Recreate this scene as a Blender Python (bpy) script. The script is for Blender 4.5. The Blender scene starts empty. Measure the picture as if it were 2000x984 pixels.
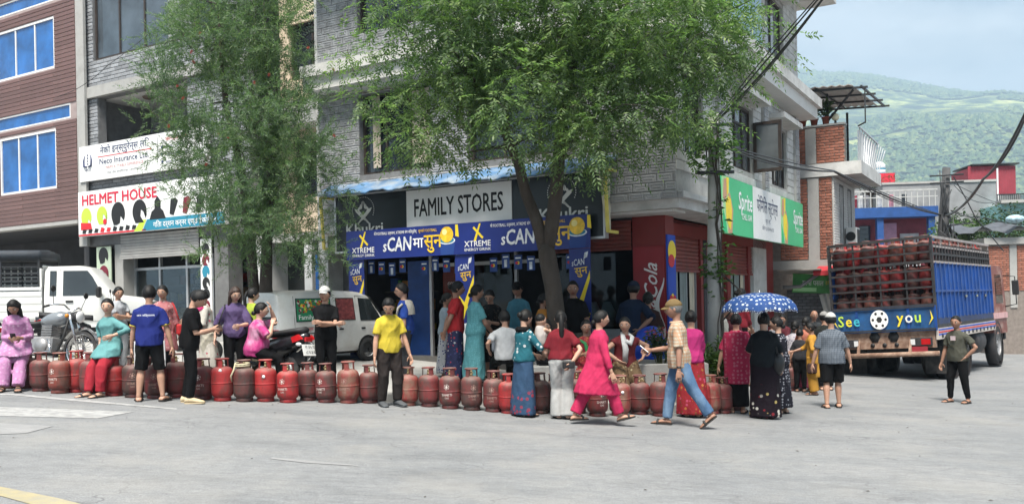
import bpy, bmesh, math, random
import numpy as np
from mathutils import Vector, Matrix, Euler
from math import sin, cos, pi, radians as rad

SC = bpy.context.scene
# ------------------------------------------------------------------ camera
CAM_Z = 1.63
ROLL = rad(1.1)
cam_data = bpy.data.cameras.new('camera')
cam_data.sensor_width = 36.0
cam_data.lens = 36.0 * 1700 / 2000
cam_data.shift_y = 93 / 2000
cam_data.clip_start = 0.1
cam_data.clip_end = 30000
cam = bpy.data.objects.new('camera', cam_data)
SC.collection.objects.link(cam)
cam.matrix_world = Matrix(((cos(ROLL), sin(ROLL), 0, 0), (0, 0, -1, 0), (-sin(ROLL), cos(ROLL), 0, CAM_Z), (0, 0, 0, 1)))
SC.camera = cam
# ------------------------------------------------------------------ sky and sun
SUN_EL, SUN_AZ = rad(63), rad(190)       # azimuth measured clockwise from +Y (the viewing direction)
world = bpy.data.worlds.new('World'); SC.world = world; world.use_nodes = True
wn, wl = world.node_tree.nodes, world.node_tree.links
wn.clear()
w_out = wn.new('ShaderNodeOutputWorld'); w_bg = wn.new('ShaderNodeBackground'); w_bg.inputs[1].default_value = 0.09
w_sky = wn.new('ShaderNodeTexSky'); w_sky.sky_type = 'NISHITA'; w_sky.sun_disc = False
w_sky.sun_elevation = SUN_EL; w_sky.sun_rotation = SUN_AZ; w_sky.air_density = 1.2; w_sky.dust_density = 2.5; w_sky.ozone_density = 1.5
w_tc = wn.new('ShaderNodeTexCoord'); w_map = wn.new('ShaderNodeMapping'); w_map.inputs['Scale'].default_value = (1.6, 1.6, 4.2)
w_map.inputs['Location'].default_value = (0.35, 0.1, 0.55)
w_n1 = wn.new('ShaderNodeTexNoise'); w_n1.inputs['Scale'].default_value = 2.2; w_n1.inputs['Detail'].default_value = 9; w_n1.inputs['Roughness'].default_value = 0.55
w_r1 = wn.new('ShaderNodeValToRGB'); w_r1.color_ramp.elements[0].position = 0.30; w_r1.color_ramp.elements[1].position = 0.56
w_r1.color_ramp.elements[0].color = (0.8, 0.8, 0.8, 1)
w_n2 = wn.new('ShaderNodeTexNoise'); w_n2.inputs['Scale'].default_value = 3.2; w_n2.inputs['Detail'].default_value = 8
w_r2 = wn.new('ShaderNodeValToRGB'); w_r2.color_ramp.elements[0].color = (1.85, 2.08, 2.38, 1); w_r2.color_ramp.elements[1].color = (3.75, 3.8, 3.9, 1)
w_r2.color_ramp.elements[0].position = 0.42; w_r2.color_ramp.elements[1].position = 0.58
w_mix = wn.new('ShaderNodeMix'); w_mix.data_type = 'RGBA'
wl.new(w_tc.outputs['Generated'], w_map.inputs[0])
wl.new(w_map.outputs[0], w_n1.inputs['Vector']); wl.new(w_map.outputs[0], w_n2.inputs['Vector'])
wl.new(w_n1.outputs[0], w_r1.inputs[0]); wl.new(w_n2.outputs[0], w_r2.inputs[0])
wl.new(w_r1.outputs[0], w_mix.inputs[0]); wl.new(w_sky.outputs[0], w_mix.inputs[6]); wl.new(w_r2.outputs[0], w_mix.inputs[7])
wl.new(w_mix.outputs[2], w_bg.inputs[0]); wl.new(w_bg.outputs[0], w_out.inputs[0])
sun_data = bpy.data.lights.new('sun', 'SUN'); sun_data.energy = 4.6; sun_data.angle = rad(22); sun_data.color = (1, 0.95, 0.87)
sun = bpy.data.objects.new('sun', sun_data); SC.collection.objects.link(sun)
sun_dir = Vector((sin(SUN_AZ) * cos(SUN_EL), cos(SUN_AZ) * cos(SUN_EL), sin(SUN_EL)))
sun.rotation_euler = sun_dir.to_track_quat('Z', 'Y').to_euler()
SC.view_settings.view_transform = 'Standard'; SC.view_settings.look = 'None'
SC.view_settings.exposure = 1.55; SC.view_settings.gamma = 1; SC.view_settings.use_curve_mapping = False
SC.cycles.use_denoising = True
SC.cycles.max_bounces = 6; SC.cycles.diffuse_bounces = 4; SC.cycles.glossy_bounces = 3; SC.cycles.transmission_bounces = 4
SC.cycles.transparent_max_bounces = 6; SC.cycles.volume_bounces = 0
SC.cycles.sample_clamp_indirect = 4; SC.cycles.use_adaptive_sampling = True; SC.cycles.adaptive_threshold = 0.02

# ------------------------------------------------------------------ helpers
HAZE = 0.00044
COL = SC.collection
TMP = bpy.data.scenes.new('scratch')       # a scratch scene for evaluating text and remeshed bodies
R = random.Random(7)

def link(o, parent=None):
    COL.objects.link(o)
    if parent is not None: o.parent = parent
    return o

def tag(o, label=None, cat=None, group=None, kind=None):
    if label: o['label'] = label
    if cat: o['category'] = cat
    if group: o['group'] = group
    if kind: o['kind'] = kind
    return o

def empty(name, loc=(0, 0, 0), rz=0, label=None, cat=None, group=None, kind=None, parent=None):
    o = bpy.data.objects.new(name, None); o.empty_display_size = 0.2
    link(o, parent); o.location = loc; o.rotation_euler = (0, 0, rz)
    return tag(o, label, cat, group, kind)

def copy_tree(o, parent=None):
    c = o.copy(); link(c); c.parent = parent
    for ch in list(o.children): copy_tree(ch, c)
    return c

class MB:
    """collects shapes for ONE mesh"""
    def __init__(s): s.v = []; s.f = []; s.m = []; s.sm = []
    def add(s, vs, fs, mi=0, smooth=False):
        b = len(s.v); s.v.extend([tuple(p) for p in vs])
        for f in fs: s.f.append([i + b for i in f]); s.m.append(mi); s.sm.append(smooth)
        return s
    def box(s, x0, x1, y0, y1, z0, z1, mi=0, mat=None, ch=0.0):
        if ch <= 0:
            vs = [(x0,y0,z0),(x1,y0,z0),(x1,y1,z0),(x0,y1,z0),(x0,y0,z1),(x1,y0,z1),(x1,y1,z1),(x0,y1,z1)]
            fs = [(0,3,2,1),(4,5,6,7),(0,1,5,4),(1,2,6,5),(2,3,7,6),(3,0,4,7)]
        else:
            c = min(ch, abs(x1-x0)*.45, abs(y1-y0)*.45, abs(z1-z0)*.45); vs = []; fs = []
            for z, i in ((z0, c), (z0 + c, 0), (z1 - c, 0), (z1, c)):
                k = c
                vs += [(x0+i+k,y0+i,z),(x1-i-k,y0+i,z),(x1-i,y0+i+k,z),(x1-i,y1-i-k,z),(x1-i-k,y1-i,z),(x0+i+k,y1-i,z),(x0+i,y1-i-k,z),(x0+i,y0+i+k,z)]
            for r in range(3):
                for j in range(8): fs.append((r*8+j, r*8+(j+1)%8, r*8+8+(j+1)%8, r*8+8+j))
            fs.append(tuple(range(7,-1,-1))); fs.append(tuple(range(24,32)))
        if mat is not None: vs = [mat @ Vector(p) for p in vs]
        return s.add(vs, fs, mi)
    def cbox(s, c, d, mi=0, mat=None, ch=0.0):
        return s.box(c[0]-d[0]/2,c[0]+d[0]/2,c[1]-d[1]/2,c[1]+d[1]/2,c[2]-d[2]/2,c[2]+d[2]/2,mi,mat,ch)
    def bar(s, a, b, w, h=None, mi=0):
        """square bar from a to b"""
        a, b = Vector(a), Vector(b); d = (b-a); L = d.length
        if L < 1e-6: return s
        q = d.to_track_quat('X', 'Z').to_matrix().to_4x4(); q.translation = (a+b)/2
        h = h or w
        return s.box(-L/2, L/2, -w/2, w/2, -h/2, h/2, mi, q)
    def rings(s, rs, mi=0, closed=True, smooth=True, caps=True):
        """rs: list of rings, each a list of n points"""
        n = len(rs[0]); vs = [p for r in rs for p in r]; fs = []
        for i in range(len(rs)-1):
            for j in range(n if closed else n-1):
                k = (j+1) % n
                fs.append((i*n+j, i*n+k, (i+1)*n+k, (i+1)*n+j))
        if caps:
            fs.append(tuple(range(n-1,-1,-1))); fs.append(tuple(range((len(rs)-1)*n, len(rs)*n)))
        return s.add(vs, fs, mi, smooth)
    def tube(s, pts, r, n=8, mi=0, smooth=True, caps=True, flat=1.0):
        pts = [Vector(p) for p in pts]; rs = r if isinstance(r, (list, tuple)) else [r]*len(pts)
        out = []; up = None
        for i, p in enumerate(pts):
            t = (pts[min(i+1, len(pts)-1)] - pts[max(i-1, 0)])
            if t.length < 1e-7: t = Vector((0,0,1))
            t.normalize()
            if up is None: up = Vector((1,0,0)) if abs(t.x) < .8 else Vector((0,1,0))
            a = (up - t*up.dot(t))
            if a.length < 1e-5: a = Vector((0,1,0)) - t*t.y
            a.normalize(); b = t.cross(a); up = a
            out.append([p + a*(rs[i]*cos(2*pi*j/n)) + b*(rs[i]*flat*sin(2*pi*j/n)) for j in range(n)])
        return s.rings(out, mi, True, smooth, caps)
    def lathe(s, prof, n=24, c=(0,0,0), mi=0, smooth=True, axis='z', caps=True):
        out = []
        for r, z in prof:
            ring = []
            for j in range(n):
                a = 2*pi*j/n
                p = (r*cos(a), r*sin(a), z)
                if axis == 'y': p = (p[0], p[2], -p[1])
                elif axis == 'x': p = (p[2], p[0], p[1])
                ring.append((c[0]+p[0], c[1]+p[1], c[2]+p[2]))
            out.append(ring)
        return s.rings(out, mi, True, smooth, caps)
    def ball(s, c, r, mi=0, n=12, m=8, rot=None):
        r = r if isinstance(r, (tuple, list)) else (r,r,r); out = []
        for i in range(1, m):
            th = pi*i/m; ring = []
            for j in range(n):
                p = Vector((r[0]*sin(th)*cos(2*pi*j/n), r[1]*sin(th)*sin(2*pi*j/n), -r[2]*cos(th)))
                if rot is not None: p = rot @ p
                ring.append(p + Vector(c))
            out.append(ring)
        return s.rings(out, mi)
    def prism(s, poly, y0, y1, mi=0, plane='xz', smooth=False):
        """closed 2D polygon extruded; plane xz: (x,z) extruded along y; xy: along z; yz: along x"""
        def P(p, t):
            return {'xz': (p[0], t, p[1]), 'xy': (p[0], p[1], t), 'yz': (t, p[0], p[1])}[plane]
        n = len(poly); vs = [P(p, y0) for p in poly] + [P(p, y1) for p in poly]
        fs = [(j, (j+1) % n, n+(j+1) % n, n+j) for j in range(n)]
        b = len(s.v); s.add(vs, fs, mi, smooth)
        s.f.append([b+i for i in range(n-1,-1,-1)]); s.m.append(mi); s.sm.append(False)
        s.f.append([b+n+i for i in range(n)]); s.m.append(mi); s.sm.append(False)
        return s
    def quad(s, a, b, c, d, mi=0): return s.add([a,b,c,d], [(0,1,2,3)], mi)
    def join(s, me, mi=None, mat=None, smooth=None):
        b = len(s.v)
        for v in me.vertices: s.v.append(tuple(mat @ v.co) if mat is not None else tuple(v.co))
        for p in me.polygons:
            s.f.append([i+b for i in p.vertices]); s.m.append(p.material_index if mi is None else mi)
            s.sm.append(p.use_smooth if smooth is None else smooth)
        return s
    def xf(s, mat):
        s.v = [tuple(mat @ Vector(p)) for p in s.v]; return s
    def mesh(s, name, mats):
        me = bpy.data.meshes.new(name); me.from_pydata(s.v, [], s.f)
        for m in (mats if isinstance(mats, (list, tuple)) else [mats]): me.materials.append(m)
        if me.polygons:
            me.polygons.foreach_set('material_index', s.m); me.polygons.foreach_set('use_smooth', s.sm)
        return me
    def build(s, name, mats, parent=None, fix=False, loc=None):
        me = s.mesh(name, mats)
        if fix:
            bm = bmesh.new(); bm.from_mesh(me); bmesh.ops.recalc_face_normals(bm, faces=bm.faces); bm.to_mesh(me); bm.free()
        o = bpy.data.objects.new(name, me); link(o, parent)
        if loc is not None: o.location = loc
        return o

def obj(name, me, parent=None, loc=None, rz=None, scale=None):
    o = bpy.data.objects.new(name, me); link(o, parent)
    if loc is not None: o.location = loc
    if rz is not None: o.rotation_euler = (0, 0, rz)
    if scale is not None: o.scale = scale
    return o

# ------------------------------------------------------------------ materials
MATS = {}
def nodes_of(name):
    m = bpy.data.materials.new(name); m.use_nodes = True; t = m.node_tree
    return m, t, t.nodes['Principled BSDF']
def c4(c): return (c[0], c[1], c[2], 1)
def add_tex(t, kind, scale, coord='Object', detail=4, stretch=None, rough=0.55):
    tc = t.nodes.new('ShaderNodeTexCoord')
    x = t.nodes.new({'noise': 'ShaderNodeTexNoise', 'voronoi': 'ShaderNodeTexVoronoi', 'wave': 'ShaderNodeTexWave', 'brick': 'ShaderNodeTexBrick'}[kind])
    x.inputs['Scale'].default_value = scale
    if kind == 'noise': x.inputs['Detail'].default_value = detail; x.inputs['Roughness'].default_value = rough
    src = tc.outputs[coord]
    if stretch:
        mp = t.nodes.new('ShaderNodeMapping'); mp.inputs['Scale'].default_value = stretch
        t.links.new(src, mp.inputs[0]); src = mp.outputs[0]
    t.links.new(src, x.inputs['Vector'])
    return x
def ramp(t, src, stops):
    r = t.nodes.new('ShaderNodeValToRGB'); e = r.color_ramp.elements
    while len(e) < len(stops): e.new(0.5)
    for i, (p, c) in enumerate(stops):
        e[i].position = p; e[i].color = c4(c) if len(c) == 3 else c
    t.links.new(src, r.inputs[0]); return r.outputs[0]
def mixc(t, fac, a, b, mode='MIX'):
    m = t.nodes.new('ShaderNodeMix'); m.data_type = 'RGBA'; m.blend_type = mode
    for k, s in ((0, fac), (6, a), (7, b)):
        if hasattr(s, 'is_linked') or hasattr(s, 'links'): t.links.new(s, m.inputs[k])
        elif k == 0: m.inputs[0].default_value = s
        else: m.inputs[k].default_value = c4(s)
    return m.outputs[2]
def bump(t, b, src, strength, dist=0.02):
    n = t.nodes.new('ShaderNodeBump'); n.inputs['Strength'].default_value = strength; n.inputs['Distance'].default_value = dist
    t.links.new(src, n.inputs['Height']); t.links.new(n.outputs[0], b.inputs['Normal'])
def M(name, col, rough=0.7, var=0.15, scale=4.0, bmp=0.15, bscale=60, metal=0.0, dirt=None, dscale=2.5, damt=0.5, coord='Object', rnd=0.0, spec=0.4, coat=0, stretch=None):
    """general material: base colour with soft variation, optional dirt, fine relief, optional per-object variation"""
    if name in MATS: return MATS[name]
    m, t, b = nodes_of(name)
    n = add_tex(t, 'noise', scale, coord, 5, stretch)
    lo = tuple(max(0, c*(1-var)) for c in col); hi = tuple(min(1, c*(1+var)) for c in col)
    out = ramp(t, n.outputs[0], [(0.3, lo), (0.7, hi)])
    if dirt:
        d = add_tex(t, 'noise', dscale, coord, 8, stretch, 0.65)
        f = ramp(t, d.outputs[0], [(0.45, (0,0,0)), (0.75, (damt,)*3)])
        out = mixc(t, f, out, dirt)
    if rnd:
        oi = t.nodes.new('ShaderNodeObjectInfo')
        f = ramp(t, oi.outputs['Random'], [(0, (1-rnd,)*3), (1, (1+rnd,)*3)])
        out = mixc(t, 1.0, out, f, 'MULTIPLY')
    t.links.new(out, b.inputs['Base Color'])
    b.inputs['Roughness'].default_value = rough; b.inputs['Metallic'].default_value = metal
    b.inputs['Specular IOR Level'].default_value = spec; b.inputs['Coat Weight'].default_value = coat
    if bmp:
        n2 = add_tex(t, 'noise', bscale, coord, 4); bump(t, b, n2.outputs[0], bmp)
    MATS[name] = m; return m
def flat(name, col, rough=0.6):
    return M(name, col, rough, var=0.04, scale=8, bmp=0)
def glass(name, col=(0.015, 0.02, 0.025), rough=0.04):
    if name in MATS: return MATS[name]
    m, t, b = nodes_of(name)
    n = add_tex(t, 'noise', 1.3, 'Object', 3)
    t.links.new(ramp(t, n.outputs[0], [(0.3, tuple(c*.6 for c in col)), (0.7, tuple(c*1.5 for c in col))]), b.inputs['Base Color'])
    b.inputs['Roughness'].default_value = rough; b.inputs['Specular IOR Level'].default_value = 0.9
    n2 = add_tex(t, 'noise', 1.1, 'Object', 1); bump(t, b, n2.outputs[0], 0.08, 0.05)
    MATS[name] = m; return m

ORD = ('first', 'second', 'third', 'fourth', 'fifth', 'sixth', 'seventh', 'eighth', 'ninth', 'tenth', 'eleventh', 'twelfth', 'thirteenth', 'fourteenth', 'fifteenth', 'sixteenth')
# ------------------------------------------------------------------ text
def text_mesh(s, h=1.0, sx=1.0, bold=0.0, align='CENTER', shear=0.0, spacing=1.0):
    """flat letters in the XZ plane facing -Y, cap height h, width scaled by sx"""
    cu = bpy.data.curves.new('t', 'FONT'); cu.body = s; cu.size = 1.0; cu.align_x = align; cu.shear = shear; cu.space_character = spacing
    cu.resolution_u = 2
    o = bpy.data.objects.new('t', cu); TMP.collection.objects.link(o)
    vl = TMP.view_layers[0]; vl.update()
    me = bpy.data.meshes.new_from_object(o.evaluated_get(vl.depsgraph))
    TMP.collection.objects.unlink(o); bpy.data.objects.remove(o); bpy.data.curves.remove(cu)
    k = h/0.686
    for v in me.vertices: v.co = Vector((v.co.x*k*sx, 0, v.co.y*k))
    me.materials.clear()
    if bold:
        mb = MB()
        for i, (a, b) in enumerate(((0, 0), (-1, .4), (1, -.4), (.4, .8), (-.4, -.8))): mb.join(me, 0, Matrix.Translation((a*bold*k*.8*sx, -.0004*i, b*bold*k*.8)), False)
        me = mb.mesh('t', [])
    return me
def lettering(name, s, mat, parent, loc, h, sx=1.0, bold=0.0, rz=0.0, align='CENTER', shear=0.0, rx=0.0, ry=0.0, width=None, spacing=1.0):
    me = text_mesh(s, h, sx, bold, align, shear, spacing)
    if width:
        xs = [v.co.x for v in me.vertices]; k = width/(max(xs)-min(xs))
        for v in me.vertices: v.co.x *= k
    me.materials.append(mat)
    o = bpy.data.objects.new(name, me); link(o, parent); o.location = loc
    o.rotation_euler = Euler((rx, ry, rz), 'XYZ')
    return o

# ------------------------------------------------------------------ the lie of the land
def road_z(x, y=0.0): return -0.72*math.tanh(x/12)
def pave_z(x, y): return road_z(x) + 0.12 + 0.03*(max(y, 13)-13)*max(0.0, min(1.0, 1-(x-1.5)/4))
def at_x(px, Y):
    """world x of photo column px (taken at eye height) at distance Y"""
    return (px-1000)/1700*Y
BA = rad(-31)                                # the street corner's building grid
BO = Vector((2.60, 15.80, 0))
def b2w(x, y, z=0): return Vector((cos(BA)*x - sin(BA)*y + BO.x, sin(BA)*x + cos(BA)*y + BO.y, z))
def w2b(x, y, z=0):
    dx, dy = x-BO.x, y-BO.y
    return Vector((cos(BA)*dx + sin(BA)*dy, -sin(BA)*dx + cos(BA)*dy, z))
def bempty(name, x=0, y=0, z=0, **k):
    return empty(name, b2w(x, y, z), BA, **k)
# ------------------------------------------------------------------ road
def road_material():
    m, t, b = nodes_of('road_asphalt')
    n1 = add_tex(t, 'noise', 0.35, 'Object', 6); n2 = add_tex(t, 'noise', 90, 'Object', 3); n3 = add_tex(t, 'noise', 2.2, 'Object', 8, (0.35, 1.0, 1), 0.65)
    a = ramp(t, n1.outputs[0], [(0.3, (0.155, 0.162, 0.168)), (0.7, (0.20, 0.203, 0.205))])
    s = ramp(t, n3.outputs[0], [(0.35, (0.84, 0.84, 0.84)), (0.5, (1, 1, 1)), (0.8, (1.16, 1.13, 1.08))])
    a = mixc(t, 1.0, a, s, 'MULTIPLY')
    g = ramp(t, n2.outputs[0], [(0.3, (0.66, 0.66, 0.66)), (0.7, (1.3, 1.3, 1.3))])
    a = mixc(t, 1.0, a, g, 'MULTIPLY')
    n4 = add_tex(t, 'noise', 14, 'Object', 6, (.5, 1, 1), .7); a = mixc(t, 1.0, a, ramp(t, n4.outputs[0], [(.35, (.86, .86, .87)), (.65, (1.1, 1.1, 1.09))]), 'MULTIPLY')
    # fine cracks, only in patches
    vo = add_tex(t, 'voronoi', 1.1, 'Object', stretch=(0.75, 1.7, 1)); vo.feature = 'DISTANCE_TO_EDGE'
    wob = add_tex(t, 'noise', 3.0, 'Object', 6)
    vm = t.nodes.new('ShaderNodeVectorMath'); vm.operation = 'MULTIPLY_ADD'
    src = vo.inputs['Vector'].links[0].from_socket
    t.links.new(wob.outputs['Color'], vm.inputs[0]); vm.inputs[1].default_value = (0.5, 0.5, 0.5); t.links.new(src, vm.inputs[2])
    t.links.new(vm.outputs[0], vo.inputs['Vector'])
    crack = ramp(t, vo.outputs['Distance'], [(0.0, (1, 1, 1)), (0.016, (0, 0, 0))])
    pn = add_tex(t, 'noise', 0.55, 'Object', 3); pm = ramp(t, pn.outputs[0], [(0.48, (0, 0, 0)), (0.58, (0.7, 0.7, 0.7))])
    cf = mixc(t, 1.0, crack, pm, 'MULTIPLY')
    a = mixc(t, cf, a, (0.075, 0.075, 0.08))
    on = add_tex(t, 'noise', 1.7, 'Object', 5, None, .6); a = mixc(t, ramp(t, on.outputs[0], [(.60, (0, 0, 0)), (.70, (.25, .25, .25))]), a, (.11, .11, .11))
    # dust drifted to the side
    dn = add_tex(t, 'noise', 0.9, 'Object', 7); df = ramp(t, dn.outputs[0], [(0.5, (0, 0, 0)), (0.75, (0.5, 0.5, 0.5))])
    a = mixc(t, df, a, (0.25, 0.24, 0.22))
    t.links.new(a, b.inputs['Base Color']); b.inputs['Roughness'].default_value = 0.88
    bump(t, b, n2.outputs[0], 0.35, 0.01)
    return m
ROAD = road_material()
def sheet(name, xs, ys, zf, mat, kind='structure'):
    vs = [(x, y, zf(x, y)) for y in ys for x in xs]; n = len(xs)
    fs = [(j*n+i, j*n+i+1, (j+1)*n+i+1, (j+1)*n+i) for j in range(len(ys)-1) for i in range(n-1)]
    mb = MB().add(vs, fs, 0, True); o = mb.build(name, mat); return tag(o, kind=kind)
xs = [-3000, -600, -150, -60] + [-36+1.5*i for i in range(49)] + [60, 150, 600, 3000]
ys = [-3000, -300, -40, -12] + [-4+2*i for i in range(32)] + [90, 160, 400, 1200, 4000]
tag(sheet('road', xs, ys, road_z, ROAD), 'pale grey worn asphalt road sloping down to the corner')

# painted markings, sheets a few mm above the road
WHITE_PAINT = M('road_paint_white', (0.30, 0.30, 0.295), 0.85, 0.22, 9, 0.3, 90, dirt=(0.19, 0.19, 0.19), dscale=6, damt=1.0)
YELLOW_PAINT = M('road_paint_yellow', (0.32, 0.28, 0.17), 0.8, 0.1, 3, 0.3, 90, dirt=(0.21, 0.21, 0.21), dscale=5, damt=0.85)
FADED_PAINT = M('road_paint_faded', (0.235, 0.235, 0.234), 0.85, 0.1, 3, 0.3, 90, dirt=(0.20, 0.20, 0.205), dscale=9, damt=1.0)
def ray_to_road(px, py):
    xc, yc = (px-1000)/1700, (585-py)/1700
    dx, dz = xc*cos(ROLL)+yc*sin(ROLL), -xc*sin(ROLL)+yc*cos(ROLL)
    t = 5.0
    for i in range(120): t += ((CAM_Z+dz*t)-road_z(dx*t))/max(-dz, .02)*.5
    return (dx*t, t)
def marking(name, outline, mat, label, dz=0.004):
    """a strip of paint given as two edges of matching points"""
    a, b = outline; vs = []; fs = []; n = 14
    for i in range(n+1):
        for e in (a, b):
            k = i/n*(len(e)-1); j = min(int(k), len(e)-2); f = k-j
            x = e[j][0]*(1-f)+e[j+1][0]*f; y = e[j][1]*(1-f)+e[j+1][1]*f
            vs.append((x, y, road_z(x)+dz))
    fs = [(2*i, 2*i+1, 2*i+3, 2*i+2) for i in range(n)]
    o = MB().add(vs, fs).build(name, mat); bm = bmesh.new(); bm.from_mesh(o.data); bmesh.ops.recalc_face_normals(bm, faces=bm.faces)
    if sum(f.normal.z for f in bm.faces) < 0: bmesh.ops.reverse_faces(bm, faces=bm.faces)
    bm.to_mesh(o.data); bm.free()
    return tag(o, label, 'road marking', kind='structure')
P_ = ray_to_road
marking('road_marking', ([(-16, 13.0), (-7.3, 12.75), P_(130, 778), P_(345, 797)], [(-16, 12.85), (-7.3, 12.6), P_(120, 781), P_(345, 800)]), WHITE_PAINT, 'thin white edge line in front of the cylinders')
marking('road_marking', ([(-14, 11.6), (-7.2, 11.35), P_(262, 804)], [(-14, 10.85), (-7, 10.5), P_(190, 817)]), WHITE_PAINT, 'wide white bar of the worn zebra crossing')
marking('road_marking', ([P_(-200, 822), P_(0, 826), P_(105, 832)], [P_(-200, 846), P_(0, 848), P_(50, 846)]), FADED_PAINT, 'faded second bar of the zebra crossing')
marking('road_marking', ([P_(-200, 915), P_(0, 950), P_(120, 974), P_(330, 1030)], [P_(-200, 935), P_(0, 968), P_(80, 990), P_(260, 1040)]), YELLOW_PAINT, 'faded yellow centre line at the near edge of the road')
marking('road_marking', ([P_(530, 893), P_(600, 899), P_(700, 908)], [P_(530, 896), P_(600, 904), P_(700, 910)]), FADED_PAINT, 'scuffed pale scratch across the middle of the road')

# ------------------------------------------------------------------ pavement with kerb
PAVE = M('pavement_concrete', (0.32, 0.315, 0.30), 0.9, 0.15, 1.3, 0.3, 70, dirt=(0.18, 0.175, 0.165), dscale=1.5, damt=0.6)
KERB = M('kerb_stone', (0.30, 0.295, 0.28), 0.9, 0.2, 3, 0.4, 40, dirt=(0.12, 0.115, 0.11), dscale=3, damt=0.7)
kerb_line = [(-40, 17.2), (-14, 14.9), (-8.2, 14.05), (-5, 13.3), (0, 13.15), (2.3, 13.2), (3.1, 13.5), (3.9, 14.3), (5.2, 17.0), (6.1, 18.9), (8.6, 23.1), (14, 32), (26, 52)]
def resample(pts, step):
    out = []
    for (a, b) in zip(pts, pts[1:]):
        n = max(1, int(math.hypot(b[0]-a[0], b[1]-a[1])/step))
        out += [(a[0]+(b[0]-a[0])*i/n, a[1]+(b[1]-a[1])*i/n) for i in range(n)]
    return out + [pts[-1]]
kl = resample(kerb_line, 0.55)
vs = []; fs = []; NB = 12
for i, (x, y) in enumerate(kl):
    # sweep back along the building grid's depth direction
    bx, by = (x, y)
    for j in range(NB):
        d = [0.14, 0.6, 1.2, 2, 3, 4, 6, 8, 11, 15, 20, 30][j]
        f = max(0, min(1, (x-2)/4)); dx, dy = (-0.0*(1-f) - 0.857*f)*d, (1.0*(1-f) + 0.515*f)*d
        vs.append((x+dx, y+dy, pave_z(x+dx, y+dy) if j else pave_z(x, y)+0.002))
fs = [(i*NB+j, (i+1)*NB+j, (i+1)*NB+j+1, i*NB+j+1) for i in range(len(kl)-1) for j in range(NB-1)]
tag(MB().add(vs, fs, 0, True).build('pavement', PAVE), 'dusty grey raised pavement in front of the shops', kind='structure')
kerb = empty('kerb', (0, 13.15, 0), label='low grey concrete kerb behind the row of gas cylinders', cat='kerb', kind='structure')
KW = 0.15
for i in range(len(kl)-1):
    (x0, y0), (x1, y1) = kl[i], kl[i+1]
    if y0 > 40 or x0 < -30: continue
    dx, dy = x1-x0, y1-y0; L = math.hypot(dx, dy); nx, ny = -dy/L, dx/L
    g = 0.006; a = (x0+dx/L*g, y0+dy/L*g); b = (x1-dx/L*g, y1-dy/L*g)
    za, zb = pave_z(*a)+0.012, pave_z(*b)+0.012
    P = [a, b, (b[0]+nx*KW, b[1]+ny*KW), (a[0]+nx*KW, a[1]+ny*KW)]
    c = 0.015
    vs = [(p[0], p[1], road_z(p[0])-0.1) for p in P] + [(p[0], p[1], z-c) for p, z in zip(P, (za, zb, zb, za))]
    vs += [(p[0]+nx*s*c, p[1]+ny*s*c, z) for p, z, s in zip(P, (za, zb, zb, za), (1, 1, -1, -1))]
    q = lambda r: [(r*4+j, r*4+(j+1) % 4, r*4+4+(j+1) % 4, r*4+4+j) for j in range(4)]
    o = MB().add(vs, q(0)+q(1)+[(8, 9, 10, 11)]).build('kerbstone', KERB)
    o.parent = kerb; o.location = (0, -13.15, 0)

# ------------------------------------------------------------------ hillside and mountain beyond the town
def hill_material():
    m, t, b = nodes_of('hillside')
    n = add_tex(t, 'noise', 0.012, 'Object', 10, None, 0.7); v = add_tex(t, 'voronoi', 0.06, 'Object'); n3 = add_tex(t, 'noise', 0.0032, 'Object', 4)
    a = ramp(t, n.outputs[0], [(0.38, (0.006, 0.020, 0.012)), (0.47, (0.025, 0.055, 0.022)), (0.56, (0.22, 0.27, 0.08)), (0.70, (0.38, 0.38, 0.15))])
    d = ramp(t, v.outputs['Distance'], [(0.0, (0.35, 0.4, 0.4)), (0.6, (1.35, 1.3, 1.2))])
    a = mixc(t, 1.0, a, d, 'MULTIPLY')
    f = ramp(t, n3.outputs[0], [(0.42, (0, 0, 0)), (0.62, (0.8, 0.8, 0.8))])
    a = mixc(t, f, a, (0.022, 0.05, 0.03))
    t.links.new(a, b.inputs['Base Color']); b.inputs['Roughness'].default_value = 0.95
    bump(t, b, n.outputs[0], 0.8, 12)
    return m
HILL = hill_material()
rng = np.random.default_rng(3)
def fbm(x, y, seed, octv=6, lac=2.0, gain=0.5):
    r = np.random.default_rng(seed); s = np.zeros_like(x); a = 1.0; f = 1.0
    for o in range(octv):
        for k in range(3):
            th = r.uniform(0, 2*pi); ph = r.uniform(0, 2*pi)
            s += a*np.sin((x*cos(th)+y*sin(th))*f+ph)/3
        a *= gain; f *= lac
    return s
gx, gy = np.meshgrid(np.linspace(-2600, 4200, 210), np.linspace(700, 4600, 130))
# a long ridge; its crest falls towards the right of the view
crest = np.interp(gx, [-2600, -600, 900, 1500, 1800, 2150, 2500, 3000, 4200], [600, 720, 790, 725, 590, 500, 440, 380, 300])
ramp_y = np.clip((gy-750)/2300, 0, 1)
hz = crest*(ramp_y**1.15) + fbm(gx/300, gy/300, 5, 6)*38*np.clip(ramp_y*3, 0, 1) - 6
hz += np.abs(fbm(gx/420, gy/900, 9, 3))*60*np.clip(ramp_y*2, 0, 1)*(1-ramp_y*0.6)
hz -= np.clip((gy-3150)/1400, 0, 1)*260
ny_, nx_ = gx.shape
hv = list(zip(gx.ravel().tolist(), gy.ravel().tolist(), hz.ravel().tolist()))
hf = [(j*nx_+i, j*nx_+i+1, (j+1)*nx_+i+1, (j+1)*nx_+i) for j in range(ny_-1) for i in range(nx_-1)]
tag(MB().add(hv, hf, 0, True).build('mountain', HILL), 'hazy green forested mountainside rising behind the town', kind='structure')

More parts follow.
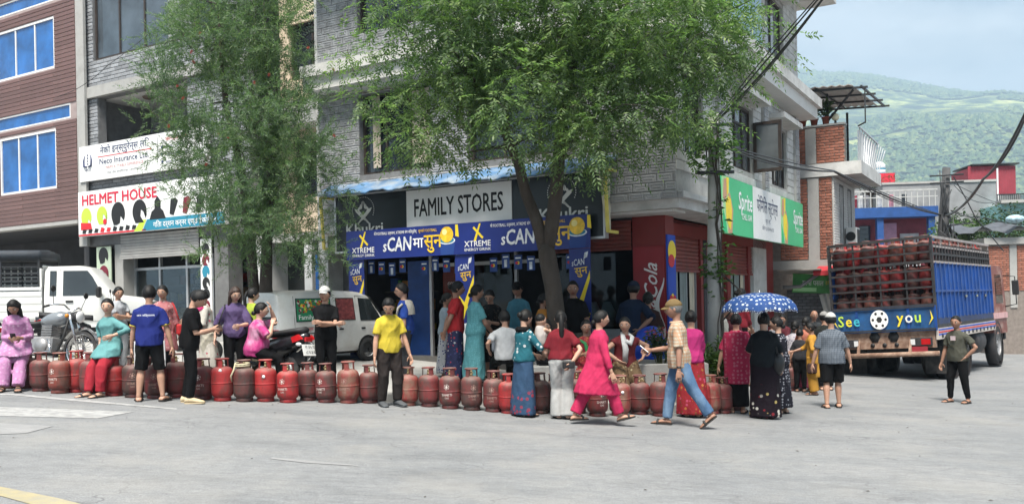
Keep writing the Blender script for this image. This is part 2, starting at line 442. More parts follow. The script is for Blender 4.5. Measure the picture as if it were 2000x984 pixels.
# dry leaves and grit lying on the road, too many to count
lm_ = MB(); lr_ = random.Random(21)
for k in range(170):
    x, y = lr_.uniform(-9, 12), lr_.uniform(7, 19)
    if y > 12.4 and x < 6: y = lr_.uniform(11.8, 13.0)
    a = lr_.uniform(0, 6.28); L = lr_.uniform(.008, .024); w = L*lr_.uniform(.3, .7); z = road_z(x)+.006
    lm_.add([(x-L*cos(a), y-L*sin(a), z), (x+w*sin(a), y-w*cos(a), z+.006), (x+L*cos(a), y+L*sin(a), z+.002), (x-w*sin(a), y+w*cos(a), z+.008)], [(0, 1, 2, 3)])
tag(lm_.build('leaf_litter', M('litter_brown', (.07, .055, .04), .9, .4, 30)), 'bits of dry leaf and grit on the road', kind='stuff')

# the woods on the far slope: thousands of crowns that read as one mass
tr0 = np.random.default_rng(31); NTR = 13000
dy = tr0.uniform(900, 3080, NTR*4); dx = dy*tr0.uniform(.29, .68, NTR*4)
dens = fbm(dx/170, dy/170, 13, 4)+.35*fbm(dx/45, dy/45, 17, 2)
ok = np.where(dens > .05-.4*(dy > 2400))[0][:NTR]; dx, dy = dx[ok], dy[ok]
ix = (dx+2600)/6800*209; iy = (dy-700)/3900*129; i0 = ix.astype(int); j0 = iy.astype(int); fx_, fy2 = ix-i0, iy-j0
dz = hz[j0, i0]*(1-fx_)*(1-fy2)+hz[j0, i0+1]*fx_*(1-fy2)+hz[j0+1, i0]*(1-fx_)*fy2+hz[j0+1, i0+1]*fx_*fy2
rs = tr0.uniform(4, 9, len(dx))*(.8+.3*(dy/3000)); oc = np.array([(1, 0, .5), (.5, .87, .55), (-.5, .87, .45), (-1, 0, .5), (-.5, -.87, .55), (.5, -.87, .45), (0, 0, 1.45)])
tv = (np.stack([dx, dy, dz-1], 1)[:, None, :]+oc[None]*rs[:, None, None]*(.8+.4*tr0.random((len(dx), 7, 1)))).reshape(-1, 3)
tf = [(7*i+a, 7*i+(a+1) % 6, 7*i+6) for i in range(len(dx)) for a in range(6)]
def wood_mat():
    m, t, b = nodes_of('far_wood'); geo = t.nodes.new('ShaderNodeNewGeometry')
    c = ramp(t, geo.outputs['Random Per Island'], [(0, (.02, .05, .022)), (.5, (.055, .10, .035)), (1, (.13, .17, .055))]); t.links.new(c, b.inputs['Base Color']); b.inputs['Roughness'].default_value = .9; return m
me_ = bpy.data.meshes.new('far_wood'); me_.from_pydata(tv.tolist(), [], tf); me_.materials.append(wood_mat()); tag(obj('far_wood', me_), 'hazy woods covering the far mountainside', kind='stuff')
def clear_glass():
    m, t, b = nodes_of('clear_shop_glass'); t.nodes.remove(b)
    tr = t.nodes.new('ShaderNodeBsdfTransparent'); tr.inputs[0].default_value = (0.62, 0.68, 0.70, 1)
    gl = t.nodes.new('ShaderNodeBsdfGlossy'); gl.inputs['Roughness'].default_value = 0.03
    fr = t.nodes.new('ShaderNodeFresnel'); fr.inputs[0].default_value = 1.55
    mx = t.nodes.new('ShaderNodeMixShader')
    mu = t.nodes.new('ShaderNodeMath'); mu.operation = 'MULTIPLY'; mu.inputs[1].default_value = .5; t.links.new(fr.outputs[0], mu.inputs[0]); t.links.new(mu.outputs[0], mx.inputs[0]); t.links.new(tr.outputs[0], mx.inputs[1]); t.links.new(gl.outputs[0], mx.inputs[2])
    t.links.new(mx.outputs[0], t.nodes['Material Output'].inputs[0]); return m
CLEAR = clear_glass()
# ------------------------------------------------------------------ shared building materials
TILE_GREY = M('tile_grey_stone', (0.33, 0.335, 0.345), 0.75, 0.25, 6, 0.5, 45, rnd=0.14, dirt=(0.10, 0.10, 0.10), dscale=5, damt=0.6)
TILE_PALE = M('tile_pale_stone', (0.50, 0.495, 0.48), 0.8, 0.18, 5, 0.5, 45, rnd=0.10, dirt=(0.24, 0.235, 0.225), dscale=4, damt=0.55)
MORTAR = M('mortar_dark', (0.16, 0.16, 0.163), 0.9, 0.2, 5, 0.3, 60)
MORTAR_PALE = M('mortar_pale', (0.36, 0.355, 0.34), 0.9, 0.2, 5, 0.3, 60)
PLASTER = M('plaster_weathered', (0.52, 0.515, 0.50), 0.85, 0.12, 2, 0.25, 50, dirt=(0.22, 0.215, 0.20), dscale=2.2, damt=0.65)
SOFFIT = M('soffit_white', (0.62, 0.61, 0.59), 0.85, 0.08, 2, 0.15, 50, dirt=(0.34, 0.33, 0.31), dscale=2, damt=0.5)
RED_PAINT = M('paint_red_wall', (0.20, 0.022, 0.020), 0.55, 0.2, 3, 0.2, 50, dirt=(0.07, 0.02, 0.02), dscale=3, damt=0.5)
SHUTTER_RED = M('shutter_dark_red', (0.20, 0.045, 0.038), 0.55, 0.2, 3, 0.15, 50, dirt=(0.10, 0.06, 0.05), dscale=4, damt=0.6)
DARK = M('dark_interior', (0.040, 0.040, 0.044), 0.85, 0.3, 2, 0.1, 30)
DARK_WOOD = M('window_frame_dark_wood', (0.035, 0.026, 0.022), 0.5, 0.3, 6, 0.2, 60)
GLASS = glass('window_glass_dark')
GLASS_SKY = glass('window_glass_curtained', (0.10, 0.11, 0.115), 0.06)
METAL_GREY = M('metal_grey', (0.33, 0.34, 0.35), 0.4, 0.1, 5, 0.1, 60, metal=0.7)
ALU = M('aluminium_frame', (0.50, 0.51, 0.52), 0.4, 0.08, 5, 0.05, 60, metal=0.5)
CURTAIN = M('curtain_cream', (0.48, 0.43, 0.33), 0.9, 0.25, 2, 0.4, 14, stretch=(6, 6, 0.4))
CURTAIN_TEAL = M('curtain_grey_green', (0.20, 0.235, 0.23), 0.9, 0.25, 2, 0.4, 14, stretch=(6, 6, 0.4))
CURTAIN_BEIGE = M('curtain_beige', (0.40, 0.35, 0.29), 0.9, 0.25, 2, 0.4, 14, stretch=(6, 6, 0.4))
WHITE_BOARD = M('board_white', (0.72, 0.72, 0.71), 0.5, 0.04, 2, 0.05, 30, dirt=(0.5, 0.49, 0.47), dscale=1.5, damt=0.4)
BLACK_BOARD = M('board_black', (0.012, 0.017, 0.020), 0.35, 0.2, 2, 0.05, 30)
NAVY = M('banner_navy', (0.012, 0.026, 0.17), 0.45, 0.15, 2, 0.15, 6)
YELLOW = M('print_yellow', (0.80, 0.60, 0.03), 0.5, 0.08, 4, 0.0)
GOLD = M('print_gold', (0.72, 0.45, 0.03), 0.4, 0.35, 9, 0.0)
WHITE = flat('print_white', (0.80, 0.80, 0.80)); BLACK = flat('print_black', (0.012, 0.012, 0.013)); RED = flat('print_red', (0.55, 0.02, 0.03))
SILVER = M('print_silver', (0.60, 0.62, 0.65), 0.4, 0.3, 8, 0)
BLUE = flat('print_blue', (0.01, 0.06, 0.42)); GREEN = flat('print_green', (0.03, 0.45, 0.18)); TEAL = flat('print_teal', (0.02, 0.20, 0.30)); GREY_PRINT = flat('print_grey', (0.22, 0.22, 0.23))
LIME = flat('print_lime', (0.45, 0.62, 0.06)); SKIN_PRINT = flat('print_skin', (0.50, 0.28, 0.18)); PALEGREEN = flat('print_pale_green', (0.35, 0.62, 0.30))

def tile_mesh(w, h, d, mat, inset=True, seed=0):
    """one cladding tile in the XZ plane, outer face towards -Y, with a chamfer and (inset) an embossed panel"""
    c = min(0.012, h*.15); mb = MB(); x, z = w/2, h/2
    rings = [((-x, -z), 0), ((-x, -z), -(d-c*.6)), ((-x+c, -z+c), -d)]
    if inset:
        k = h*.22; rings += [((-x+k, -z+k), -d), ((-x+k+c*.5, -z+k+c*.5), -d+c*.8), ((-x+k*1.9, -z+k*1.6), -d+c*.8), ((-x+k*2.1, -z+k*1.8), -d-c*.1)]
    out = [[(px, y, pz), (-px, y, pz), (-px, y, -pz), (px, y, -pz)] for (px, pz), y in rings]
    mb.rings(out, 0, True, False, False); n = len(out)
    b = (n-1)*4; mb.f.append([b, b+1, b+2, b+3]); mb.m.append(0); mb.sm.append(False)
    return mb.mesh('tile', mat)

def clad(parent, face, u0, u1, z0, z1, tw, th, mat, holes=(), gap=0.012, d=0.03, inset=True, bond=True, name='tile', most=300, near=None, off=0.0, jitter=0.0):
    """lay tiles on a wall. face: ('y', y0) looks towards -y, ('x', x0) looks towards +x. The `most` nearest to `near` become objects, the rest one part."""
    full = tile_mesh(tw-gap, th-gap, d, mat, inset); pieces = []
    rows = int(math.ceil((z1-z0)/th-1e-6))
    for r in range(rows):
        za, zb = z0+r*th, min(z0+(r+1)*th, z1)
        if zb-za < th*.3: continue
        u = u0 - (tw/2 if (bond and r % 2) else 0)
        while u < u1-1e-6:
            segs = [(max(u, u0), min(u+tw, u1))]
            for (ha, hb, hc, hd) in holes:
                if zb > hc+.02 and za < hd-.02:
                    new = []
                    for a, b in segs:
                        if b <= ha or a >= hb: new.append((a, b)); continue
                        if a < ha: new.append((a, ha))
                        if b > hb: new.append((hb, b))
                    segs = new
            for a, b in segs:
                if b-a > tw*.15: pieces.append((a, b, za, zb))
            u += tw
    if near is None: near = ((u0+u1)/2, z0)
    pieces.sort(key=lambda p: (p[0]/2+p[1]/2-near[0])**2 + (p[2]/2+p[3]/2-near[1])**2*1.5)
    rest = MB(); rz = 0 if face[0] == 'y' else pi/2
    for i, (a, b, za, zb) in enumerate(pieces):
        sx = (b-a-gap)/(tw-gap); sz = (zb-za-gap)/(th-gap); um, zm = (a+b)/2, (za+zb)/2
        jy = R.uniform(-jitter, jitter) - off
        loc = (um, face[1]+jy, zm) if face[0] == 'y' else (face[1]-jy, um, zm)
        if i < most:
            o = bpy.data.objects.new(name, full); link(o, parent); o.location = loc; o.scale = (sx, 1, sz); o.rotation_euler = (0, 0, rz)
        else:
            rest.join(full, 0, Matrix.Translation(loc) @ Matrix.Rotation(rz, 4, 'Z') @ Matrix.Diagonal((sx, 1, sz, 1)), False)
    if rest.v: tag(rest.build(name+'_field', mat, parent), kind='stuff')

def wall_with_holes(mb, face, u0, u1, z0, z1, holes, thick=0.2, mi=0):
    """solid wall panel with rectangular openings, as boxes butted end to end"""
    us = sorted({u0, u1, *[h[0] for h in holes], *[h[1] for h in holes]}); us = [u for u in us if u0 <= u <= u1]
    for a, b in zip(us, us[1:]):
        m = (a+b)/2; zz = [(z0, z1)]
        for (ha, hb, hc, hd) in holes:
            if ha-1e-6 < m < hb+1e-6:
                new = []
                for c, d in zz:
                    if d <= hc or c >= hd: new.append((c, d)); continue
                    if c < hc: new.append((c, hc))
                    if d > hd: new.append((hd, d))
                zz = new
        for c, d in zz:
            if face[0] == 'y': mb.box(a, b, face[1], face[1]+thick, c, d, mi)
            else: mb.box(face[1]-thick, face[1], a, b, c, d, mi)

def window(parent, face, u0, u1, z0, z1, nu=2, nz=1, fmat=None, gmat=None, fw=0.06, depth=0.10, bars=(), name='window', curtain=None, back=True):
    """a framed window set into a wall opening, its frame bars and panes as children"""
    fmat = fmat or DARK_WOOD; gmat = gmat or GLASS
    mb = MB(); W, H = u1-u0, z1-z0
    mb.box(-W/2, W/2, -0.02, 0.07, H/2-fw, H/2); mb.box(-W/2, W/2, -0.02, 0.07, -H/2, -H/2+fw)
    mb.box(-W/2, -W/2+fw, -0.02, 0.07, -H/2+fw, H/2-fw); mb.box(W/2-fw, W/2, -0.02, 0.07, -H/2+fw, H/2-fw)
    for i in range(1, nu):
        x = -W/2+W*i/nu; mb.box(x-fw*.4, x+fw*.4, -0.01, 0.06, -H/2+fw, H/2-fw)
    for z in bars: mb.box(-W/2+fw, W/2-fw, -0.014, 0.056, -H/2+H*z-fw*.35, -H/2+H*z+fw*.35)
    um, zm = (u0+u1)/2, (z0+z1)/2
    loc, rz = ((um, face[1]+depth, zm), 0) if face[0] == 'y' else ((face[1]-depth, um, zm), pi/2)
    w = mb.build(name, fmat, parent, loc=loc); w.rotation_euler = (0, 0, rz)
    for i in range(nu):
        a, b = -W/2+W*i/nu, -W/2+W*(i+1)/nu
        MB().box(a+fw*.4, b-fw*.4, 0.02, 0.028, -H/2+fw*.8, H/2-fw*.8).build('pane', gmat, w)
    if curtain:
        drape(-W/2+fw, W/2-fw, 0.10, -H/2+fw, H/2-fw, curtain, w)
    return w
def drape(x0, x1, y, z0, z1, mat, parent, amp=0.03, wl=0.16, name='curtain', rz=0, loc=(0, 0, 0)):
    n = max(6, int((x1-x0)/wl*6)); vs = []
    for z, k in ((z0, 1.0), ((z0+z1)/2, 0.85), (z1, 0.7)):
        for i in range(n+1):
            x = x0+(x1-x0)*i/n; vs.append((x, y+amp*k*sin(2*pi*(x-x0)/wl + .7*sin(3*x)), z))
    fs = [(r*(n+1)+i, r*(n+1)+i+1, (r+1)*(n+1)+i+1, (r+1)*(n+1)+i) for r in range(2) for i in range(n)]
    o = MB().add(vs, fs, 0, True).build(name, mat, parent, loc=loc); o.rotation_euler = (0, 0, rz)
    return o
def shutter(parent, face, u0, u1, z0, z1, mat=None, slat=0.075, name='roller_shutter', depth=0.06):
    """corrugated roller shutter curtain with a bottom rail"""
    mat = mat or SHUTTER_RED; prof = []; z = z0
    while z < z1-1e-6:
        for f, d in ((0, 0), (.15, -0.012), (.75, -0.022), (.95, -0.004)):
            if z+f*slat < z1: prof.append((z+f*slat, d))
        z += slat
    prof.append((z1, 0)); vs = []
    for zz, d in prof: vs += [(-(u1-u0)/2, d, zz), ((u1-u0)/2, d, zz)]
    fs = [(2*i, 2*i+1, 2*i+3, 2*i+2) for i in range(len(prof)-1)]
    mb = MB().add(vs, fs); mb.box(-(u1-u0)/2, (u1-u0)/2, -0.04, 0.01, z0-0.05, z0-0.001, ch=.008)
    um = (u0+u1)/2; loc, rz = ((um, face[1]+depth, 0), 0) if face[0] == 'y' else ((face[1]-depth, um, 0), pi/2)
    o = mb.build(name, mat, parent, loc=loc); o.rotation_euler = (0, 0, rz); return o

# ------------------------------------------------------------------ the corner store building
store = bempty('store_building', label='grey tiled corner building with the dark shop front at street level', cat='building')
FY, FX = -0.7, 0.7                                # planes of the overhanging upper floors
Z1, Z2, Z3 = 3.30, 6.45, 9.15                     # floor lines
XL, YR = -7.45, 8.35
# openings on the two street sides
h1 = [(-6.30, -4.45, 4.32, 6.0), (-3.55, -1.25, 4.32, 6.0)]
h1b = [(-6.3, -4.4, 7.3, 8.6), (-3.5, -1.2, 7.3, 8.6)]
h2 = [(-0.40, 0.70, 4.15, 5.55), (2.50, 4.05, 4.25, 5.62), (5.55, 7.05, 4.2, 5.6)]
h2b = [(0.2, 1.6, 7.2, 8.5), (5.2, 6.9, 7.15, 8.65)]
mb = MB()
wall_with_holes(mb, ('y', FY), XL, FX-0.2, Z1, Z2, h1); wall_with_holes(mb, ('y', FY), XL, FX-0.2, Z2, Z3, h1b)
o_wall = mb.build('front_wall', MORTAR, store)
mb = MB()
wall_with_holes(mb, ('x', FX), FY, YR, Z1, Z2, h2); wall_with_holes(mb, ('x', FX), FY, YR, Z2, Z3, h2b)
o_side = mb.build('side_wall', MORTAR_PALE, store)
clad(o_wall, ('y', FY), XL, FX, Z1, Z2-0.02, 0.30, 0.15, TILE_GREY, h1, near=(-0.2, 3.6))
clad(o_wall, ('y', FY), XL, FX, Z2+.25, Z3, 0.30, 0.15, TILE_GREY, h1b, most=0)
clad(o_side, ('x', FX), FY-0.03, YR, Z1+.5, Z2-0.35, 0.34, 0.17, TILE_PALE, h2, near=(1.0, 4.4), inset=False, most=300)
clad(o_side, ('x', FX), FY-0.03, YR, Z2+.25, Z3, 0.34, 0.17, TILE_PALE, h2b, near=(1, 7), inset=False, most=200)
# dark patterned pilasters on the side wall
for y in (1.55, 4.85, 7.85):
    p = MB().box(FX+.012, FX+0.085, y-0.16, y+0.16, Z1+.55, Z2-0.36).build('pilaster', MORTAR_PALE, store)
    clad(p, ('x', FX+0.085), y-0.16, y+0.16, Z1+.55, Z2-0.36, 0.32, 0.16, TILE_GREY, most=40, near=(y, 3), bond=False)
# horizontal bands, cornices, window hoods
mb = MB()
mb.box(XL-.02, FX+0.55, FY-0.55, FY, Z2-0.02, Z2+0.22); mb.box(FX+.001, FX+0.55, FY, YR+0.35, Z2-0.02, Z2+0.22)
mb.box(XL-.02, FX+0.45, FY-0.45, FY-.001, Z2-0.3, Z2-0.02, 1); mb.box(FX+.002, FX+0.45, FY, YR+0.25, Z2-0.3, Z2-0.02, 1)
mb.build('cornice', [PLASTER, SOFFIT], store)
mb = MB(); mb.box(XL, FX+0.9, FY-0.9, FY, Z3, Z3+0.2); mb.box(-6, FX+0.9, FY, YR+0.6, Z3, Z3+0.2)
mb.box(XL, FX+0.8, FY-0.8, FY+8, Z3-0.12, Z3-.001, 1)
mb.build('roof_eave', [PLASTER, SOFFIT], store)
MB().box(XL+.3, FX-.4, FY+.5, YR-.4, Z3+.2, Z3+2.6).build('top_storey', PLASTER, store)
for (a, b, c, d) in h2 + h2b:
    MB().box(FX+.034, FX+0.38, a-0.15, b+0.15, d+0.08, d+0.20).build('window_hood', PLASTER, store)
for (a, b, c, d) in h1 + h1b:
    MB().box(a-.12, b+.12, FY-0.36, FY-.034, d+0.08, d+0.20).build('window_hood', PLASTER, store)
# slab under the overhang, stepped, with a boxed corner
mb = MB()
mb.box(XL, FX+0.06, FY-0.06, 0, Z1-0.16, Z1-.001); mb.box(0, FX+0.06, 0.001, YR, Z1-0.16, Z1-.001)
mb.box(-0.42, FX+0.20, FY-0.20, FY-.034, Z1, Z1+.10); mb.box(FX+.034, FX+.20, FY-.034, 1.25, Z1, Z1+.10)
mb.build('overhang_slab', [PLASTER], store)
MB().box(XL, FX-.1, FY+.1, 0.0, Z1-.20, Z1-.161).build('soffit', SOFFIT, store)
clad(store, ('y', FY-.2), -.40, FX+.2, Z1-.02, Z1+.11, 0.30, 0.13, TILE_GREY, most=20, name='edge_tile')
# windows
for i, (a, b, c, d) in enumerate(h1): window(store, ('y', FY), a, b, c, d, 3, gmat=GLASS, depth=0.14)
for (a, b, c, d) in h1b: window(store, ('y', FY), a, b, c, d, 3, gmat=GLASS, depth=0.12)
drape(-4.95, -4.5, FY+.07, 4.45, 5.95, CURTAIN_BEIGE, store, 0.02, 0.14)
drape(-6.0, -5.8, FY+.07, 4.45, 5.95, CURTAIN_BEIGE, store, 0.02, 0.1)
for i, (a, b, c, d) in enumerate(h2):
    w = window(store, ('x', FX), a, b, c, d, 3 if i else 2, gmat=GLASS_SKY, depth=0.08, bars=(0.72,))
    if i != 1:
        g = MB()
        for k in range(1, 8):
            u = -(b-a)/2+(b-a)*k/8; g.bar((u, -0.05, -(d-c)/2+.03), (u, -0.05, (d-c)/2-.03), 0.014)
        g.build('window_grille', BLACK, w)
for (a, b, c, d) in h2b: window(store, ('x', FX), a, b, c, d, 2, gmat=GLASS_SKY, depth=0.08)
# the open casement of the middle window, swung out over the street
leaf = MB(); W, H = 0.62, 1.08
leaf.box(0, W, -0.02, 0.02, 0, 0.07); leaf.box(0, W, -0.02, 0.02, H-.07, H); leaf.box(0, 0.07, -0.02, 0.02, .07, H-.07); leaf.box(W-.07, W, -0.02, 0.02, .07, H-.07)
lf = leaf.build('open_casement', DARK_WOOD, store, loc=(FX+.03, 4.02, 4.27)); lf.rotation_euler = (0, 0, rad(-4))
MB().box(.06, W-.06, -0.005, 0.005, .06, H-.06).build('pane', GLASS_SKY, lf)
# pale blue poster board on the second floor
mb = MB().box(FX+.04, FX+.08, 1.75, 4.7, 7.0, 8.55); mb.build('poster_board', M('poster_pale_blue', (0.34, 0.50, 0.60), 0.5, 0.25, 0.8, 0.05, 20), store)
# blank rear volume so that the building has depth
MB().box(XL+.05, -0.001, 6.5, YR-.05, -0.6, Z3-.13).build('rear_wall', PLASTER, store)
MB().box(XL-.28, XL-.002, FY+.2, YR, -0.6, Z3-.13).build('party_wall', PLASTER, store)
# ---- ground floor: back walls, piers, floor
GZ = 0.48
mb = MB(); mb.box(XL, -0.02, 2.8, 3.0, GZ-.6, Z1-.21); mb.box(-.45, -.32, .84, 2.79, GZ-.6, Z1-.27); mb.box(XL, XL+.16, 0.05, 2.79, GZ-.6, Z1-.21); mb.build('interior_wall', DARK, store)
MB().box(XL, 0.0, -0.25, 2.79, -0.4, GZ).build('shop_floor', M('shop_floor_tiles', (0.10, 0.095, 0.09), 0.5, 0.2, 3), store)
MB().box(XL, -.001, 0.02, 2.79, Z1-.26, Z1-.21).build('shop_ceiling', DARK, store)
pier = MB(); pier.box(-0.42, 0.22, -.01, 0.42, -0.6, Z1-.2); pier.box(-.42, 0, .421, .83, -.6, Z1-.2); pier.build('corner_pier', RED_PAINT, store)
MB().box(XL, XL+.42, -0.02, 0.3, -.5, Z1-.2).build('end_pier', M('pier_grey', (0.13, 0.13, 0.135), .8, .2), store)
# coca-cola panel on the corner pier and the narrow blue strip beside it
cola = MB().box(-0.40, 0.20, -0.035, -0.012, 0.55, 2.55).build('soft_drink_panel', M('cola_red', (0.24, 0.012, 0.018), 0.45, 0.15, 2, 0.05), store)
lettering('lettering', 'Coca', M('cola_script', (0.72, 0.68, 0.66), 0.5, 0.08), cola, (0.02, -0.041, 1.20), 0.25, 0.95, 0.012, ry=-pi/2+.0, shear=0.42)
lettering('lettering', 'Cola', MATS['cola_script'], cola, (0.06, -0.041, 1.90), 0.25, 0.95, 0.012, ry=-pi/2, shear=0.42)
sw = MB(); pts = [(-0.30, 0.75), (-0.24, 1.0), (-0.20, 1.3), (-0.26, 1.55), (-0.22, 1.8), (-0.33, 0.72)]
for k in range(22):
    t0, t1 = k/22, (k+1)/22
    f = lambda t: (-0.28+0.07*sin(t*2*pi*1.15+.6), 0.72+1.15*t, 0.035*sin(pi*t)+.006)
    a, b = f(t0), f(t1)
    sw.quad((a[0]-a[2], -0.041, a[1]), (a[0]+a[2], -0.041, a[1]), (b[0]+b[2], -0.041, b[1]), (b[0]-b[2], -0.041, b[1]))
sw.build('swoosh', MATS['cola_script'], cola).location = (.40, 0, .1)
strip = MB().box(0.002, 0.035, 0.10, 0.50, 0.5, 2.75).build('energy_drink_strip', BLUE, store); strip.location = (.22, -.10, 0)
def disc(parent, name, mat, c, r, rz=0.0, sx=1.0, n=20):
    o = MB().add([(r*sx*cos(2*pi*i/n), 0, r*sin(2*pi*i/n)) for i in range(n)], [tuple(range(n))]).build(name, mat, parent, loc=c); o.rotation_euler = (0, 0, rz); return o
disc(strip, 'sun_emblem', YELLOW, (0.042, .30, 2.45), 0.20, pi/2); disc(strip, 'bull_emblem', RED, (0.046, .26, 2.28), 0.12, pi/2, 1.3)
disc(strip, 'sun_emblem', YELLOW, (0.042, .30, 1.62), 0.07, pi/2); disc(strip, 'bull_emblem', RED, (0.046, .22, 1.60), 0.055, pi/2, 1.4); disc(strip, 'bull_emblem', RED, (0.046, .38, 1.60), 0.055, pi/2, 1.4)
lettering('lettering', 'Red Bull', WHITE, strip, (0.042, .30, 1.48), 0.055, .8, .005, rz=pi/2)
# side (right-hand street): red shutters half down over curtained windows
bays = [(0.90, 2.55), (2.70, 4.35), (4.60, 6.05), (6.17, 7.7)]
mb = MB()
for y0, y1 in ((2.55, 2.70), (4.35, 4.60), (6.05, 6.17), (7.7, 8.35)): mb.box(-0.30, 0.0, y0, y1, -.6, Z1-.2)
mb.build('red_pier', RED_PAINT, store)
MB().box(-0.28, -0.001, 0.831, 7.69, 2.80, Z1-.2).build('shutter_box', RED_PAINT, store)
MB().box(-0.24, -0.03, 0.831, 7.69, -.6, 0.84).build('sill_wall', M('sill_wall_white', (0.55, 0.56, 0.57), .6, .1, 3, dirt=(.3, .3, .3)), store)
for (a, b) in bays:
    shutter(store, ('x', 0.0), a, b, 2.16, 2.80)
    window(store, ('x', 0.0), a, b, 0.84, 2.16, 3, fmat=ALU, gmat=glass('curtain_glass', (0.06, 0.07, 0.072)), fw=0.045, depth=0.12)
    n = 3
    for k in range(n):
        u0 = a+(b-a)*k/n; u1 = a+(b-a)*(k+1)/n
        cm = CURTAIN if k == 2 else CURTAIN_TEAL
        drape(-(u1-u0)/2+.06, (u1-u0)/2-.06 if k != 2 else .1, 0, 0.9, 2.14, cm, store, 0.012, 0.13, rz=pi/2, loc=(-0.085, (u0+u1)/2, 0))
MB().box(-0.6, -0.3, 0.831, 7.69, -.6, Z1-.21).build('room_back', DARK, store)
# Sprite hoarding over the side windows
hoard = MB().box(FX+.10, FX+.16, 1.30, 8.02, 2.82, 3.92).build('hoarding', M('hoarding_green', (0.06, 0.46, 0.20), 0.45, 0.12, 0.8, 0.05, 20), store)
HX = FX+.164
MB().box(HX-.003, HX, 3.42, 5.75, 2.822, 3.918).build('white_panel', WHITE_BOARD, hoard)
WHITE2 = flat('print_bright_white', (0.85, 0.86, 0.86)); DKBLUE = flat('print_dark_blue', (0.03, 0.04, 0.10))
for y, w in ((2.85, 0.98), (7.45, 0.98)):
    lettering('lettering', 'Sprite', WHITE2, hoard, (HX+.002, y, 3.36), 0.34, .7, .02, rz=pi/2, shear=.12, ry=0, width=w, align='CENTER')
    lettering('lettering', 'CHILL GAR', WHITE2, hoard, (HX+.002, y+.1, 3.16), 0.12, .8, .012, rz=pi/2, width=.72)
lettering('lettering', 'फेिमिल स्टोर्स', DKBLUE, hoard, (HX+.002, 4.58, 3.42), 0.27, .72, .006, rz=pi/2, width=1.75)
lettering('lettering', 'प्रा. लि.', DKBLUE, hoard, (HX+.002, 4.6, 3.20), 0.09, .8, .0, rz=pi/2, width=.45)
lettering('lettering', 'फोन ९८५६०२५८१४', DKBLUE, hoard, (HX+.002, 4.6, 3.04), 0.085, .8, .0, rz=pi/2, width=.95)
for (y0, sk) in ((1.30, 0), (5.75, 1)):       # yellow-shirted figures printed beside the words
    k = 0.0 if sk else -.05
    MB().prism([(y0+.0, 2.83), (y0+.62, 2.83), (y0+.50, 3.2), (y0+.45, 3.91), (y0+.0, 3.91)], HX-.004, HX-.001, plane='yz').build('printed_panel', PALEGREEN, hoard)
    MB().prism([(y0+.36, 2.83), (y0+.62, 2.83), (y0+.70, 3.3), (y0+.5, 3.62), (y0+.40, 3.6)], HX-.001, HX+.001, plane='yz').build('printed_arm', SKIN_PRINT, hoard)
    MB().prism([(y0+.40, 2.95), (y0+.52, 2.9), (y0+.62, 3.25), (y0+.55, 3.5), (y0+.38, 3.55), (y0+.22, 3.45), (y0+.25, 3.1)], HX+.001, HX+.003, plane='yz').build('printed_shirt', YELLOW, hoard)
    MB().prism([(y0+.12, 3.86), (y0+.34, 3.88), (y0+.36, 3.6), (y0+.2, 3.45), (y0+.06, 3.5)], HX+.001, HX+.003, plane='yz').build('printed_face', SKIN_PRINT, hoard)
    MB().prism([(y0+.28, 3.90), (y0+.44, 3.90), (y0+.40, 3.62), (y0+.30, 3.55)], HX+.004, HX+.006, plane='yz').build('printed_drink', YELLOW, hoard)
    MB().prism([(y0+.22, 3.05), (y0+.05, 3.3), (y0+.02, 2.84), (y0+.3, 2.84)], HX+.001, HX+.003, plane='yz').build('printed_leaf', GREEN, hoard)
# ---- front signs of the store (awning, board, banner)
BOARD_Y = -0.86
board = MB().box(-6.85, -0.60, BOARD_Y, BOARD_Y+.10, 2.72, 3.88).build('sign_board', BLACK_BOARD, store)
fr = MB()
for z0, z1 in ((2.68, 2.72), (3.88, 3.91)): fr.box(-6.89, -0.56, BOARD_Y-.02, BOARD_Y+.12, z0, z1)
fr.box(-6.89, -6.85, BOARD_Y-.02, BOARD_Y+.12, 2.7201, 3.8799); fr.box(-0.60, -0.56, BOARD_Y-.02, BOARD_Y+.12, 2.7201, 3.8799)
fr.build('sign_frame', ALU, board)
fam = MB().box(-4.95, -2.47, BOARD_Y-.022, BOARD_Y-.004, 2.9, 3.86).build('name_panel', WHITE_BOARD, board)
lettering('lettering', 'FAMILY STORES', BLACK, fam, (-3.71, BOARD_Y-.026, 3.33), 0.34, .62, .022, width=2.1)
CREAM = flat('print_cream', (0.66, 0.66, 0.63))
for x in (-6.1, -1.42):
    # the crossed knives and peak inside a dotted ring, with the name below
    lo = MB()
    for k in range(26):
        a = rad(205)-rad(230)*k/25; lo.ball((x+.29*cos(a), BOARD_Y-.008, 3.56+.27*sin(a)), (.011, .003, .014), n=6, m=4)
    lo.build('emblem_ring', CREAM, board)
    em = MB()
    for s in (-1, 1):
        em.prism([(x+s*.02, 3.30), (x+s*.20, 3.46), (x+s*.235, 3.53), (x+s*.12, 3.50), (x-s*.01, 3.36), (x-s*.13, 3.20), (x-s*.16, 3.22)][::s], BOARD_Y-.012-.002*s, BOARD_Y-.006-.002*s)
        for k in range(3):
            em.prism([(x+s*(.01+.045*k), 3.68-.06*k), (x+s*(.03+.05*k), 3.66-.06*k), (x+s*(.07+.05*k), 3.50-.015*k), (x+s*(.03+.04*k), 3.53-.01*k)][::s], BOARD_Y-.011, BOARD_Y-.006)
    em.build('emblem', CREAM, board, fix=True).location = (0, 0, .07)
    lettering('lettering', 'Khukri', CREAM, board, (x+.02, BOARD_Y-.008, 3.06), 0.22, .75, .022, width=1.0)
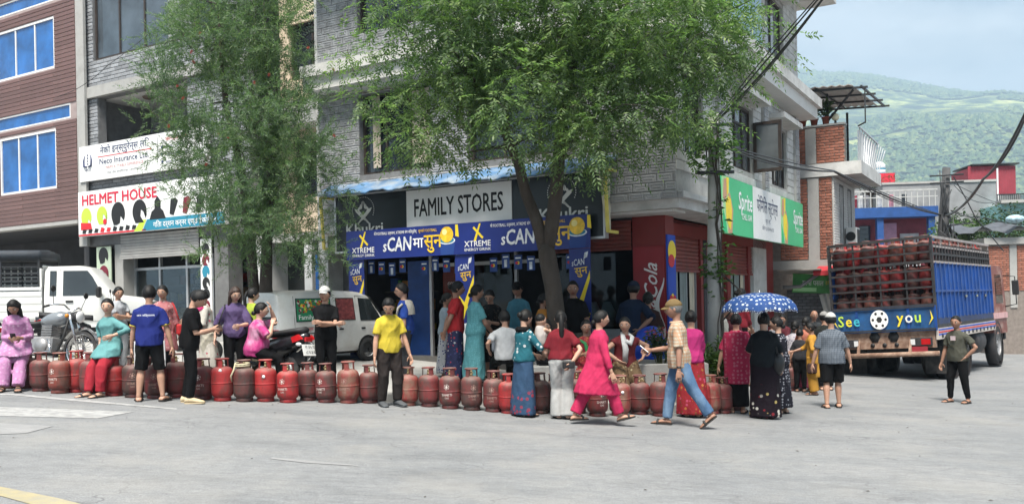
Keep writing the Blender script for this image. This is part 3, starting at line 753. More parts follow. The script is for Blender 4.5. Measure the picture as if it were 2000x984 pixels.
# striped metal sheet awning above the board
AWN = M('awning_sheet_blue', (0.09, 0.19, 0.34), 0.4, 0.5, 1.6, 0.5, 9, metal=0.2, dirt=(0.42, 0.42, 0.38), dscale=2.2, damt=0.9)
awn = []; n = 60
for i in range(n+1):
    x = -7.15+6.8*i/n; w = 0.02*sin(i*.9)+.012*sin(i*2.3)
    awn.append([(x, FY-.02, 4.16+w*.3), (x, -1.0, 4.02+w), (x, -1.28, 3.90+w), (x, -1.30, 3.85+w*1.5), (x, -1.27, 3.87+w), (x, -0.99, 3.99+w), (x, FY-.02, 4.13+w*.3)])
MB().rings(awn, 0, False, True, False).build('awning', AWN, store)
mb = MB(); mb.prism([(-1.25, 3.86), (BOARD_Y, 3.95), (BOARD_Y, 2.80), (-1.0, 2.86)], -0.50, -0.46, plane='yz'); mb.build('awning_side_sheet', M('side_sheet_cream', (0.55, 0.52, 0.42), .6, .3, 3, dirt=(.25, .24, .2)), store)
mb = MB()
for x in (-0.40, -6.98):
    mb.bar((x, -1.2, 3.86), (x, -1.12, 2.78), 0.05); mb.bar((x, -1.2, 3.86), (x, -0.75, 3.86), 0.04); mb.bar((x, -1.12, 2.78), (x, -0.72, 2.78), 0.05)
mb.build('awning_bracket', M('bracket_yellow', (0.62, 0.52, 0.12), .6, .2), store)
# the long navy banner
BY = -1.0
ban = MB().box(-6.46, -0.80, BY, BY+.02, 2.52, 3.12).build('banner', NAVY, store)
def x_mark(parent, x, z, s, y, mat, name='x_mark', lean=0.15):
    mb = MB()
    mb.prism([(x-s*.42, z+s*.30), (x-s*.30, z+s*.42), (x+s*.52, z-s*.40), (x+s*.40, z-s*.52)], y-.004, y-.0025)
    mb.prism([(x-s*.34, z-s*.62), (x-s*.14, z-s*.66), (x+s*.30, z+s*.62), (x+s*.16, z+s*.60)], y-.0065, y-.005)
    return mb.build(name, mat, parent, fix=True)
for x0 in (-6.46, -3.63):
    x_mark(ban, x0+.46, 2.93, .26, BY, YELLOW)
    lettering('lettering', 'XTREME', WHITE, ban, (x0+.46, BY-.008, 2.66), .105, .8, .012, width=.60)
    lettering('lettering', 'ENERGY DRINK', WHITE, ban, (x0+.46, BY-.008, 2.575), .052, .8, .004, width=.60)
    lettering('lettering', 's', SILVER, ban, (x0+1.03, BY-.008, 2.66), .22, .8, .025, shear=.1)
    lettering('lettering', 'CAN', SILVER, ban, (x0+1.40, BY-.008, 2.66), .27, .62, .03, shear=.1, width=.62)
    lettering('lettering', 'मा', WHITE, ban, (x0+1.88, BY-.008, 2.70), .20, .7, .012, width=.26)
    lettering('lettering', 'सुन', GOLD, ban, (x0+2.24, BY-.008, 2.69), .26, .75, .02, width=.44)
    lettering('lettering', 'यो FOOTBALL उत्सवमा, XTREME संग जितनुहोस्', WHITE, ban, (x0+1.30, BY-.008, 3.00), .055, .75, .003, width=1.1)
    lettering('lettering', 'सुनको FOOTBALL', GOLD, ban, (x0+2.12, BY-.008, 3.00), .055, .75, .003, width=.45)
    # can top with the gold ball
    cx = x0+2.58
    MB().prism([(cx-.19, 2.80), (cx+.19, 2.80), (cx+.15, 2.525), (cx-.15, 2.525)], BY-.004, BY-.0025).build('printed_can', flat('print_can_blue', (0.015, 0.05, 0.22)), ban)
    disc(ban, 'printed_can_rim', SILVER, (cx, BY-.006, 2.80), .072, 0, 2.7); disc(ban, 'printed_can_mouth', TEAL, (cx, BY-.008, 2.81), .058, 0, 2.9)
    disc(ban, 'printed_ball', GOLD, (cx, BY-.011, 2.92), .155); disc(ban, 'printed_ball_shine', flat('print_pale_gold', (0.85, 0.72, 0.28)), (cx-.05, BY-.013, 2.97), .06)
    MB().prism([(cx+.20, 2.88), (cx+.28, 2.86), (cx+.26, 3.10), (cx+.20, 3.10)], BY-.004, BY-.0025).build('printed_stroke', YELLOW, ban)
# three upright banners standing below it
for i, (xa, xb) in enumerate(((-6.44, -6.02), (-3.72, -3.28), (-1.24, -0.82))):
    v = MB().box(xa, xb, BY+.03, BY+.045, 0.45, 2.515).build('upright_banner', NAVY, store); y = BY+.03; xm = (xa+xb)/2
    lettering('lettering', 'sCAN', SILVER, v, (xm-.03, y-.004, 2.22), .11, .7, .015, width=.26, shear=.15, ry=-.1)
    lettering('lettering', 'सुन', GOLD, v, (xm+.03, y-.005, 2.06), .13, .7, .012, width=.26, ry=-.1)
    MB().prism([(xm+.08, 2.33), (xm+.15, 2.36), (xm+.17, 2.46), (xm+.10, 2.44)], y-.004, y-.002).build('printed_can', SILVER, v)
    big = MB(); big.prism([(xa+.03, 1.20), (xa+.14, 1.16), (xb-.01, 1.98), (xb-.01, 2.12)], y-.0045, y-.003); big.prism([(xa+.01, 1.80), (xa+.01, 1.70), (xb-.03, 1.28), (xb-.01, 1.36)], y-.007, y-.0055)
    big.build('x_mark', YELLOW, v, fix=True)
    MB().prism([(xm-.08, .60), (xm+.17, .60), (xm+.17, 1.22), (xm-.08, 1.18)], y-.003, y-.0015).build('printed_can', WHITE, v)
    q = MB(); q.prism([(xm-.04, .72), (xm+.14, 1.06), (xm+.14, .96), (xm+.02, .70)], y-.006, y-.0035); q.build('printed_can_mark', BLUE, v, fix=True)
# little flags strung under the banner
FLAG = M('flag_blue', (0.015, 0.05, 0.20), 0.5, 0.2); k = 0
for i in range(19):
    x = -6.0+i*0.275
    if i in (4, 9, 10, 16): continue
    z = 2.50-.03*(i % 3)
    f = MB().box(x-.085, x+.085, BY+.24, BY+.245, z-.27, z).build('bunting_flag', FLAG, store)
    f.rotation_euler = (0, 0, 0)
    if i % 2: disc(f, 'flag_emblem', YELLOW, (x, BY+.237, z-.15), .032); disc(f, 'flag_emblem', RED, (x-.025, BY+.234, z-.15), .026, 0, 1.3)
    else: MB().box(x-.03, x+.03, BY+.235, BY+.238, z-.25, z-.11).build('flag_can', SILVER, f)
    MB().box(x-.06, x+.06, BY+.235, BY+.238, z-.07, z-.045).build('flag_word', WHITE, f)
# ---- shop front details at street level
mb = MB()
for x in (-5.05, -4.35, -2.95, -2.2): mb.box(x-.03, x+.03, 0.02, 0.09, GZ, Z1-.27)
mb.box(-5.05, -2.2, 0.021, 0.089, 2.35, 2.42); mb.build('shop_frame', ALU, store)
glz = MB().box(-2.17, -0.44, 0.04, 0.05, 1.05, 2.9).build('shop_window', CLEAR, store)
MB().box(-2.17, -0.43, 0.0, 0.08, GZ, 1.045).build('stall_riser', M('riser_panel', (0.30, 0.32, 0.34), .5, .1), store)
MB().box(-4.3, -3.0, 0.10, 0.11, GZ, 2.34).build('shop_window', CLEAR, store)
mb = shutter(store, ('y', 0.0), -2.17, -0.43, 2.55, 3.05, mat=SHUTTER_RED, depth=-0.03)
# blue door with the energy-drink figure, left of the fridge
MB().box(-5.75, -5.1, 0.15, 0.2, GZ, 2.5).build('shop_door', M('door_blue', (0.012, 0.05, 0.20), .45, .2), store)
# a window poster of a smiling face in blue, left of the first banner
pst = MB().box(-8.25, -7.55, -0.06, -0.03, 0.9, 2.75).build('poster', M('poster_blue', (0.010, 0.10, 0.33), .4, .25, 1.2), store)
disc(pst, 'printed_hair', BLACK, (-7.86, -.064, 2.05), .30, 0, .72); disc(pst, 'printed_face', flat('print_face', (0.33, 0.20, 0.15)), (-7.86, -.067, 2.02), .19, 0, .7)
MB().prism([(-8.2, .92), (-7.58, .92), (-7.62, 1.5), (-7.8, 1.75), (-8.0, 1.75), (-8.18, 1.45)], -.066, -.0645).build('printed_body', flat('print_mauve', (.22, .2, .28)), pst)
sl = MB()
for k in range(5): MB().box(XL+.2, -6.0, 1.2, 1.6, .5+.45*k, .53+.45*k).build('shop_shelf', M('shelf_wood', (.10, .08, .06)), store)
# drinks fridge: a thing of its own
fr_ = bempty('drinks_fridge', -4.68, 0.42, GZ, label='tall red drinks fridge with beer bottles printed low on its door', cat='fridge')
FRED = M('fridge_red', (0.20, 0.035, 0.022), 0.45, 0.15); MB().box(-.33, .33, 0, .6, 0, 1.95).build('cabinet', FRED, fr_)
MB().box(-.29, .29, -.035, -.005, .62, 1.86).build('door', M('fridge_door', (0.13, 0.028, 0.02), .2, .3, 2), fr_)
dp = MB().box(-.31, .31, -.035, -.005, .03, .58).build('lower_panel', M('fridge_orange', (0.32, 0.055, 0.02), .5, .2), fr_)
BOT = flat('bottle_dark', (0.03, 0.035, 0.015))
for k in range(4):
    x = -.2+.135*k; bt = MB().lathe([(.04, .05), (.04, .30), (.018, .38), (.015, .48)], 10, (x, -.037, .03)).build('printed_bottle', BOT, dp); bt.scale = (1, .3, 1); bt.location = (0, -.028, 0)
    MB().box(x-.03, x+.03, -.056, -.054, .17, .26).build('bottle_label', YELLOW if k % 2 else CREAM, dp)
lettering('lettering', 'GORKHA', CREAM, fr_, (0, -.04, 1.48), .07, .7, .006, width=.36)

PK = [M('packet_%d' % i, c, .45, .2, 20) for i, c in enumerate(((.45, .05, .04), (.5, .4, .05), (.05, .12, .4), (.5, .5, .48), (.08, .3, .1), (.45, .2, .04)))]
pr = random.Random(3)
for k in range(4):
    x = XL+.35; n_ = 0
    while x < -6.1:
        ci = pr.randrange(6); w, h = pr.uniform(.08, .2), pr.uniform(.12, .32); z = .535+.45*k
        o = MB().box(-w/2, w/2, 0, .2, 0, h, ch=.008).build('shop_packet', PK[ci], None, loc=b2w(x+w/2, 1.22, z)); o.rotation_euler = (0, 0, BA)
        tag(o, '%s packet, %s from the left on the %s shelf up inside the corner store' % (('red', 'yellow', 'blue', 'white', 'green', 'orange')[ci], ORD[n_], ORD[k]), 'packet', 'packets on the store shelves'); x += w+.03; n_ += 1
for x in (-2.05, -1.75, -1.4, -1.1): MB().tube([(x, .3, 1.1), (x+.02, .3, 1.35), (x, .3, 1.55)], [.13, .15, .07], 10).build('white_sack', M('sack_white', (.4, .4, .4), .8, .2, 4, .5, 20), store)
# ------------------------------------------------------------------ grey brick building with the helmet shop
BRICK_GREY = M('grey_stone_brick', (0.25, 0.26, 0.275), 0.8, 0.25, 5, 0.5, 40, rnd=0.28, dirt=(0.13, 0.13, 0.135), dscale=6, damt=0.5)
CONCRETE = M('concrete_band', (0.36, 0.355, 0.34), 0.85, 0.15, 2.5, 0.3, 50, dirt=(0.17, 0.165, 0.155), dscale=2.5, damt=0.7)
nb = bempty('shop_building', -13.6, 0, 0, label='grey stone brick building over the helmet shop', cat='building')
OX = 13.6                                      # local x = grid x + OX
def bx(x): return x+OX
X0, X1 = bx(-17.0), bx(-10.35)
hol = [(bx(-16.35), bx(-12.6), 6.10, 7.45), (bx(-16.5), bx(-13.3), 8.5, 10.9), (bx(-12.4), bx(-11.2), 8.6, 10.2)]
mb = MB(); wall_with_holes(mb, ('y', 0), X0, X1, 3.35, 12.0, hol, 0.25); nw = mb.build('front_wall', MORTAR, nb)
clad(nw, ('y', 0), X0, X1, 4.84, 7.44, .32, .10, BRICK_GREY, hol, inset=False, near=(bx(-16.5), 6.5), d=.025, name='brick', most=150)
clad(nw, ('y', 0), X0, X1, 7.78, 12.0, .32, .10, BRICK_GREY, hol, inset=False, near=(bx(-15), 8.0), d=.025, name='brick', most=300)
MB().box(X0, X1, -.12, 0, 7.46, 7.76).build('floor_band', CONCRETE, nb)
mb = MB(); mb.box(X0+.4, bx(-12.3), .26, 1.9, 7.46, 7.6); mb.build('balcony_soffit', SOFFIT, nb)
mb = MB(); mb.box(bx(-16.6), bx(-12.3), 1.9, 2.0, 5.4, 7.46); mb.box(bx(-16.7), bx(-16.6), .26, 1.9, 5.4, 7.46); mb.box(bx(-12.3), bx(-12.2), .26, 1.9, 5.4, 7.46); mb.box(bx(-16.6), bx(-12.3), .26, 1.9, 5.3, 5.4)
nbk = mb.build('balcony_wall', MORTAR, nb)
clad(nbk, ('y', 1.9), bx(-16.6), bx(-12.3), 5.6, 7.46, .32, .10, BRICK_GREY, [(bx(-15), bx(-12.9), 5.4, 6.85)], inset=False, d=.025, name='brick', most=80)
window(nb, ('y', 1.88), bx(-15), bx(-12.9), 5.7, 6.85, 3, depth=-.03)
dl = MB().ball((0, 0, 0), (.17, .17, .06)).build('ceiling_lamp', M('lamp_brown', (.12, .09, .07)), nb, loc=(bx(-15.1), .7, 7.43))
window(nb, ('y', 0), bx(-16.5), bx(-13.3), 8.5, 10.9, 3, gmat=glass('smoked_glass', (0.05, 0.065, 0.08)), depth=.08, fw=.07)
window(nb, ('y', 0), bx(-12.4), bx(-11.2), 8.6, 10.2, 2, depth=.10)
MB().box(X0-.02, X0+.34, -.2, -.121, 3.35, 12.0).build('corner_pier', CONCRETE, nb)
MB().box(X0+.35, X1, 2.5, 9, .3, 12).build('rear_block', CONCRETE, nb)
MB().box(X0, X1, -.02, 2.49, 12.0, 12.3).build('roof_slab', CONCRETE, nb)
# signs
ns = MB().box(bx(-16.88), bx(-11.6), -.24, -.16, 5.13, 6.10).build('insurance_sign', WHITE_BOARD, nb)
NAVYP = flat('print_navy', (0.02, 0.03, 0.10)); sy = -.245
lettering('lettering', 'नेको इन्स्युरेन्स लि.', NAVYP, ns, (bx(-14.92), sy, 5.83), .17, .8, .004, width=2.1)
MB().box(bx(-16.05), bx(-13.75), sy, sy+.003, 5.735, 5.755).build('red_rule', RED, ns)
lettering('lettering', 'Neco Insurance Ltd.', NAVYP, ns, (bx(-14.92), sy, 5.54), .15, .8, .004, width=2.1)
lettering('lettering', 'MAKE A STABLE DIFFERENCE', flat('print_faded_red', (.5, .2, .2)), ns, (bx(-14.9), sy, 5.40), .07, .8, 0, width=1.6)
lettering('lettering', '“नेपाल बीमा प्राधिकरणबाट इजाजत प्राप्त”', GREY_PRINT, ns, (bx(-14.9), sy, 5.25), .06, .8, 0, width=1.55)
MB().box(bx(-13.52), bx(-13.50), sy, sy+.003, 5.3, 6.0).build('rule', GREY_PRINT, ns)
for k, s in enumerate(('कार्यालय', '०६१-५३४२१८', 'info@necoins.com', 'www.necoins.com')):
    lettering('lettering', s, RED if k == 0 else NAVYP, ns, (bx(-12.75), sy, 5.88-.19*k), .085, .8, .0, width=.9)
    if k: disc(ns, 'contact_icon', NAVYP, (bx(-13.33), sy, 5.92-.19*k), .045)
lg = MB(); cx = bx(-16.5)
for s in (-1, 1):
    lg.tube([(cx+s*.03, sy, 5.52), (cx+s*.16, sy, 5.54), (cx+s*.17, sy, 5.70), (cx+s*.13, sy, 5.84)], [.02, .034, .026, .008], 6)
for k in range(4): lg.ball((cx, sy, 5.60+.08*k), (.024, .006, .03), n=8, m=5)
lg.build('emblem', NAVYP, ns); lettering('lettering', 'NECO', NAVYP, ns, (cx, sy, 5.40), .07, .9, .004, width=.28)
hs = MB().box(bx(-16.82), bx(-10.9), -.34, -.22, 3.60, 4.83).build('helmet_sign', WHITE_BOARD, nb); sy = -.345
lettering('lettering', 'HELMET HOUSE', flat('print_crimson', (0.52, 0.02, 0.05)), hs, (bx(-15.05), sy, 4.45), .27, .9, .035, width=3.2)
MB().box(bx(-16.81), bx(-13.9), sy, sy+.003, 3.61, 3.655).build('red_strip', RED, hs)
MB().prism([(bx(-14.05), 3.61), (bx(-10.92), 3.61), (bx(-10.92), 3.90), (bx(-13.85), 3.90)], sy, sy+.003).build('teal_strip', TEAL, hs)
MB().prism([(bx(-14.4), 3.61), (bx(-14.08), 3.61), (bx(-13.88), 3.90), (bx(-14.1), 3.90)], sy-.001, sy+.002).build('lime_strip', LIME, hs)
lettering('lettering', 'गिता दर्शन कर्नर एण्ड डेकोरेशन', WHITE, hs, (bx(-12.4), sy-.003, 3.68), .13, .8, .004, width=2.4)
def helmet_print(parent, x, z, s, mat, kind=0, y=0):
    """a helmet drawn on a board: shell outline with its visor cut out"""
    pts = []
    for k in range(15):
        a = rad(215)-rad(250)*k/14; pts.append((x+s*.5*cos(a), z+s*.55*sin(a)))
    pts += [(x+s*.38, z-.30*s), (x+s*.18, z-.1*s), (x+s*.12, z-.42*s), (x-s*.1, z-.5*s), (x-s*.34, z-.5*s)]
    if kind == 1: pts[-5:] = [(x+s*.5, z-.15*s), (x+s*.1, z+.1*s), (x+s*.05, z-.2*s), (x+s*.3, z-.5*s), (x-s*.3, z-.5*s)]
    o = MB().prism(pts, y-.004, y-.001).build('printed_helmet', mat, parent, fix=True)
    return o
MAROON = flat('print_maroon', (.16, .015, .03))
for k, (x, m) in enumerate(((-16.45, LIME), (-15.75, LIME), (-15.05, BLACK), (-14.15, BLACK))): helmet_print(hs, bx(x), 4.12, .58 if k > 1 else .46, m, k % 2, sy)
MB().prism([(bx(-16.7), 3.78), (bx(-16.2), 3.78), (bx(-16.25), 3.95), (bx(-16.7), 3.98)], sy-.008, sy-.006).build('printed_patch', RED, hs)
disc(hs, 'printed_patch', RED, (bx(-15.62), sy-.008, 3.95), .08)
MB().prism([(bx(-13.75), 3.88), (bx(-13.1), 3.88), (bx(-13.2), 4.08), (bx(-13.3), 4.15), (bx(-13.3), 4.35), (bx(-13.42), 4.47), (bx(-13.54), 4.35), (bx(-13.54), 4.15), (bx(-13.66), 4.08)], sy-.004, sy-.001).build('printed_mask', BLACK, hs)
for k in range(4): MB().prism([(bx(-12.95+.5*k), 3.98), (bx(-12.8+.5*k), 3.94), (bx(-12.62+.5*k), 4.3), (bx(-12.72+.5*k), 4.38), (bx(-12.9+.5*k), 4.35)], sy-.004, sy-.001).build('printed_glove', MAROON if k == 1 else BLACK, hs)
for k in range(9): MB().prism([(bx(-16.65+.27*k), 3.68), (bx(-16.5+.27*k), 3.67), (bx(-16.45+.27*k), 3.77), (bx(-16.6+.27*k), 3.79+.02*(k % 2))], sy-.004, sy-.001).build('printed_part', RED if k in (3, 4) else BLACK, hs)
# street level
ng = .92
SHUT_GREY = M('shutter_grey', (0.30, 0.295, 0.285), .6, .12, 3, .1, 60, dirt=(.18, .17, .16))
shutter(nb, ('y', 0), bx(-15.3), bx(-12.15), 3.02, 3.58, SHUT_GREY, .08, depth=-.10)
MB().box(bx(-15.3), bx(-12.15), -.16, -.02, 2.92, 2.965).build('shutter_rail', SHUT_GREY, nb)
mb = MB()
for x in (-15.30, -14.25, -13.15, -12.15): mb.box(bx(x)-.035, bx(x)+.035, .30, .38, ng, 2.97)
mb.box(bx(-15.3), bx(-12.15), .302, .378, 2.62, 2.69); mb.build('shop_frame', ALU, nb)
for a, b in ((-15.26, -14.29), (-14.21, -13.19), (-13.11, -12.19)):
    MB().box(bx(a), bx(b), .33, .34, ng, 2.62).build('shop_window', CLEAR, nb)
MB().box(bx(-15.7), bx(-15.34), -.02, .35, .3, 3.34).build('shop_pier', CONCRETE, nb)
MB().box(bx(-11.6), bx(-11.1), -.1, .35, .3, 3.34).build('shop_pier', M('pier_dark_grey', (.13, .13, .13), .8, .2), nb)
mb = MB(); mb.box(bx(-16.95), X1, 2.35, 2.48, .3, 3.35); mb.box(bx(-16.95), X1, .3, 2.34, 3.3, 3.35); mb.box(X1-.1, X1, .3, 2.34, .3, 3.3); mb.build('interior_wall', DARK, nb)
MB().box(X0, X1, -.4, 2.34, .3, ng-.002).build('shop_floor', PAVE, nb)
for z in (1.3, 1.75, 2.2): MB().box(bx(-15.2), bx(-12.2), 1.2, 1.7, z, z+.03).build('shelf', MATS['shelf_wood'], nb)
GREENP = M('panel_pale_green', (.42, .5, .38), .6, .1)
for x0, x1, m, n in ((-16.35, -15.72, GREENP, 4), (-12.08, -11.68, WHITE_BOARD, 7)):
    pn = MB().box(bx(x0), bx(x1), -.13, -.10, ng+.05, 3.30).build('helmet_panel', m, nb)
    for k in range(n): helmet_print(pn, bx((x0+x1)/2), 3.05-(2.0/n)*k, (x1-x0)*.68, (BLACK, MAROON, TEAL, BLACK)[k % 4], k % 2, -.133)
tag(nb)
BOXC = [M('carton_%s' % n, c, .6, .15) for n, c in (('blue', (.02, .12, .3)), ('white', (.5, .5, .48)), ('yellow', (.5, .36, .06)), ('brown', (.28, .18, .09)), ('black', (.02, .02, .022)), ('red', (.3, .03, .03)))]
k = 0
for zi, z in enumerate((1.33, 1.78, 2.23)):
    x = -15.1; n_ = 0
    while x < -12.4:
        w = R.uniform(.16, .42); h = R.uniform(.12, .34)
        p = b2w(x+w/2, 1.28, z)
        o = MB().box(-w/2, w/2, 0, .3, 0, h, ch=.01).build('stock_box', BOXC[k % 6], None, loc=p); o.rotation_euler = (0, 0, BA)
        tag(o, '%s box, %s from the left on the %s shelf of the helmet shop' % (('blue', 'white', 'yellow', 'brown', 'black', 'red')[k % 6], ORD[n_], ('lower', 'middle', 'upper')[zi]), 'box', 'stock boxes in the helmet shop'); n_ += 1
        x += w+R.uniform(.02, .12); k += 1

# ------------------------------------------------------------------ brown clad building at the edge
bb = bempty('clad_building', -21.0, 0, 0, label='brown wood-clad building with blue glass windows and white frames', cat='building')
def cx_(x): return x+21.0
SIDING = M('siding_brown', (0.135, 0.078, 0.072), 0.55, 0.18, 3, 0.25, 30, rnd=0.12, stretch=(.3, 1, 3))
BLUEGLASS = glass('window_glass_blue', (0.012, 0.09, 0.28), .05)
WFRAME = M('window_frame_white', (.66, .66, .65), .4, .05)
YB = -.18
hb = [(cx_(-21.05), cx_(-18.05), 8.52, 10.0), (cx_(-20.95), cx_(-18.05), 5.08, 6.78), (cx_(-25), cx_(-17.35), 7.0, 7.42), (cx_(-25), cx_(-17.4), 10.45, 10.85)]
mb = MB(); wall_with_holes(mb, ('y', YB), cx_(-33), cx_(-17.06), 4.1, 12.6, hb, .25); bw = mb.build('front_wall', M('siding_gap', (.30, .24, .23), .8), bb)
clad(bw, ('y', YB), cx_(-33), cx_(-17.06), 4.12, 12.6, 3.3, .118, SIDING, hb, gap=.012, d=.022, inset=False, name='plank', most=300, near=(cx_(-19), 7))
w = window(bb, ('y', YB), *hb[0], 3, fmat=WFRAME, gmat=BLUEGLASS, depth=.02); window(bb, ('y', YB), *hb[1], 3, fmat=WFRAME, gmat=BLUEGLASS, depth=.02)
window(bb, ('y', YB), *hb[2], 1, fmat=WFRAME, gmat=BLUEGLASS, fw=.04, depth=.02); window(bb, ('y', YB), *hb[3], 1, fmat=WFRAME, gmat=BLUEGLASS, fw=.04, depth=.02)
MB().box(cx_(-27), cx_(-17.06), YB-.04, YB+.3, 4.0, 4.098).build('floor_edge', CONCRETE, bb)
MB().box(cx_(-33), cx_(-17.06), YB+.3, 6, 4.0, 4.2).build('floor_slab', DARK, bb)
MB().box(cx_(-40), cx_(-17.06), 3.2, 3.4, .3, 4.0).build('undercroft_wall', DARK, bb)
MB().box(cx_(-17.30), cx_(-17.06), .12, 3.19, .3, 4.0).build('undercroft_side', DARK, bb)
MB().box(cx_(-27), cx_(-17.06), 4.5, 9, 4.2, 12.6).build('rear_block', CONCRETE, bb)
for x in (-17.5,): MB().box(cx_(x)-.2, cx_(x)+.2, .4, .8, .3, 4.0).build('pillar', M('pillar_blue_grey', (.08, .10, .12), .7, .2), bb)
# ------------------------------------------------------------------ narrow beige building between
be = bempty('beige_building', -9.0, 1.0, 0, label='narrow beige plastered building between the helmet shop and the store', cat='building')
BEIGE = M('plaster_beige', (0.56, 0.46, 0.34), .85, .08, 1.5, .2, 50, dirt=(.36, .30, .23), dscale=1.2, damt=.5)
hbe = [(-.9, .5, 4.3, 5.7), (-1.0, .4, 7.2, 8.6)]
mb = MB(); wall_with_holes(mb, ('y', 0), -1.34, 1.26, 3.3, 12.4, hbe, .2); mb.build('front_wall', BEIGE, be)
for h in hbe: window(be, ('y', 0), *h, 2, depth=.1)
MB().box(-1.34, 1.26, -.7, -.001, 5.95, 6.15).build('balcony_slab', PLASTER, be)
MB().box(-1.34, 1.26, -.75, -.701, 5.90, 6.45).build('balcony_parapet', M('parapet_grey', (.32, .32, .31), .8, .2, 6, .6, 20), be)
MB().box(-1.34, 1.26, -.9, .1, 3.1, 3.299).build('floor_band', CONCRETE, be)
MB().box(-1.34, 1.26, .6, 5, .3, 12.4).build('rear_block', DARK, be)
for x in (-1.22, .42): MB().box(x-.12, x+.12, -.95, .3, .3, 3.099).build('white_pier', M('pier_white', (.55, .55, .54), .7, .1, dirt=(.3, .3, .3)), be)
MB().box(-1.1, .3, -.1, -.05, .5, 3.09).build('shop_front', glass('shopfront_dark', (.02, .025, .025)), be)
# potted conifer on the beige balcony edge
pc = bempty('conifer_pot_plant', -7.75, -.05, 6.46, label='dark tiered conifer standing above the beige balcony', cat='plant')
CON = M('conifer_needles', (.018, .035, .02), .8, .3, 8)
MB().tube([(0, 0, -.3), (.03, 0, .8), (0, 0, 1.9), (.02, 0, 3.2)], [.04, .035, .028, .015], 8).build('trunk', M('conifer_bark', (.05, .035, .025)), pc)
mb = MB()
for k in range(7):
    z = .9+.36*k; n = 8; L = .62*(1-.08*k)
    for j in range(n):
        a = 2*pi*j/n+.4*k
        for f in range(9):
            r = L*(.2+.8*f/8); zz = z+.10*sin(f/8*pi)-.05*f/8; w = .09*(1-f/12)
            mb.tube([(r*cos(a), r*sin(a), zz), (r*cos(a)+.06*cos(a)-.0*sin(a), r*sin(a)+.06*sin(a), zz+.05)], [w*.6, .01], 5, caps=False)
mb.build('crown', CON, pc)
# ------------------------------------------------------------------ brick building next along the side street
RED_BRICK = M('red_brick', (0.30, 0.115, 0.075), 0.9, 0.25, 9, 0.5, 40, rnd=0.25, dirt=(0.16, 0.10, 0.08), dscale=12, damt=0.6)
BRICK_MORTAR = M('brick_mortar', (0.20, 0.17, 0.15), 0.95, 0.2, 8, .4, 40)
WHITE_TILE = M('white_brick_tile', (0.52, 0.51, 0.49), 0.7, 0.12, 6, .3, 40, rnd=.08, dirt=(.3, .29, .27), dscale=3)
rb = bempty('brick_building', .9, 9.2, 0, label='bare red brick building with a roof terrace beside the side street', cat='building')
XF = .46                                           # street front (local x)
mb = MB().box(-4, XF, 0, 3.2, -.6, 4.72); rw = mb.build('brick_wall', BRICK_MORTAR, rb)
clad(rw, ('y', 0), -.9, XF, 2.55, 4.70, .24, .075, RED_BRICK, [(-.16, .13, 2, 5)], inset=False, gap=.014, d=.02, name='brick', most=300, near=(.2, 3.5), jitter=.006)
MB().box(-.155, .125, -.035, -.001, 2.3, 4.70).build('concrete_column', CONCRETE, rw)
MB().box(-4, XF+.02, -.05, .2, 2.30, 2.53).build('lintel', CONCRETE, rw)
MB().box(-4, XF+.75, -.06, 3.3, 4.73, 5.07).build('floor_slab', PLASTER, rb)
pw = MB().box(-4, XF+.34, 0.0, .22, 5.08, 6.05).build('parapet', BRICK_MORTAR, rb)
clad(pw, ('y', 0), -.9, XF+.34, 5.09, 6.03, .24, .075, RED_BRICK, [(-.2, .08, 5, 7)], inset=False, gap=.014, d=.02, name='brick', most=200, near=(.2, 5.5), jitter=.006)
MB().box(-.195, .075, -.03, -.001, 5.09, 6.03).build('concrete_column', CONCRETE, pw)
MB().box(-4, XF+.36, -.03, .25, 6.06, 6.11).build('coping', CONCRETE, rb)
fw_ = MB().box(XF, XF+.03, .02, 3.15, -.6, 4.72).build('front_wall', MORTAR_PALE, rb)
clad(fw_, ('x', XF+.03), .02, 3.15, 2.5, 4.7, .22, .07, WHITE_TILE, [(.8, 1.4, 2.6, 4.6), (2.0, 2.6, 2.6, 4.6)], inset=False, gap=.01, d=.012, name='tile', most=120, near=(0, 4))
for a, b in ((.8, 1.4), (2.0, 2.6)): window(rb, ('x', XF+.03), a, b, 2.6, 4.6, 2, depth=.01)
ac = MB().box(XF+.06, XF+.36, 1.45, 1.95, 2.95, 3.45, ch=.02).build('air_conditioner', M('ac_white', (.6, .6, .58), .5, .08), rb)
disc(ac, 'fan_grille', BLACK, (XF+.2, 1.445, 3.2), .13); MB().box(XF+.361, XF+.365, 1.5, 1.9, 3.0, 3.4).build('vent', BLACK, ac)
# glazed balcony railing and shed roof
mb = MB()
for k in range(12): mb.bar((XF+.70, .1+.27*k, 5.07), (XF+.70, .1+.41*k, 5.95), .025)
mb.bar((XF+.70, 0, 5.95), (XF+.70, 3.2, 5.95), .04); mb.build('balcony_railing', ALU, rb)
MB().box(XF+.64, XF+.65, .1, 3.1, 5.1, 5.9).build('railing_panel', M('railing_panel_grey', (.42, .44, .45), .4), rb)
SHEET = M('roof_sheet_rusty', (.33, .30, .28), .6, .2, 2, .2, 30, dirt=(.2, .14, .1), dscale=3, damt=.7)
rf = [];
for k in range(40):
    x = -2.9+4.0*k/39; w = .018*cos(k*pi); rf.append([(x, -.5, 7.02+w+.06*(-x)), (x, 3.6, 7.25+w+.06*(-x)), (x, 3.6, 7.23+w+.06*(-x)), (x, -.5, 7.0+w+.06*(-x))])
MB().rings(rf, 0, True, False, True).build('shed_roof', SHEET, rb)
BLK = M('steel_black', (.025, .027, .03), .5, .2); mb = MB()
for y in (-.4, .9, 2.2, 3.5): mb.bar((-2.5, y, 7.09+.058*(y+.4)), (1.45, y, 6.86+.058*(y+.4)), .05)
for x in (-2.0, -.9, .2, 1.3): mb.bar((x, -.45, 6.97-.06*x), (x, 3.5, 7.18-.06*x), .05)
mb.build('roof_frame', BLK, rb); mb = MB()
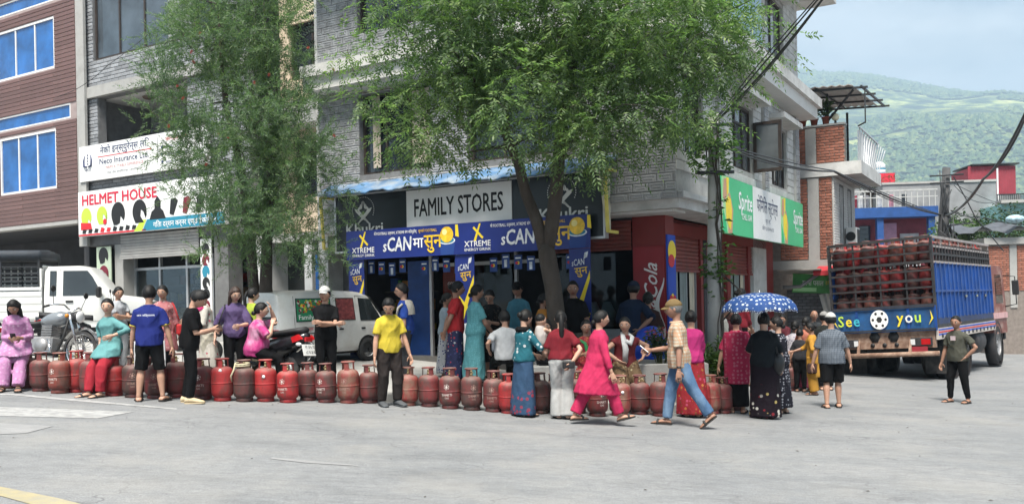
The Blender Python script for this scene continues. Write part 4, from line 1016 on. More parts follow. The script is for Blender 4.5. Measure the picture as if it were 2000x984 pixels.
for x, y in ((-.3, .1), (XF-.1, .1), (XF-.1, 3.0), (-2.4, .1)): MB().bar((x, y, 5.08), (x, y, 6.95-.06*x), .06).build('roof_post', BLK, rb)
mb.bar((1.38, -.4, 6.86), (1.38, -.4, 5.95), .03); mb.bar((1.38, -.4, 5.97), (XF+.7, -.1, 5.95), .03)
mb.bar((XF-.1, .1, 6.2), (1.1, -.35, 6.85), .045); mb.build('roof_brace', BLK, rb)
# shop at street level: canopy, green sign, brick-print shutter, drape
mb = MB(); mb.prism([(-.9, 2.28), (-.2, 2.20), (-.2, 2.17), (-.9, 2.25)], -.8, .3, plane='yz'); mb.build('canopy', SHEET, rb)
cp = MB(); cp.prism([(-.75, 2.22), (-.05, 2.36), (-.05, 2.30), (-.75, 2.10)], .1, 1.6, plane='yz'); cp.build('red_canopy', M('canopy_red', (.42, .03, .04), .6, .15), rb)
gs = MB().box(-.62, .62, -.35, -.30, 1.62, 2.12).build('shop_sign', M('sign_green', (.06, .26, .06), .5, .4, 2.5), rb); gs.rotation_euler = (0, rad(3), 0); gs.location = (0, 0, .03)
lettering('lettering', 'सानी पसल', CREAM, gs, (-.1, -.354, 1.82), .13, .8, .008, width=.55); lettering('lettering', 'हार्डवेयर', YELLOW, gs, (.40, -.354, 1.86), .09, .8, .005, width=.36)
MB().box(-.6, .0, -.353, -.351, 1.66, 1.76).build('sign_stripe', PALEGREEN, gs)
sh = MB().box(-.75, .25, -.02, -.002, -.5, 1.75).build('brick_print_shutter', M('shutter_grey_dark', (.05, .05, .055), .7, .2), rb)
clad(sh, ('y', -.02), -.75, .25, -.3, 1.7, .20, .085, M('painted_brick_grey', (.13, .13, .14), .8, .25, 6, .3, 40, rnd=.2), inset=False, gap=.014, d=.012, name='brick', most=140)
MB().box(.26, .40, -.05, -.002, -.5, 2.2).build('white_column', SOFFIT, rb)
dr = drape(.0, .42, 0, .3, 1.65, M('drape_white', (.6, .6, .58), .8, .1), rb, .03, .14, name='white_drape', loc=(XF+.05, -.15, 0)); dr.rotation_euler = (0, rad(-14), 0)
tb = MB().tube([(-.75, -.45, 1.82), (-.3, -.45, 1.83), (.1, -.45, 2.1), (.2, -.3, 2.2)], .045, 8).build('drain_pipe', M('pipe_grey', (.22, .22, .22), .6), rb)
# potted plants along the terrace parapet
POT = M('pot_terracotta', (.22, .06, .04), .7, .2)
def leaf_spray(mb, c, n, r, h, leaf=(.12, .035), rnd=R, droop=.4, mi=0, up=.6):
    """n narrow leaves spraying out of a point"""
    for k in range(n):
        a = rnd.uniform(0, 2*pi); e = rnd.uniform(.1, 1.2)*up+.2; L = leaf[0]*rnd.uniform(.6, 1.3); w = leaf[1]*rnd.uniform(.7, 1.2)
        q = Vector((cos(a)*cos(e), sin(a)*cos(e), sin(e))); s = Vector((-sin(a), cos(a), rnd.uniform(-.5, .5))).normalized()
        b = Vector(c)+Vector((rnd.uniform(-r, r), rnd.uniform(-r, r), rnd.uniform(0, h)))
        m = b+q*L*.5; t = b+q*L-Vector((0, 0, droop*L*.5))
        mb.add([b, m+s*w/2, t, m-s*w/2], [(0, 1, 2, 3)], mi)
def leaf_mat(name, col, rnd=.3, trans=.35):
    if name in MATS: return MATS[name]
    m, t, b = nodes_of(name)
    geo = t.nodes.new('ShaderNodeNewGeometry')
    lo = tuple(c*(1-rnd) for c in col); hi = (col[0]*(1+rnd*1.5), col[1]*(1+rnd), col[2]*(1+rnd*.5))
    c = ramp(t, geo.outputs['Random Per Island'], [(0, lo), (.5, col), (1, hi)])
    n = add_tex(t, 'noise', .9, 'Object', 3); c = mixc(t, 1.0, c, ramp(t, n.outputs[0], [(.3, (.7, .75, .8)), (.7, (1.25, 1.2, 1.0))]), 'MULTIPLY')
    t.links.new(c, b.inputs['Base Color']); b.inputs['Roughness'].default_value = .5; b.inputs['Specular IOR Level'].default_value = .35
    tr = t.nodes.new('ShaderNodeBsdfTranslucent'); c2 = mixc(t, 1.0, c, (1.1, 1.4, .75), 'MULTIPLY'); t.links.new(c2, tr.inputs[0])
    mx = t.nodes.new('ShaderNodeMixShader'); mx.inputs[0].default_value = trans
    t.links.new(b.outputs[0], mx.inputs[1]); t.links.new(tr.outputs[0], mx.inputs[2]); t.links.new(mx.outputs[0], t.nodes['Material Output'].inputs[0])
    MATS[name] = m; return m
LEAF_POT = leaf_mat('leaf_pot_plant', (.05, .09, .035))
for k, x in enumerate((-.28, .02, .32)):
    p = empty('potted_plant', b2w(.9+x, 9.3, 6.115), BA, ('first', 'middle', 'tallest')[k]+' red potted plant on the brick terrace parapet', 'plant', 'pots on the terrace parapet')
    p['label'] = ('small red flower pot beside the store wall on the terrace parapet', 'red flower pot with a thin tall stem on the terrace parapet', 'red flower pot with a bushy plant on the terrace parapet')[k]
    MB().lathe([(.075, 0), (.10, .16), (.115, .16), (.115, .20), (.09, .20), (.085, .15)], 14).build('pot', POT, p)
    mb = MB(); leaf_spray(mb, (0, 0, .18), (30, 60, 150)[k], .1, (.15, .5, .4)[k], (.22, .05)); mb.build('foliage', LEAF_POT, p)
lp = empty('globe_lamp', b2w(.9+.56, 9.3, 6.115), BA, 'small round cream globe lamp on the terrace parapet', 'lamp')
MB().lathe([(.04, 0), (.03, .05), (.03, .08)], 10).build('base', BLK, lp); MB().ball((0, 0, .17), .10).build('globe', M('globe_cream', (.65, .58, .42), .4), lp)

# ------------------------------------------------------------------ houses further down the side street
def wz(px, py, Y):
    """height above datum of photo row py at column px and distance Y"""
    xc, yc = (px-1000)/1700, (585-py)/1700
    return CAM_Z + Y*(-xc*sin(ROLL)+yc*cos(ROLL))
def wx(px, Y, py=560):
    xc, yc = (px-1000)/1700, (585-py)/1700
    return Y*(xc*cos(ROLL)+yc*sin(ROLL))
BLUEW = M('paint_blue', (.015, .065, .22), .6, .2); PINKW = M('paint_pink', (.40, .22, .32), .7, .2); TEALW = M('paint_teal', (.22, .42, .42), .7, .2, 2, dirt=(.18, .28, .27)); MAROONW = M('paint_maroon', (.20, .04, .06), .7, .2)
GREYW = M('plaster_grey_stained', (.24, .245, .25), .9, .25, .6, .3, 20, dirt=(.10, .10, .105), dscale=.8, damt=.8)
hh = empty('blue_house', (wx(1728, 40), 40, 0), rad(-8), label='two storey house painted blue and maroon behind the lorry', cat='building')
MB().box(-2.0, 2.0, 0, 5, -2, 5.0).build('wall', MAROONW, hh)
MB().box(-2.05, 2.1, -.9, .1, 5.0, 5.45).build('balcony_band', BLUEW, hh)
for x in (-.35, 1.85): MB().box(x-.14, x+.14, -.8, -.5, 2.2, 5.0).build('pillar', BLUEW, hh)
MB().box(-.1, .55, -.06, -.001, 3.2, 4.8).build('pink_wall', PINKW, hh)
MB().box(.7, 1.5, -.08, -.001, 2.2, 4.3).build('door', M('door_pale', (.38, .38, .40), .6), hh); MB().box(-1.1, -.6, -.05, -.001, 3.1, 4.7).build('window', GLASS, hh)
mb = MB()
for k in range(17): mb.bar((-2.0+.25*k, -.8, 5.45), (-2.0+.25*k, -.8, 6.2), .035)
mb.bar((-2.05, -.8, 6.2), (2.1, -.8, 6.2), .06); mb.bar((-2.05, -.8, 5.9), (2.1, -.8, 5.9), .04); mb.build('roof_railing', M('railing_white', (.40, .40, .39), .5), hh)
mb = MB()
for k in range(13): mb.bar((-.4+.25*k, -1.5, 2.6), (-.4+.25*k, -1.5, 3.4), .03)
mb.bar((-.45, -1.5, 3.4), (2.8, -1.5, 3.4), .06); mb.bar((-.45, -1.5, 3.2), (2.8, -1.5, 3.2), .04); mb.build('terrace_railing', MATS['railing_white'], hh)
MB().box(-2.1, 2.9, -1.6, -.01, 2.2, 2.59).build('terrace_slab', PLASTER, hh)
lw = MB().box(-2.1, -.5, -1.7, -1.62, 1.5, 3.3).build('brick_parapet', BRICK_MORTAR, hh); clad(lw, ('y', -1.7), -2.1, -.5, 2.3, 3.3, .25, .08, RED_BRICK, inset=False, gap=.014, d=.02, name='brick', most=120)
for k, (x, c) in enumerate(((-1.4, 'maroon'), (-1.15, 'white'), (-.9, 'grey'), (-.3, 'white'), (.2, 'pink'), (.75, 'dark'))):
    cm = M('washing_'+c, {'maroon': (.25, .04, .06), 'white': (.6, .6, .6), 'grey': (.2, .2, .22), 'pink': (.5, .25, .3), 'dark': (.04, .05, .06)}[c], .9, .15)
    q = hh.matrix_basis @ Vector((x, -.6, 0)); o = drape(-.12, .12, 0, 5.5, 6.05, cm, None, .02, .12, name='hanging_cloth', loc=(q.x, q.y, 0)); tag(o, '%s cloth drying on the blue house balcony%s' % (c, ' nearest its left end' if k == 1 else (' near its middle' if k == 3 else '')), 'washing', 'washing on the blue house balcony')
gw = empty('grey_house', (wx(1860, 48), 48, 0), rad(-6), label='large stained grey plastered building behind the electricity pole', cat='building')
MB().box(-3.6, 2.4, 0, 6, -2, 7.6).build('wall', GREYW, gw); MB().box(-3.65, 2.45, -.06, .3, 7.6, 7.72).build('coping', CONCRETE, gw)
MB().box(-3.62, 2.42, -.05, -.001, 4.8, 4.95).build('floor_band', CONCRETE, gw); MB().box(-3.5, 0.5, -.35, -.051, 2.0, 4.6).build('teal_lower_wall', TEALW, gw)
MB().box(-1.6, -.8, -.38, -.351, 3.0, 3.9).build('window', GLASS, gw); st = MB()
for k in range(14):
    a = k*.5; st.cbox((-2.3+.4*cos(a), -.8+.4*sin(a), 3.0+.17*k), (.5, .22, .03), mat=None)
st.bar((-2.3, -.8, 2), (-2.3, -.8, 6.4), .09)
st.build('spiral_stair', BLK, gw)
gl = empty('low_grey_house', (wx(1725, 54), 54, 0), rad(-6), label='low grey walled terrace behind the blue house', cat='building')
MB().box(-3.6, 3.4, 0, 6, -2, 8.2).build('wall', GREYW, gl); MB().box(-3.65, 3.45, -.06, .3, 8.2, 8.35).build('coping', CONCRETE, gl)
MB().box(-.4, .8, -.1, -.001, 8.36, 9.0).build('red_tub', M('tub_red', (.5, .02, .04), .5), gl)
rs = empty('red_shed', (wx(1941, 52), 52, 0), rad(-6), label='red corrugated rooftop shed on the far building', cat='building')
REDC = M('shed_red', (.26, .035, .05), .6, .15, 2); wl_ = []
for k in range(60):
    x = -1.35+2.7*k/59; wl_.append((x, -.02 if k % 2 else 0))
MB().rings([[(x, y, 7.3), (x, y, 9.05-.02*x)] for x, y in wl_], 0, False, False, False).build('front_sheet', REDC, rs)
MB().box(-1.35, 1.35, .05, 2.5, 7.3, 8.95).build('box', REDC, rs); MB().box(-1.2, 1.5, -.2, 2.7, 9.1, 9.18).build('roof', BLK, rs); MB().box(.25, .33, -.1, -.03, 6.5, 8.9).build('downpipe', WHITE, rs)
MB().box(.3, 1.6, 0, 3, 5.0, 7.29).build('lower_wall', GREYW, rs)
mb = MB()
for k in range(34): mb.bar((-.9+.12*k, -.3, 6.3), (-.9+.12*k, -.3, 7.3), .03)
mb.bar((-.95, -.3, 7.3), (3.3, -.3, 7.3), .06); mb.bar((-.95, -.3, 6.3), (3.3, -.3, 6.3), .06); mb.build('railing', BLK, rs)
tq = empty('teal_house', (wx(2040, 45), 45, 0), rad(-6), label='pale teal house at the far edge of the view', cat='building')
MB().box(-2.0, 5, 0, 5, -2, 6.1).build('wall', TEALW, tq); MB().box(-2.3, 5, -.6, .1, 6.1, 6.25).build('roof_slab', CONCRETE, tq); MB().box(-.9, .1, -.04, -.001, 5.3, 5.8).build('window', GLASS, tq)
bk = empty('brick_house', (wx(1975, 31), 31, 0), rad(-10), label='unfinished red brick house with a tarpaulin roof behind the lorry', cat='building')
w_ = MB().box(-.75, 3.2, 0, 4, -2, 3.25).build('wall', BRICK_MORTAR, bk)
clad(w_, ('y', 0), -.75, 3.2, 1.6, 3.2, .24, .08, RED_BRICK, [(-.05, .2, 1, 4), (.75, 1.0, 1, 4)], inset=False, gap=.014, d=.02, name='brick', most=200, near=(0, 2.5))
for x in (-.04, .76): MB().box(x, x+.23, -.03, -.001, 1.0, 3.25).build('concrete_column', CONCRETE, w_)
MB().box(-.9, 3.3, -.12, 4, 3.26, 3.5).build('roof_slab', CONCRETE, bk)
tp = [[(x, -.3, 3.75+.12*sin(x*5)+.05*sin(x*11)), (x, 1.2, 4.05+.1*cos(x*4)), (x, 2.5, 3.9)] for x in [-1.8+.16*i for i in range(32)]]
MB().rings(tp, 0, False, True, False).build('tarpaulin', M('tarpaulin_dark', (.07, .075, .085), .55, .3, 3), bk)
bg = tag(MB().ball((0, 0, .12), (.32, .25, .15)).build('plastic_bundle', M('bundle_pale_blue', (.32, .46, .52), .6, .5, 9), None, loc=(wx(1988, 30.5), 30.6, 4.0)), 'pale blue and white bundle on the tarpaulin roof', 'bundle')
for k, px in enumerate((1691, 1721)):
    wt = empty('water_tank', (wx(px, 70), 70, wz(px, 348, 70)), 0, ('white banded rooftop water tank nearer the brick building', 'white banded rooftop water tank further from the brick building')[k], 'water tank', 'rooftop water tanks')
    MB().lathe([(.42, -.3), (.48, 0), (.5, .25), (.46, .3), (.5, .35), (.5, .65), (.46, .7), (.5, .75), (.48, 1.05), (.3, 1.25), (.15, 1.3)], 18).build('tank', M('tank_white', (.6, .62, .65), .5, .08), wt)
    for z in (.3, .7): MB().lathe([(.503, z-.06), (.503, z+.06)], 18, caps=False).build('band', TEAL, wt)
    MB().box(-.6, .6, -.6, .6, -1.5, -.31).build('stand', CONCRETE, wt)
# a distant house block to carry the tanks
td = empty('far_house', (wx(1706, 72), 72, 0), 0, label='far house carrying two white water tanks', cat='building'); MB().box(-2.5, 2.5, -3, 4, -2, wz(1706, 352, 72)-1.2).build('wall', GREYW, td)

# ------------------------------------------------------------------ haze between here and the mountain
hzm = bpy.data.materials.new('haze_air'); hzm.use_nodes = True; t = hzm.node_tree; t.nodes.remove(t.nodes['Principled BSDF'])
pv = t.nodes.new('ShaderNodeVolumePrincipled'); pv.inputs['Color'].default_value = (.56, .78, 1.0, 1); pv.inputs['Density'].default_value = HAZE; pv.inputs['Anisotropy'].default_value = .1
t.links.new(pv.outputs[0], t.nodes['Material Output'].inputs['Volume'])
hz_o = MB().box(-3200, 4400, -3200, 4900, -12, 860).build('haze', hzm); tag(hz_o, kind='stuff')
# ------------------------------------------------------------------ trees and plants
def np_mesh(name, V, F, mat, smooth=False):
    """mesh from numpy arrays: V (n,3), F (m,4) quads"""
    me = bpy.data.meshes.new(name); me.vertices.add(len(V)); me.vertices.foreach_set('co', V.astype(np.float32).ravel())
    me.loops.add(F.size); me.loops.foreach_set('vertex_index', F.astype(np.int32).ravel())
    me.polygons.add(len(F)); me.polygons.foreach_set('loop_start', np.arange(0, F.size, 4, dtype=np.int32))
    me.update(calc_edges=True)
    me.materials.append(mat)
    return me
def rhombs(B, D, S, L, W, curl=None):
    """leaf quads: base B, unit direction D, unit side S, length L, width W"""
    mid = B+D*(L*.45)[:, None]; tip = B+D*L[:, None]
    if curl is not None: tip = tip+curl
    V = np.stack([B, mid+S*(W/2)[:, None], tip, mid-S*(W/2)[:, None]], 1).reshape(-1, 3)
    return V, np.arange(len(V)).reshape(-1, 4)
def unit(a): return a/np.maximum(np.linalg.norm(a, axis=1, keepdims=True), 1e-9)
def grow(mb, nodes, targets, r0, rng, arc=.12):
    """connect target points to the nearest branch node with bending limbs; returns limb paths"""
    paths = []
    for t in targets:
        best = min(range(len(nodes)), key=lambda i: (nodes[i][0]-t).length + .25*nodes[i][2] + (.8 if nodes[i][0].z > t.z+.2 else 0))
        p, r, d = nodes[best]; L = (t-p).length
        if L < .15: continue
        n = max(3, int(L/.35)); ra = min(r*.72, .018+.028*L); pts = []; rs = []
        off = Vector((rng.gauss(0, .09), rng.gauss(0, .09), rng.gauss(0, .05)))*L
        for k in range(n+1):
            f = k/n; q = p.lerp(t, f)+Vector((0, 0, arc*L*sin(pi*f)))+off*sin(pi*f)
            q += Vector((rng.gauss(0, .02), rng.gauss(0, .02), rng.gauss(0, .02)))*(0 if k in (0, n) else 1)
            pts.append(q); rs.append(ra*(1-f)+.006*f)
        mb.tube(pts, rs, 6, caps=False); paths.append((pts, rs))
        for k in range(1, n+1): nodes.append((pts[k], rs[k], d+L*k/n))
    return paths
BARK = M('bark_neem', (.055, .044, .036), .95, .3, 6, 1.0, 22, stretch=(1, 1, .25)); BARK2 = M('bark_dark', (.055, .045, .038), .95, .3, 6, 1.0, 22, stretch=(1, 1, .25))
NEEM = leaf_mat('leaf_neem', (.125, .195, .092), .45, .50); BOTTLE = leaf_mat('leaf_bottlebrush', (.112, .175, .105), .40, .46)
tr_ = random.Random(11); nr = np.random.default_rng(11)
NX, NY = .72, 14.25
neem = empty('neem_tree', (NX, NY, .35), 0, 'forked neem tree with a wide feathery crown in front of the store', 'tree')
def px3(px, py, Y): return Vector((wx(px, Y, py), Y, wz(px, py, Y)))
O = Vector((NX, NY, .35))
def loc_(p): return p-O
mb = MB()
base = [px3(1092, 712, 14.25), px3(1090, 650, 14.25), px3(1080, 560, 14.22), px3(1069, 500, 14.2), px3(1066, 478, 14.2)]
mb.tube([loc_(p) for p in base], [.19, .155, .14, .145, .12], 14)
right = [px3(1068, 490, 14.2), px3(1078, 440, 14.18), px3(1086, 380, 14.1), px3(1092, 300, 14.0), px3(1102, 220, 13.8), px3(1120, 130, 13.6), px3(1135, 40, 13.5)]
left = [px3(1064, 490, 14.2), px3(1048, 430, 14.25), px3(1026, 375, 14.2), px3(1013, 320, 14.1), px3(985, 255, 13.9), px3(935, 180, 13.6), px3(890, 100, 13.3)]
mb.tube([loc_(p) for p in right], [.115, .115, .11, .10, .085, .06, .03], 12); mb.tube([loc_(p) for p in left], [.105, .10, .09, .082, .07, .05, .025], 12)
nodes = []
for path, rr in ((right, .10), (left, .085)):
    for i in range(3, len(path)):
        for f in (0, .5):
            j = min(i+1, len(path)-1); q = path[i].lerp(path[j], f); nodes.append((loc_(q), rr*(1-.13*(i-3)), i*.5))
# attractors through the crown volume: an irregular union of lobes, kept clear of the facades
lobes = [((1060, 90), 13.5, 2.2, 1.6), ((855, 105), 13.4, 1.6, 1.3), ((1260, 110), 12.9, 1.8, 1.45), ((960, 0), 13.2, 1.9, 1.3), ((1160, -40), 13.0, 2.0, 1.3), ((785, 220), 13.6, .95, .75), ((900, 235), 13.3, 1.0, .75),
         ((1240, 255), 12.9, 1.05, .70), ((1330, 215), 12.9, .95, .55), ((1390, 65), 12.6, .95, .85), ((1120, 215), 12.9, 1.2, .7), ((1000, 190), 12.7, 1.1, .8), ((1180, 305), 13.0, .45, .35), ((860, 300), 13.4, .35, .25), ((1350, 238), 13.6, .7, .30)]
att = []
wts = [l[2]*l[2]*l[3] for l in lobes]
def clear_of_store(p, m=.35):
    b = w2b(p.x, p.y)
    return not (b.y > -.7-m and b.x < .7+m and p.z < 9.2)
while len(att) < 300:
    (lx, ly), Y, rx, rz_ = tr_.choices(lobes, wts)[0]; c = px3(lx, ly, Y)
    v = Vector((tr_.gauss(0, 1), tr_.gauss(0, 1), tr_.gauss(0, 1))).normalized()*(tr_.random()**.45)
    p = c+Vector((v.x*rx, v.y*1.45*min(1, rx/1.4), v.z*rz_))
    if clear_of_store(p) and all((p-q).length > .27 for q in att): att.append(p)
att_l = sorted([loc_(p) for p in att], key=lambda p: min((p-n[0]).length for n in nodes))
paths = grow(mb, nodes, att_l, .09, tr_)
mb.build('trunk', BARK, neem)
# compound leaves: a rachis with paired narrow leaflets, hanging from the twigs
tips = np.array([tuple(p[0][-1]) for p in paths] + [tuple(p[0][len(p[0])*2//3]) for p in paths]); tips = np.concatenate([tips, np.array([tuple(a) for a in att_l])])
N = 8800
bi = nr.integers(0, len(tips), N); base_ = tips[bi]+nr.normal(0, .17, (N, 3))*np.array([1, 1, .8])
keep = np.array([clear_of_store(O+Vector(b), .12) for b in base_]); base_ = base_[keep]; N = len(base_)
out = unit(base_-tips[bi][keep]+nr.normal(0, .05, (N, 3))); out[:, 2] -= .35; out = unit(out)
Lc = nr.uniform(.20, .34, N); side = unit(np.cross(out, np.array([0, 0, 1.0])+nr.normal(0, .25, (N, 3))))
Vs = []; Fs = []; off = 0
for k in range(6):
    f = .18+.82*k/5
    for s in ((-1, 1) if k < 5 else (0,)):
        P = base_+out*(Lc*f)[:, None]; P[:, 2] -= .05*f*f
        D = unit(out*.55+side*s*.85+nr.normal(0, .12, (N, 3))-np.array([0, 0, .25])) if s else unit(out+np.array([0, 0, -.3]))
        S = unit(np.cross(D, np.cross(side, out)+nr.normal(0, .35, (N, 3)))) 
        V, F = rhombs(P, D, S, nr.uniform(.065, .105, N), nr.uniform(.020, .032, N)); Vs.append(V); Fs.append(F+off); off += len(V)
me = np_mesh('crown', np.concatenate(Vs), np.concatenate(Fs), NEEM); obj('crown', me, neem)

# bottlebrush tree by the van
BX, BYY = wx(512, 16.6), 16.6
bt = empty('bottlebrush_tree', (BX, BYY, pave_z(BX, BYY)), 0, 'bottlebrush tree with drooping twigs and a few red flowers beside the white van', 'tree')
O = Vector((BX, BYY, pave_z(BX, BYY))); mb = MB()
t1 = [Vector((-.16, 0, -.1)), Vector((-.14, .05, .9)), px3(494, 540, 16.65)-O, px3(487, 440, 16.6)-O, px3(470, 330, 16.5)-O, px3(440, 200, 16.4)-O, px3(430, 90, 16.3)-O, px3(425, 10, 16.3)-O]
t2 = [Vector((.08, 0, -.1)), Vector((.1, 0, .9)), px3(519, 560, 16.5)-O, px3(522, 460, 16.5)-O, px3(530, 340, 16.4)-O, px3(535, 220, 16.5)-O, px3(520, 100, 16.6)-O, px3(515, 0, 16.6)-O]
mb.tube(t1, [.13, .11, .105, .09, .07, .05, .03, .015], 10); mb.tube(t2, [.16, .14, .125, .10, .08, .055, .03, .015], 10)
nodes = [(p, .07*(1-.1*i), i*.5) for path in (t1, t2) for i, p in enumerate(path) if i > 2]
lobes = [((480, 60), 16.5, 1.35, 1.0), ((400, 120), 16.3, 1.0, .9), ((535, 180), 16.4, .95, .9), ((380, 260), 16.2, .85, .9), ((500, 270), 15.9, 1.2, 1.0), ((585, 330), 16.2, .8, .75), ((420, 380), 15.9, .95, .7), ((540, 410), 15.8, 1.1, .7), ((640, 400), 16.2, .6, .55), ((360, 330), 16.2, .55, .6), ((600, 490), 16.1, .75, .35), ((470, 460), 15.9, .7, .4), ((690, 470), 16.0, .35, .3), ((470, -60), 16.5, 1.0, .7)]
wts = [l[2]*l[2]*l[3] for l in lobes]; att = []
while len(att) < 260:
    (lx, ly), Y, rx, rz_ = tr_.choices(lobes, wts)[0]; c = px3(lx, ly, Y)
    v = Vector((tr_.gauss(0, 1), tr_.gauss(0, 1), tr_.gauss(0, 1))).normalized()*(tr_.random()**.45)
    p = c+Vector((v.x*rx, v.y*1.3*min(1, rx), v.z*rz_))
    if all((p-q).length > .22 for q in att): att.append(p)
att_l = sorted([p-O for p in att], key=lambda p: min((p-n[0]).length for n in nodes))
paths = grow(mb, nodes, att_l, .06, tr_, arc=.10); mb.build('trunk', BARK2, bt)
tips = np.array([tuple(p[0][-1]) for p in paths]); ax = np.array([tuple((p[0][-1]-p[0][max(0, len(p[0])-3)]).normalized()) for p in paths])
NT = 4800; ti = nr.integers(0, len(tips), NT)
tb_ = tips[ti]+nr.normal(0, .13, (NT, 3)); td_ = unit(ax[ti]*.5+nr.normal(0, .45, (NT, 3))+np.array([0, 0, -.15])*(1+nr.random((NT, 1))))
up_ = nr.random(NT) < .28; td_[up_, 2] = np.abs(td_[up_, 2])+.3; td_ = unit(td_)
tl = nr.uniform(.22, .48, NT); Vs = []; Fs = []; off = 0
e1 = unit(np.cross(td_, nr.normal(0, 1, (NT, 3)))); e2 = np.cross(td_, e1)
V, F = rhombs(tb_, td_, e1, tl, np.full(NT, .012)); Vs.append(V); Fs.append(F); off += len(V)
for k in range(22):
    f = .12+.88*k/21; a = k*2.4
    P = tb_+td_*(tl*f)[:, None]; P[:, 2] -= .10*f*f*tl
    rad_ = e1*cos(a)+e2*sin(a); D = unit(td_*.75+rad_*.8+nr.normal(0, .1, (NT, 3)))
    S = unit(np.cross(D, rad_+nr.normal(0, .3, (NT, 3))))
    V, F = rhombs(P, D, S, nr.uniform(.06, .10, NT), nr.uniform(.011, .018, NT)); Vs.append(V); Fs.append(F+off); off += len(V)
obj('crown', np_mesh('crown', np.concatenate(Vs), np.concatenate(Fs), BOTTLE), bt)
FLOW = M('flower_red', (.30, .05, .035), .8, .3, 20)
for px, py in ((372, 105), (381, 125), (345, 170), (390, 70), (496, 165), (525, 150), (430, 265), (447, 270), (355, 195), (490, 235), (400, 325), (653, 140), (600, 95), (655, 268), (330, 250)):
    p = px3(px, py, 15.1+tr_.uniform(0, .5)); f = MB()
    for k in range(46):
        a = k*2.4; z = .09*k/46; f.tube([(0, 0, z), (.035*cos(a), .035*sin(a), z+.012)], [.003, .002], 4, caps=False)
    o = f.build('flower_spike', FLOW, bt, loc=p-O); o.scale = (.7,)*3; o.rotation_euler = (tr_.uniform(-1, 1), tr_.uniform(-1, 1), 0)

# raised planter round the neem tree, with flowers and shrubs
pl = empty('planter', (1.7, 14.2, 0), 0, 'low concrete planter wall round the foot of the neem tree', 'planter')
mb = MB(); x0, x1, y0, y1 = -1.45, 1.35, -.62, .65; zt = .58
mb.box(x0, x1, y0, y0+.16, -.5, zt, ch=.012); mb.box(x0, x1, y1-.16, y1, -.5, zt, ch=.012); mb.box(x0, x0+.16, y0+.161, y1-.161, -.5, zt-.002); mb.box(x1-.16, x1, y0+.161, y1-.161, -.5, zt-.002)
mb.build('wall', KERB, pl)
sv = [(x0+.1+(x1-x0-.2)*i/12, y0+.1+(y1-y0-.2)*j/6, zt-.10+.03*sin(i*2.1+j)+.02*sin(j*3.3)) for j in range(7) for i in range(13)]
MB().add(sv, [(j*13+i, j*13+i+1, (j+1)*13+i+1, (j+1)*13+i) for j in range(6) for i in range(12)], 0, True).build('soil', M('soil_brown', (.10, .075, .055), .95, .3, 6, .8, 30), pl)
def bush(name, loc, r, h, n, mat, label, flowers=0, leaf=(.14, .03), fmat=None, stems=16, seed=1):
    rr = random.Random(seed); b = empty(name, loc, 0, label, 'shrub'); st = MB(); fo = MB()
    for k in range(stems):
        a = rr.uniform(0, 2*pi); q = rr.uniform(.2, 1)*r; H = h*rr.uniform(.6, 1.0); top = Vector((q*cos(a), q*sin(a), H*(1-.25*(q/r)**2)))
        b0 = Vector((.25*q*cos(a), .25*q*sin(a), 0)); st.tube([b0, b0.lerp(top, .5)+Vector((0, 0, .06)), top], [.010, .008, .004], 5, caps=False)
        for j in range(n//stems):
            f = rr.uniform(.35, 1.05); c = b0.lerp(top, f); leaf_spray(fo, c, 1, .05, .03, leaf, rr, .5, 0, .9)
        if flowers and k % max(1, stems//flowers) == 0:
            fl = MB()
            for j in range(9):
                c = top+Vector((rr.gauss(0, .05), rr.gauss(0, .05), rr.uniform(-.02, .06)))
                for m in range(5):
                    aa = 2*pi*m/5; fl.add([c, c+Vector((.018*cos(aa), .018*sin(aa), .010)), c+Vector((.030*cos(aa+.5), .030*sin(aa+.5), .004)), c+Vector((.018*cos(aa+1), .018*sin(aa+1), .010))], [(0, 1, 2, 3)])
            fl.build('flower_cluster', fmat or FLOW, b)
    st.build('stems', M('stem_green', (.06, .07, .03), .8), b); tag(fo.build('foliage', mat, b)); return b
LEAF_BUSH = leaf_mat('leaf_shrub_light', (.085, .15, .045), .3, .35); LEAF_DK = leaf_mat('leaf_shrub_dark', (.035, .065, .03), .35, .3)
PINKF = M('flower_pink', (.50, .06, .10), .7, .3, 20)
bush('flowering_shrub', (2.38, 14.0, .50), .36, .62, 700, LEAF_DK, 'dark leafed shrub with pink flowers behind the man in the checked shirt', 8, (.09, .045), PINKF, 18, 3)
bush('green_shrub', (3.32, 14.35, -.08), .55, .98, 2600, LEAF_BUSH, 'bushy light green shrub at the foot of the concrete pole', 0, (.15, .032), None, 44, 4)
bush('green_shrub', (2.62, 13.75, .48), .25, .30, 220, LEAF_BUSH, 'low light green leaves at the edge of the planter', 0, (.16, .03), None, 12, 6)

# electricity pole at the corner with creepers
ep = empty('electricity_pole', (3.42, 14.75, -.2), 0, 'round concrete electricity pole wrapped in creepers at the corner', 'pole')
MB().tube([(0, 0, -.3), (0.02, 0, 2.5), (.06, 0, 4.9)], [.145, .12, .085], 16).build('shaft', M('pole_concrete', (.36, .355, .34), .9, .12, 3, .3, 60, dirt=(.2, .195, .18), dscale=2), ep)
mb = MB()
for z in (3.9, 4.35, 4.7): mb.tube([(-.3, -.13, z), (.35, -.13, z)], .03, 6)
mb.build('crossarm', BLK, ep)
vm = MB(); vr = random.Random(5)
for k in range(7):
    a = vr.uniform(0, 2*pi); pts = []
    for i in range(14):
        z = .4+.33*i; a += vr.uniform(-.5, .6); r = .15+.04*vr.random()-(.012*z); pts.append((.02+r*cos(a), r*sin(a), z))
    vm.tube(pts, .012, 5, caps=False)
vm.tube([(.12, -.1, 2.2), (.42, -.15, 1.9), (.3, -.1, 1.6), (.12, -.05, 1.4)], .015, 5); vm.build('creeper_stem', BARK2, ep)
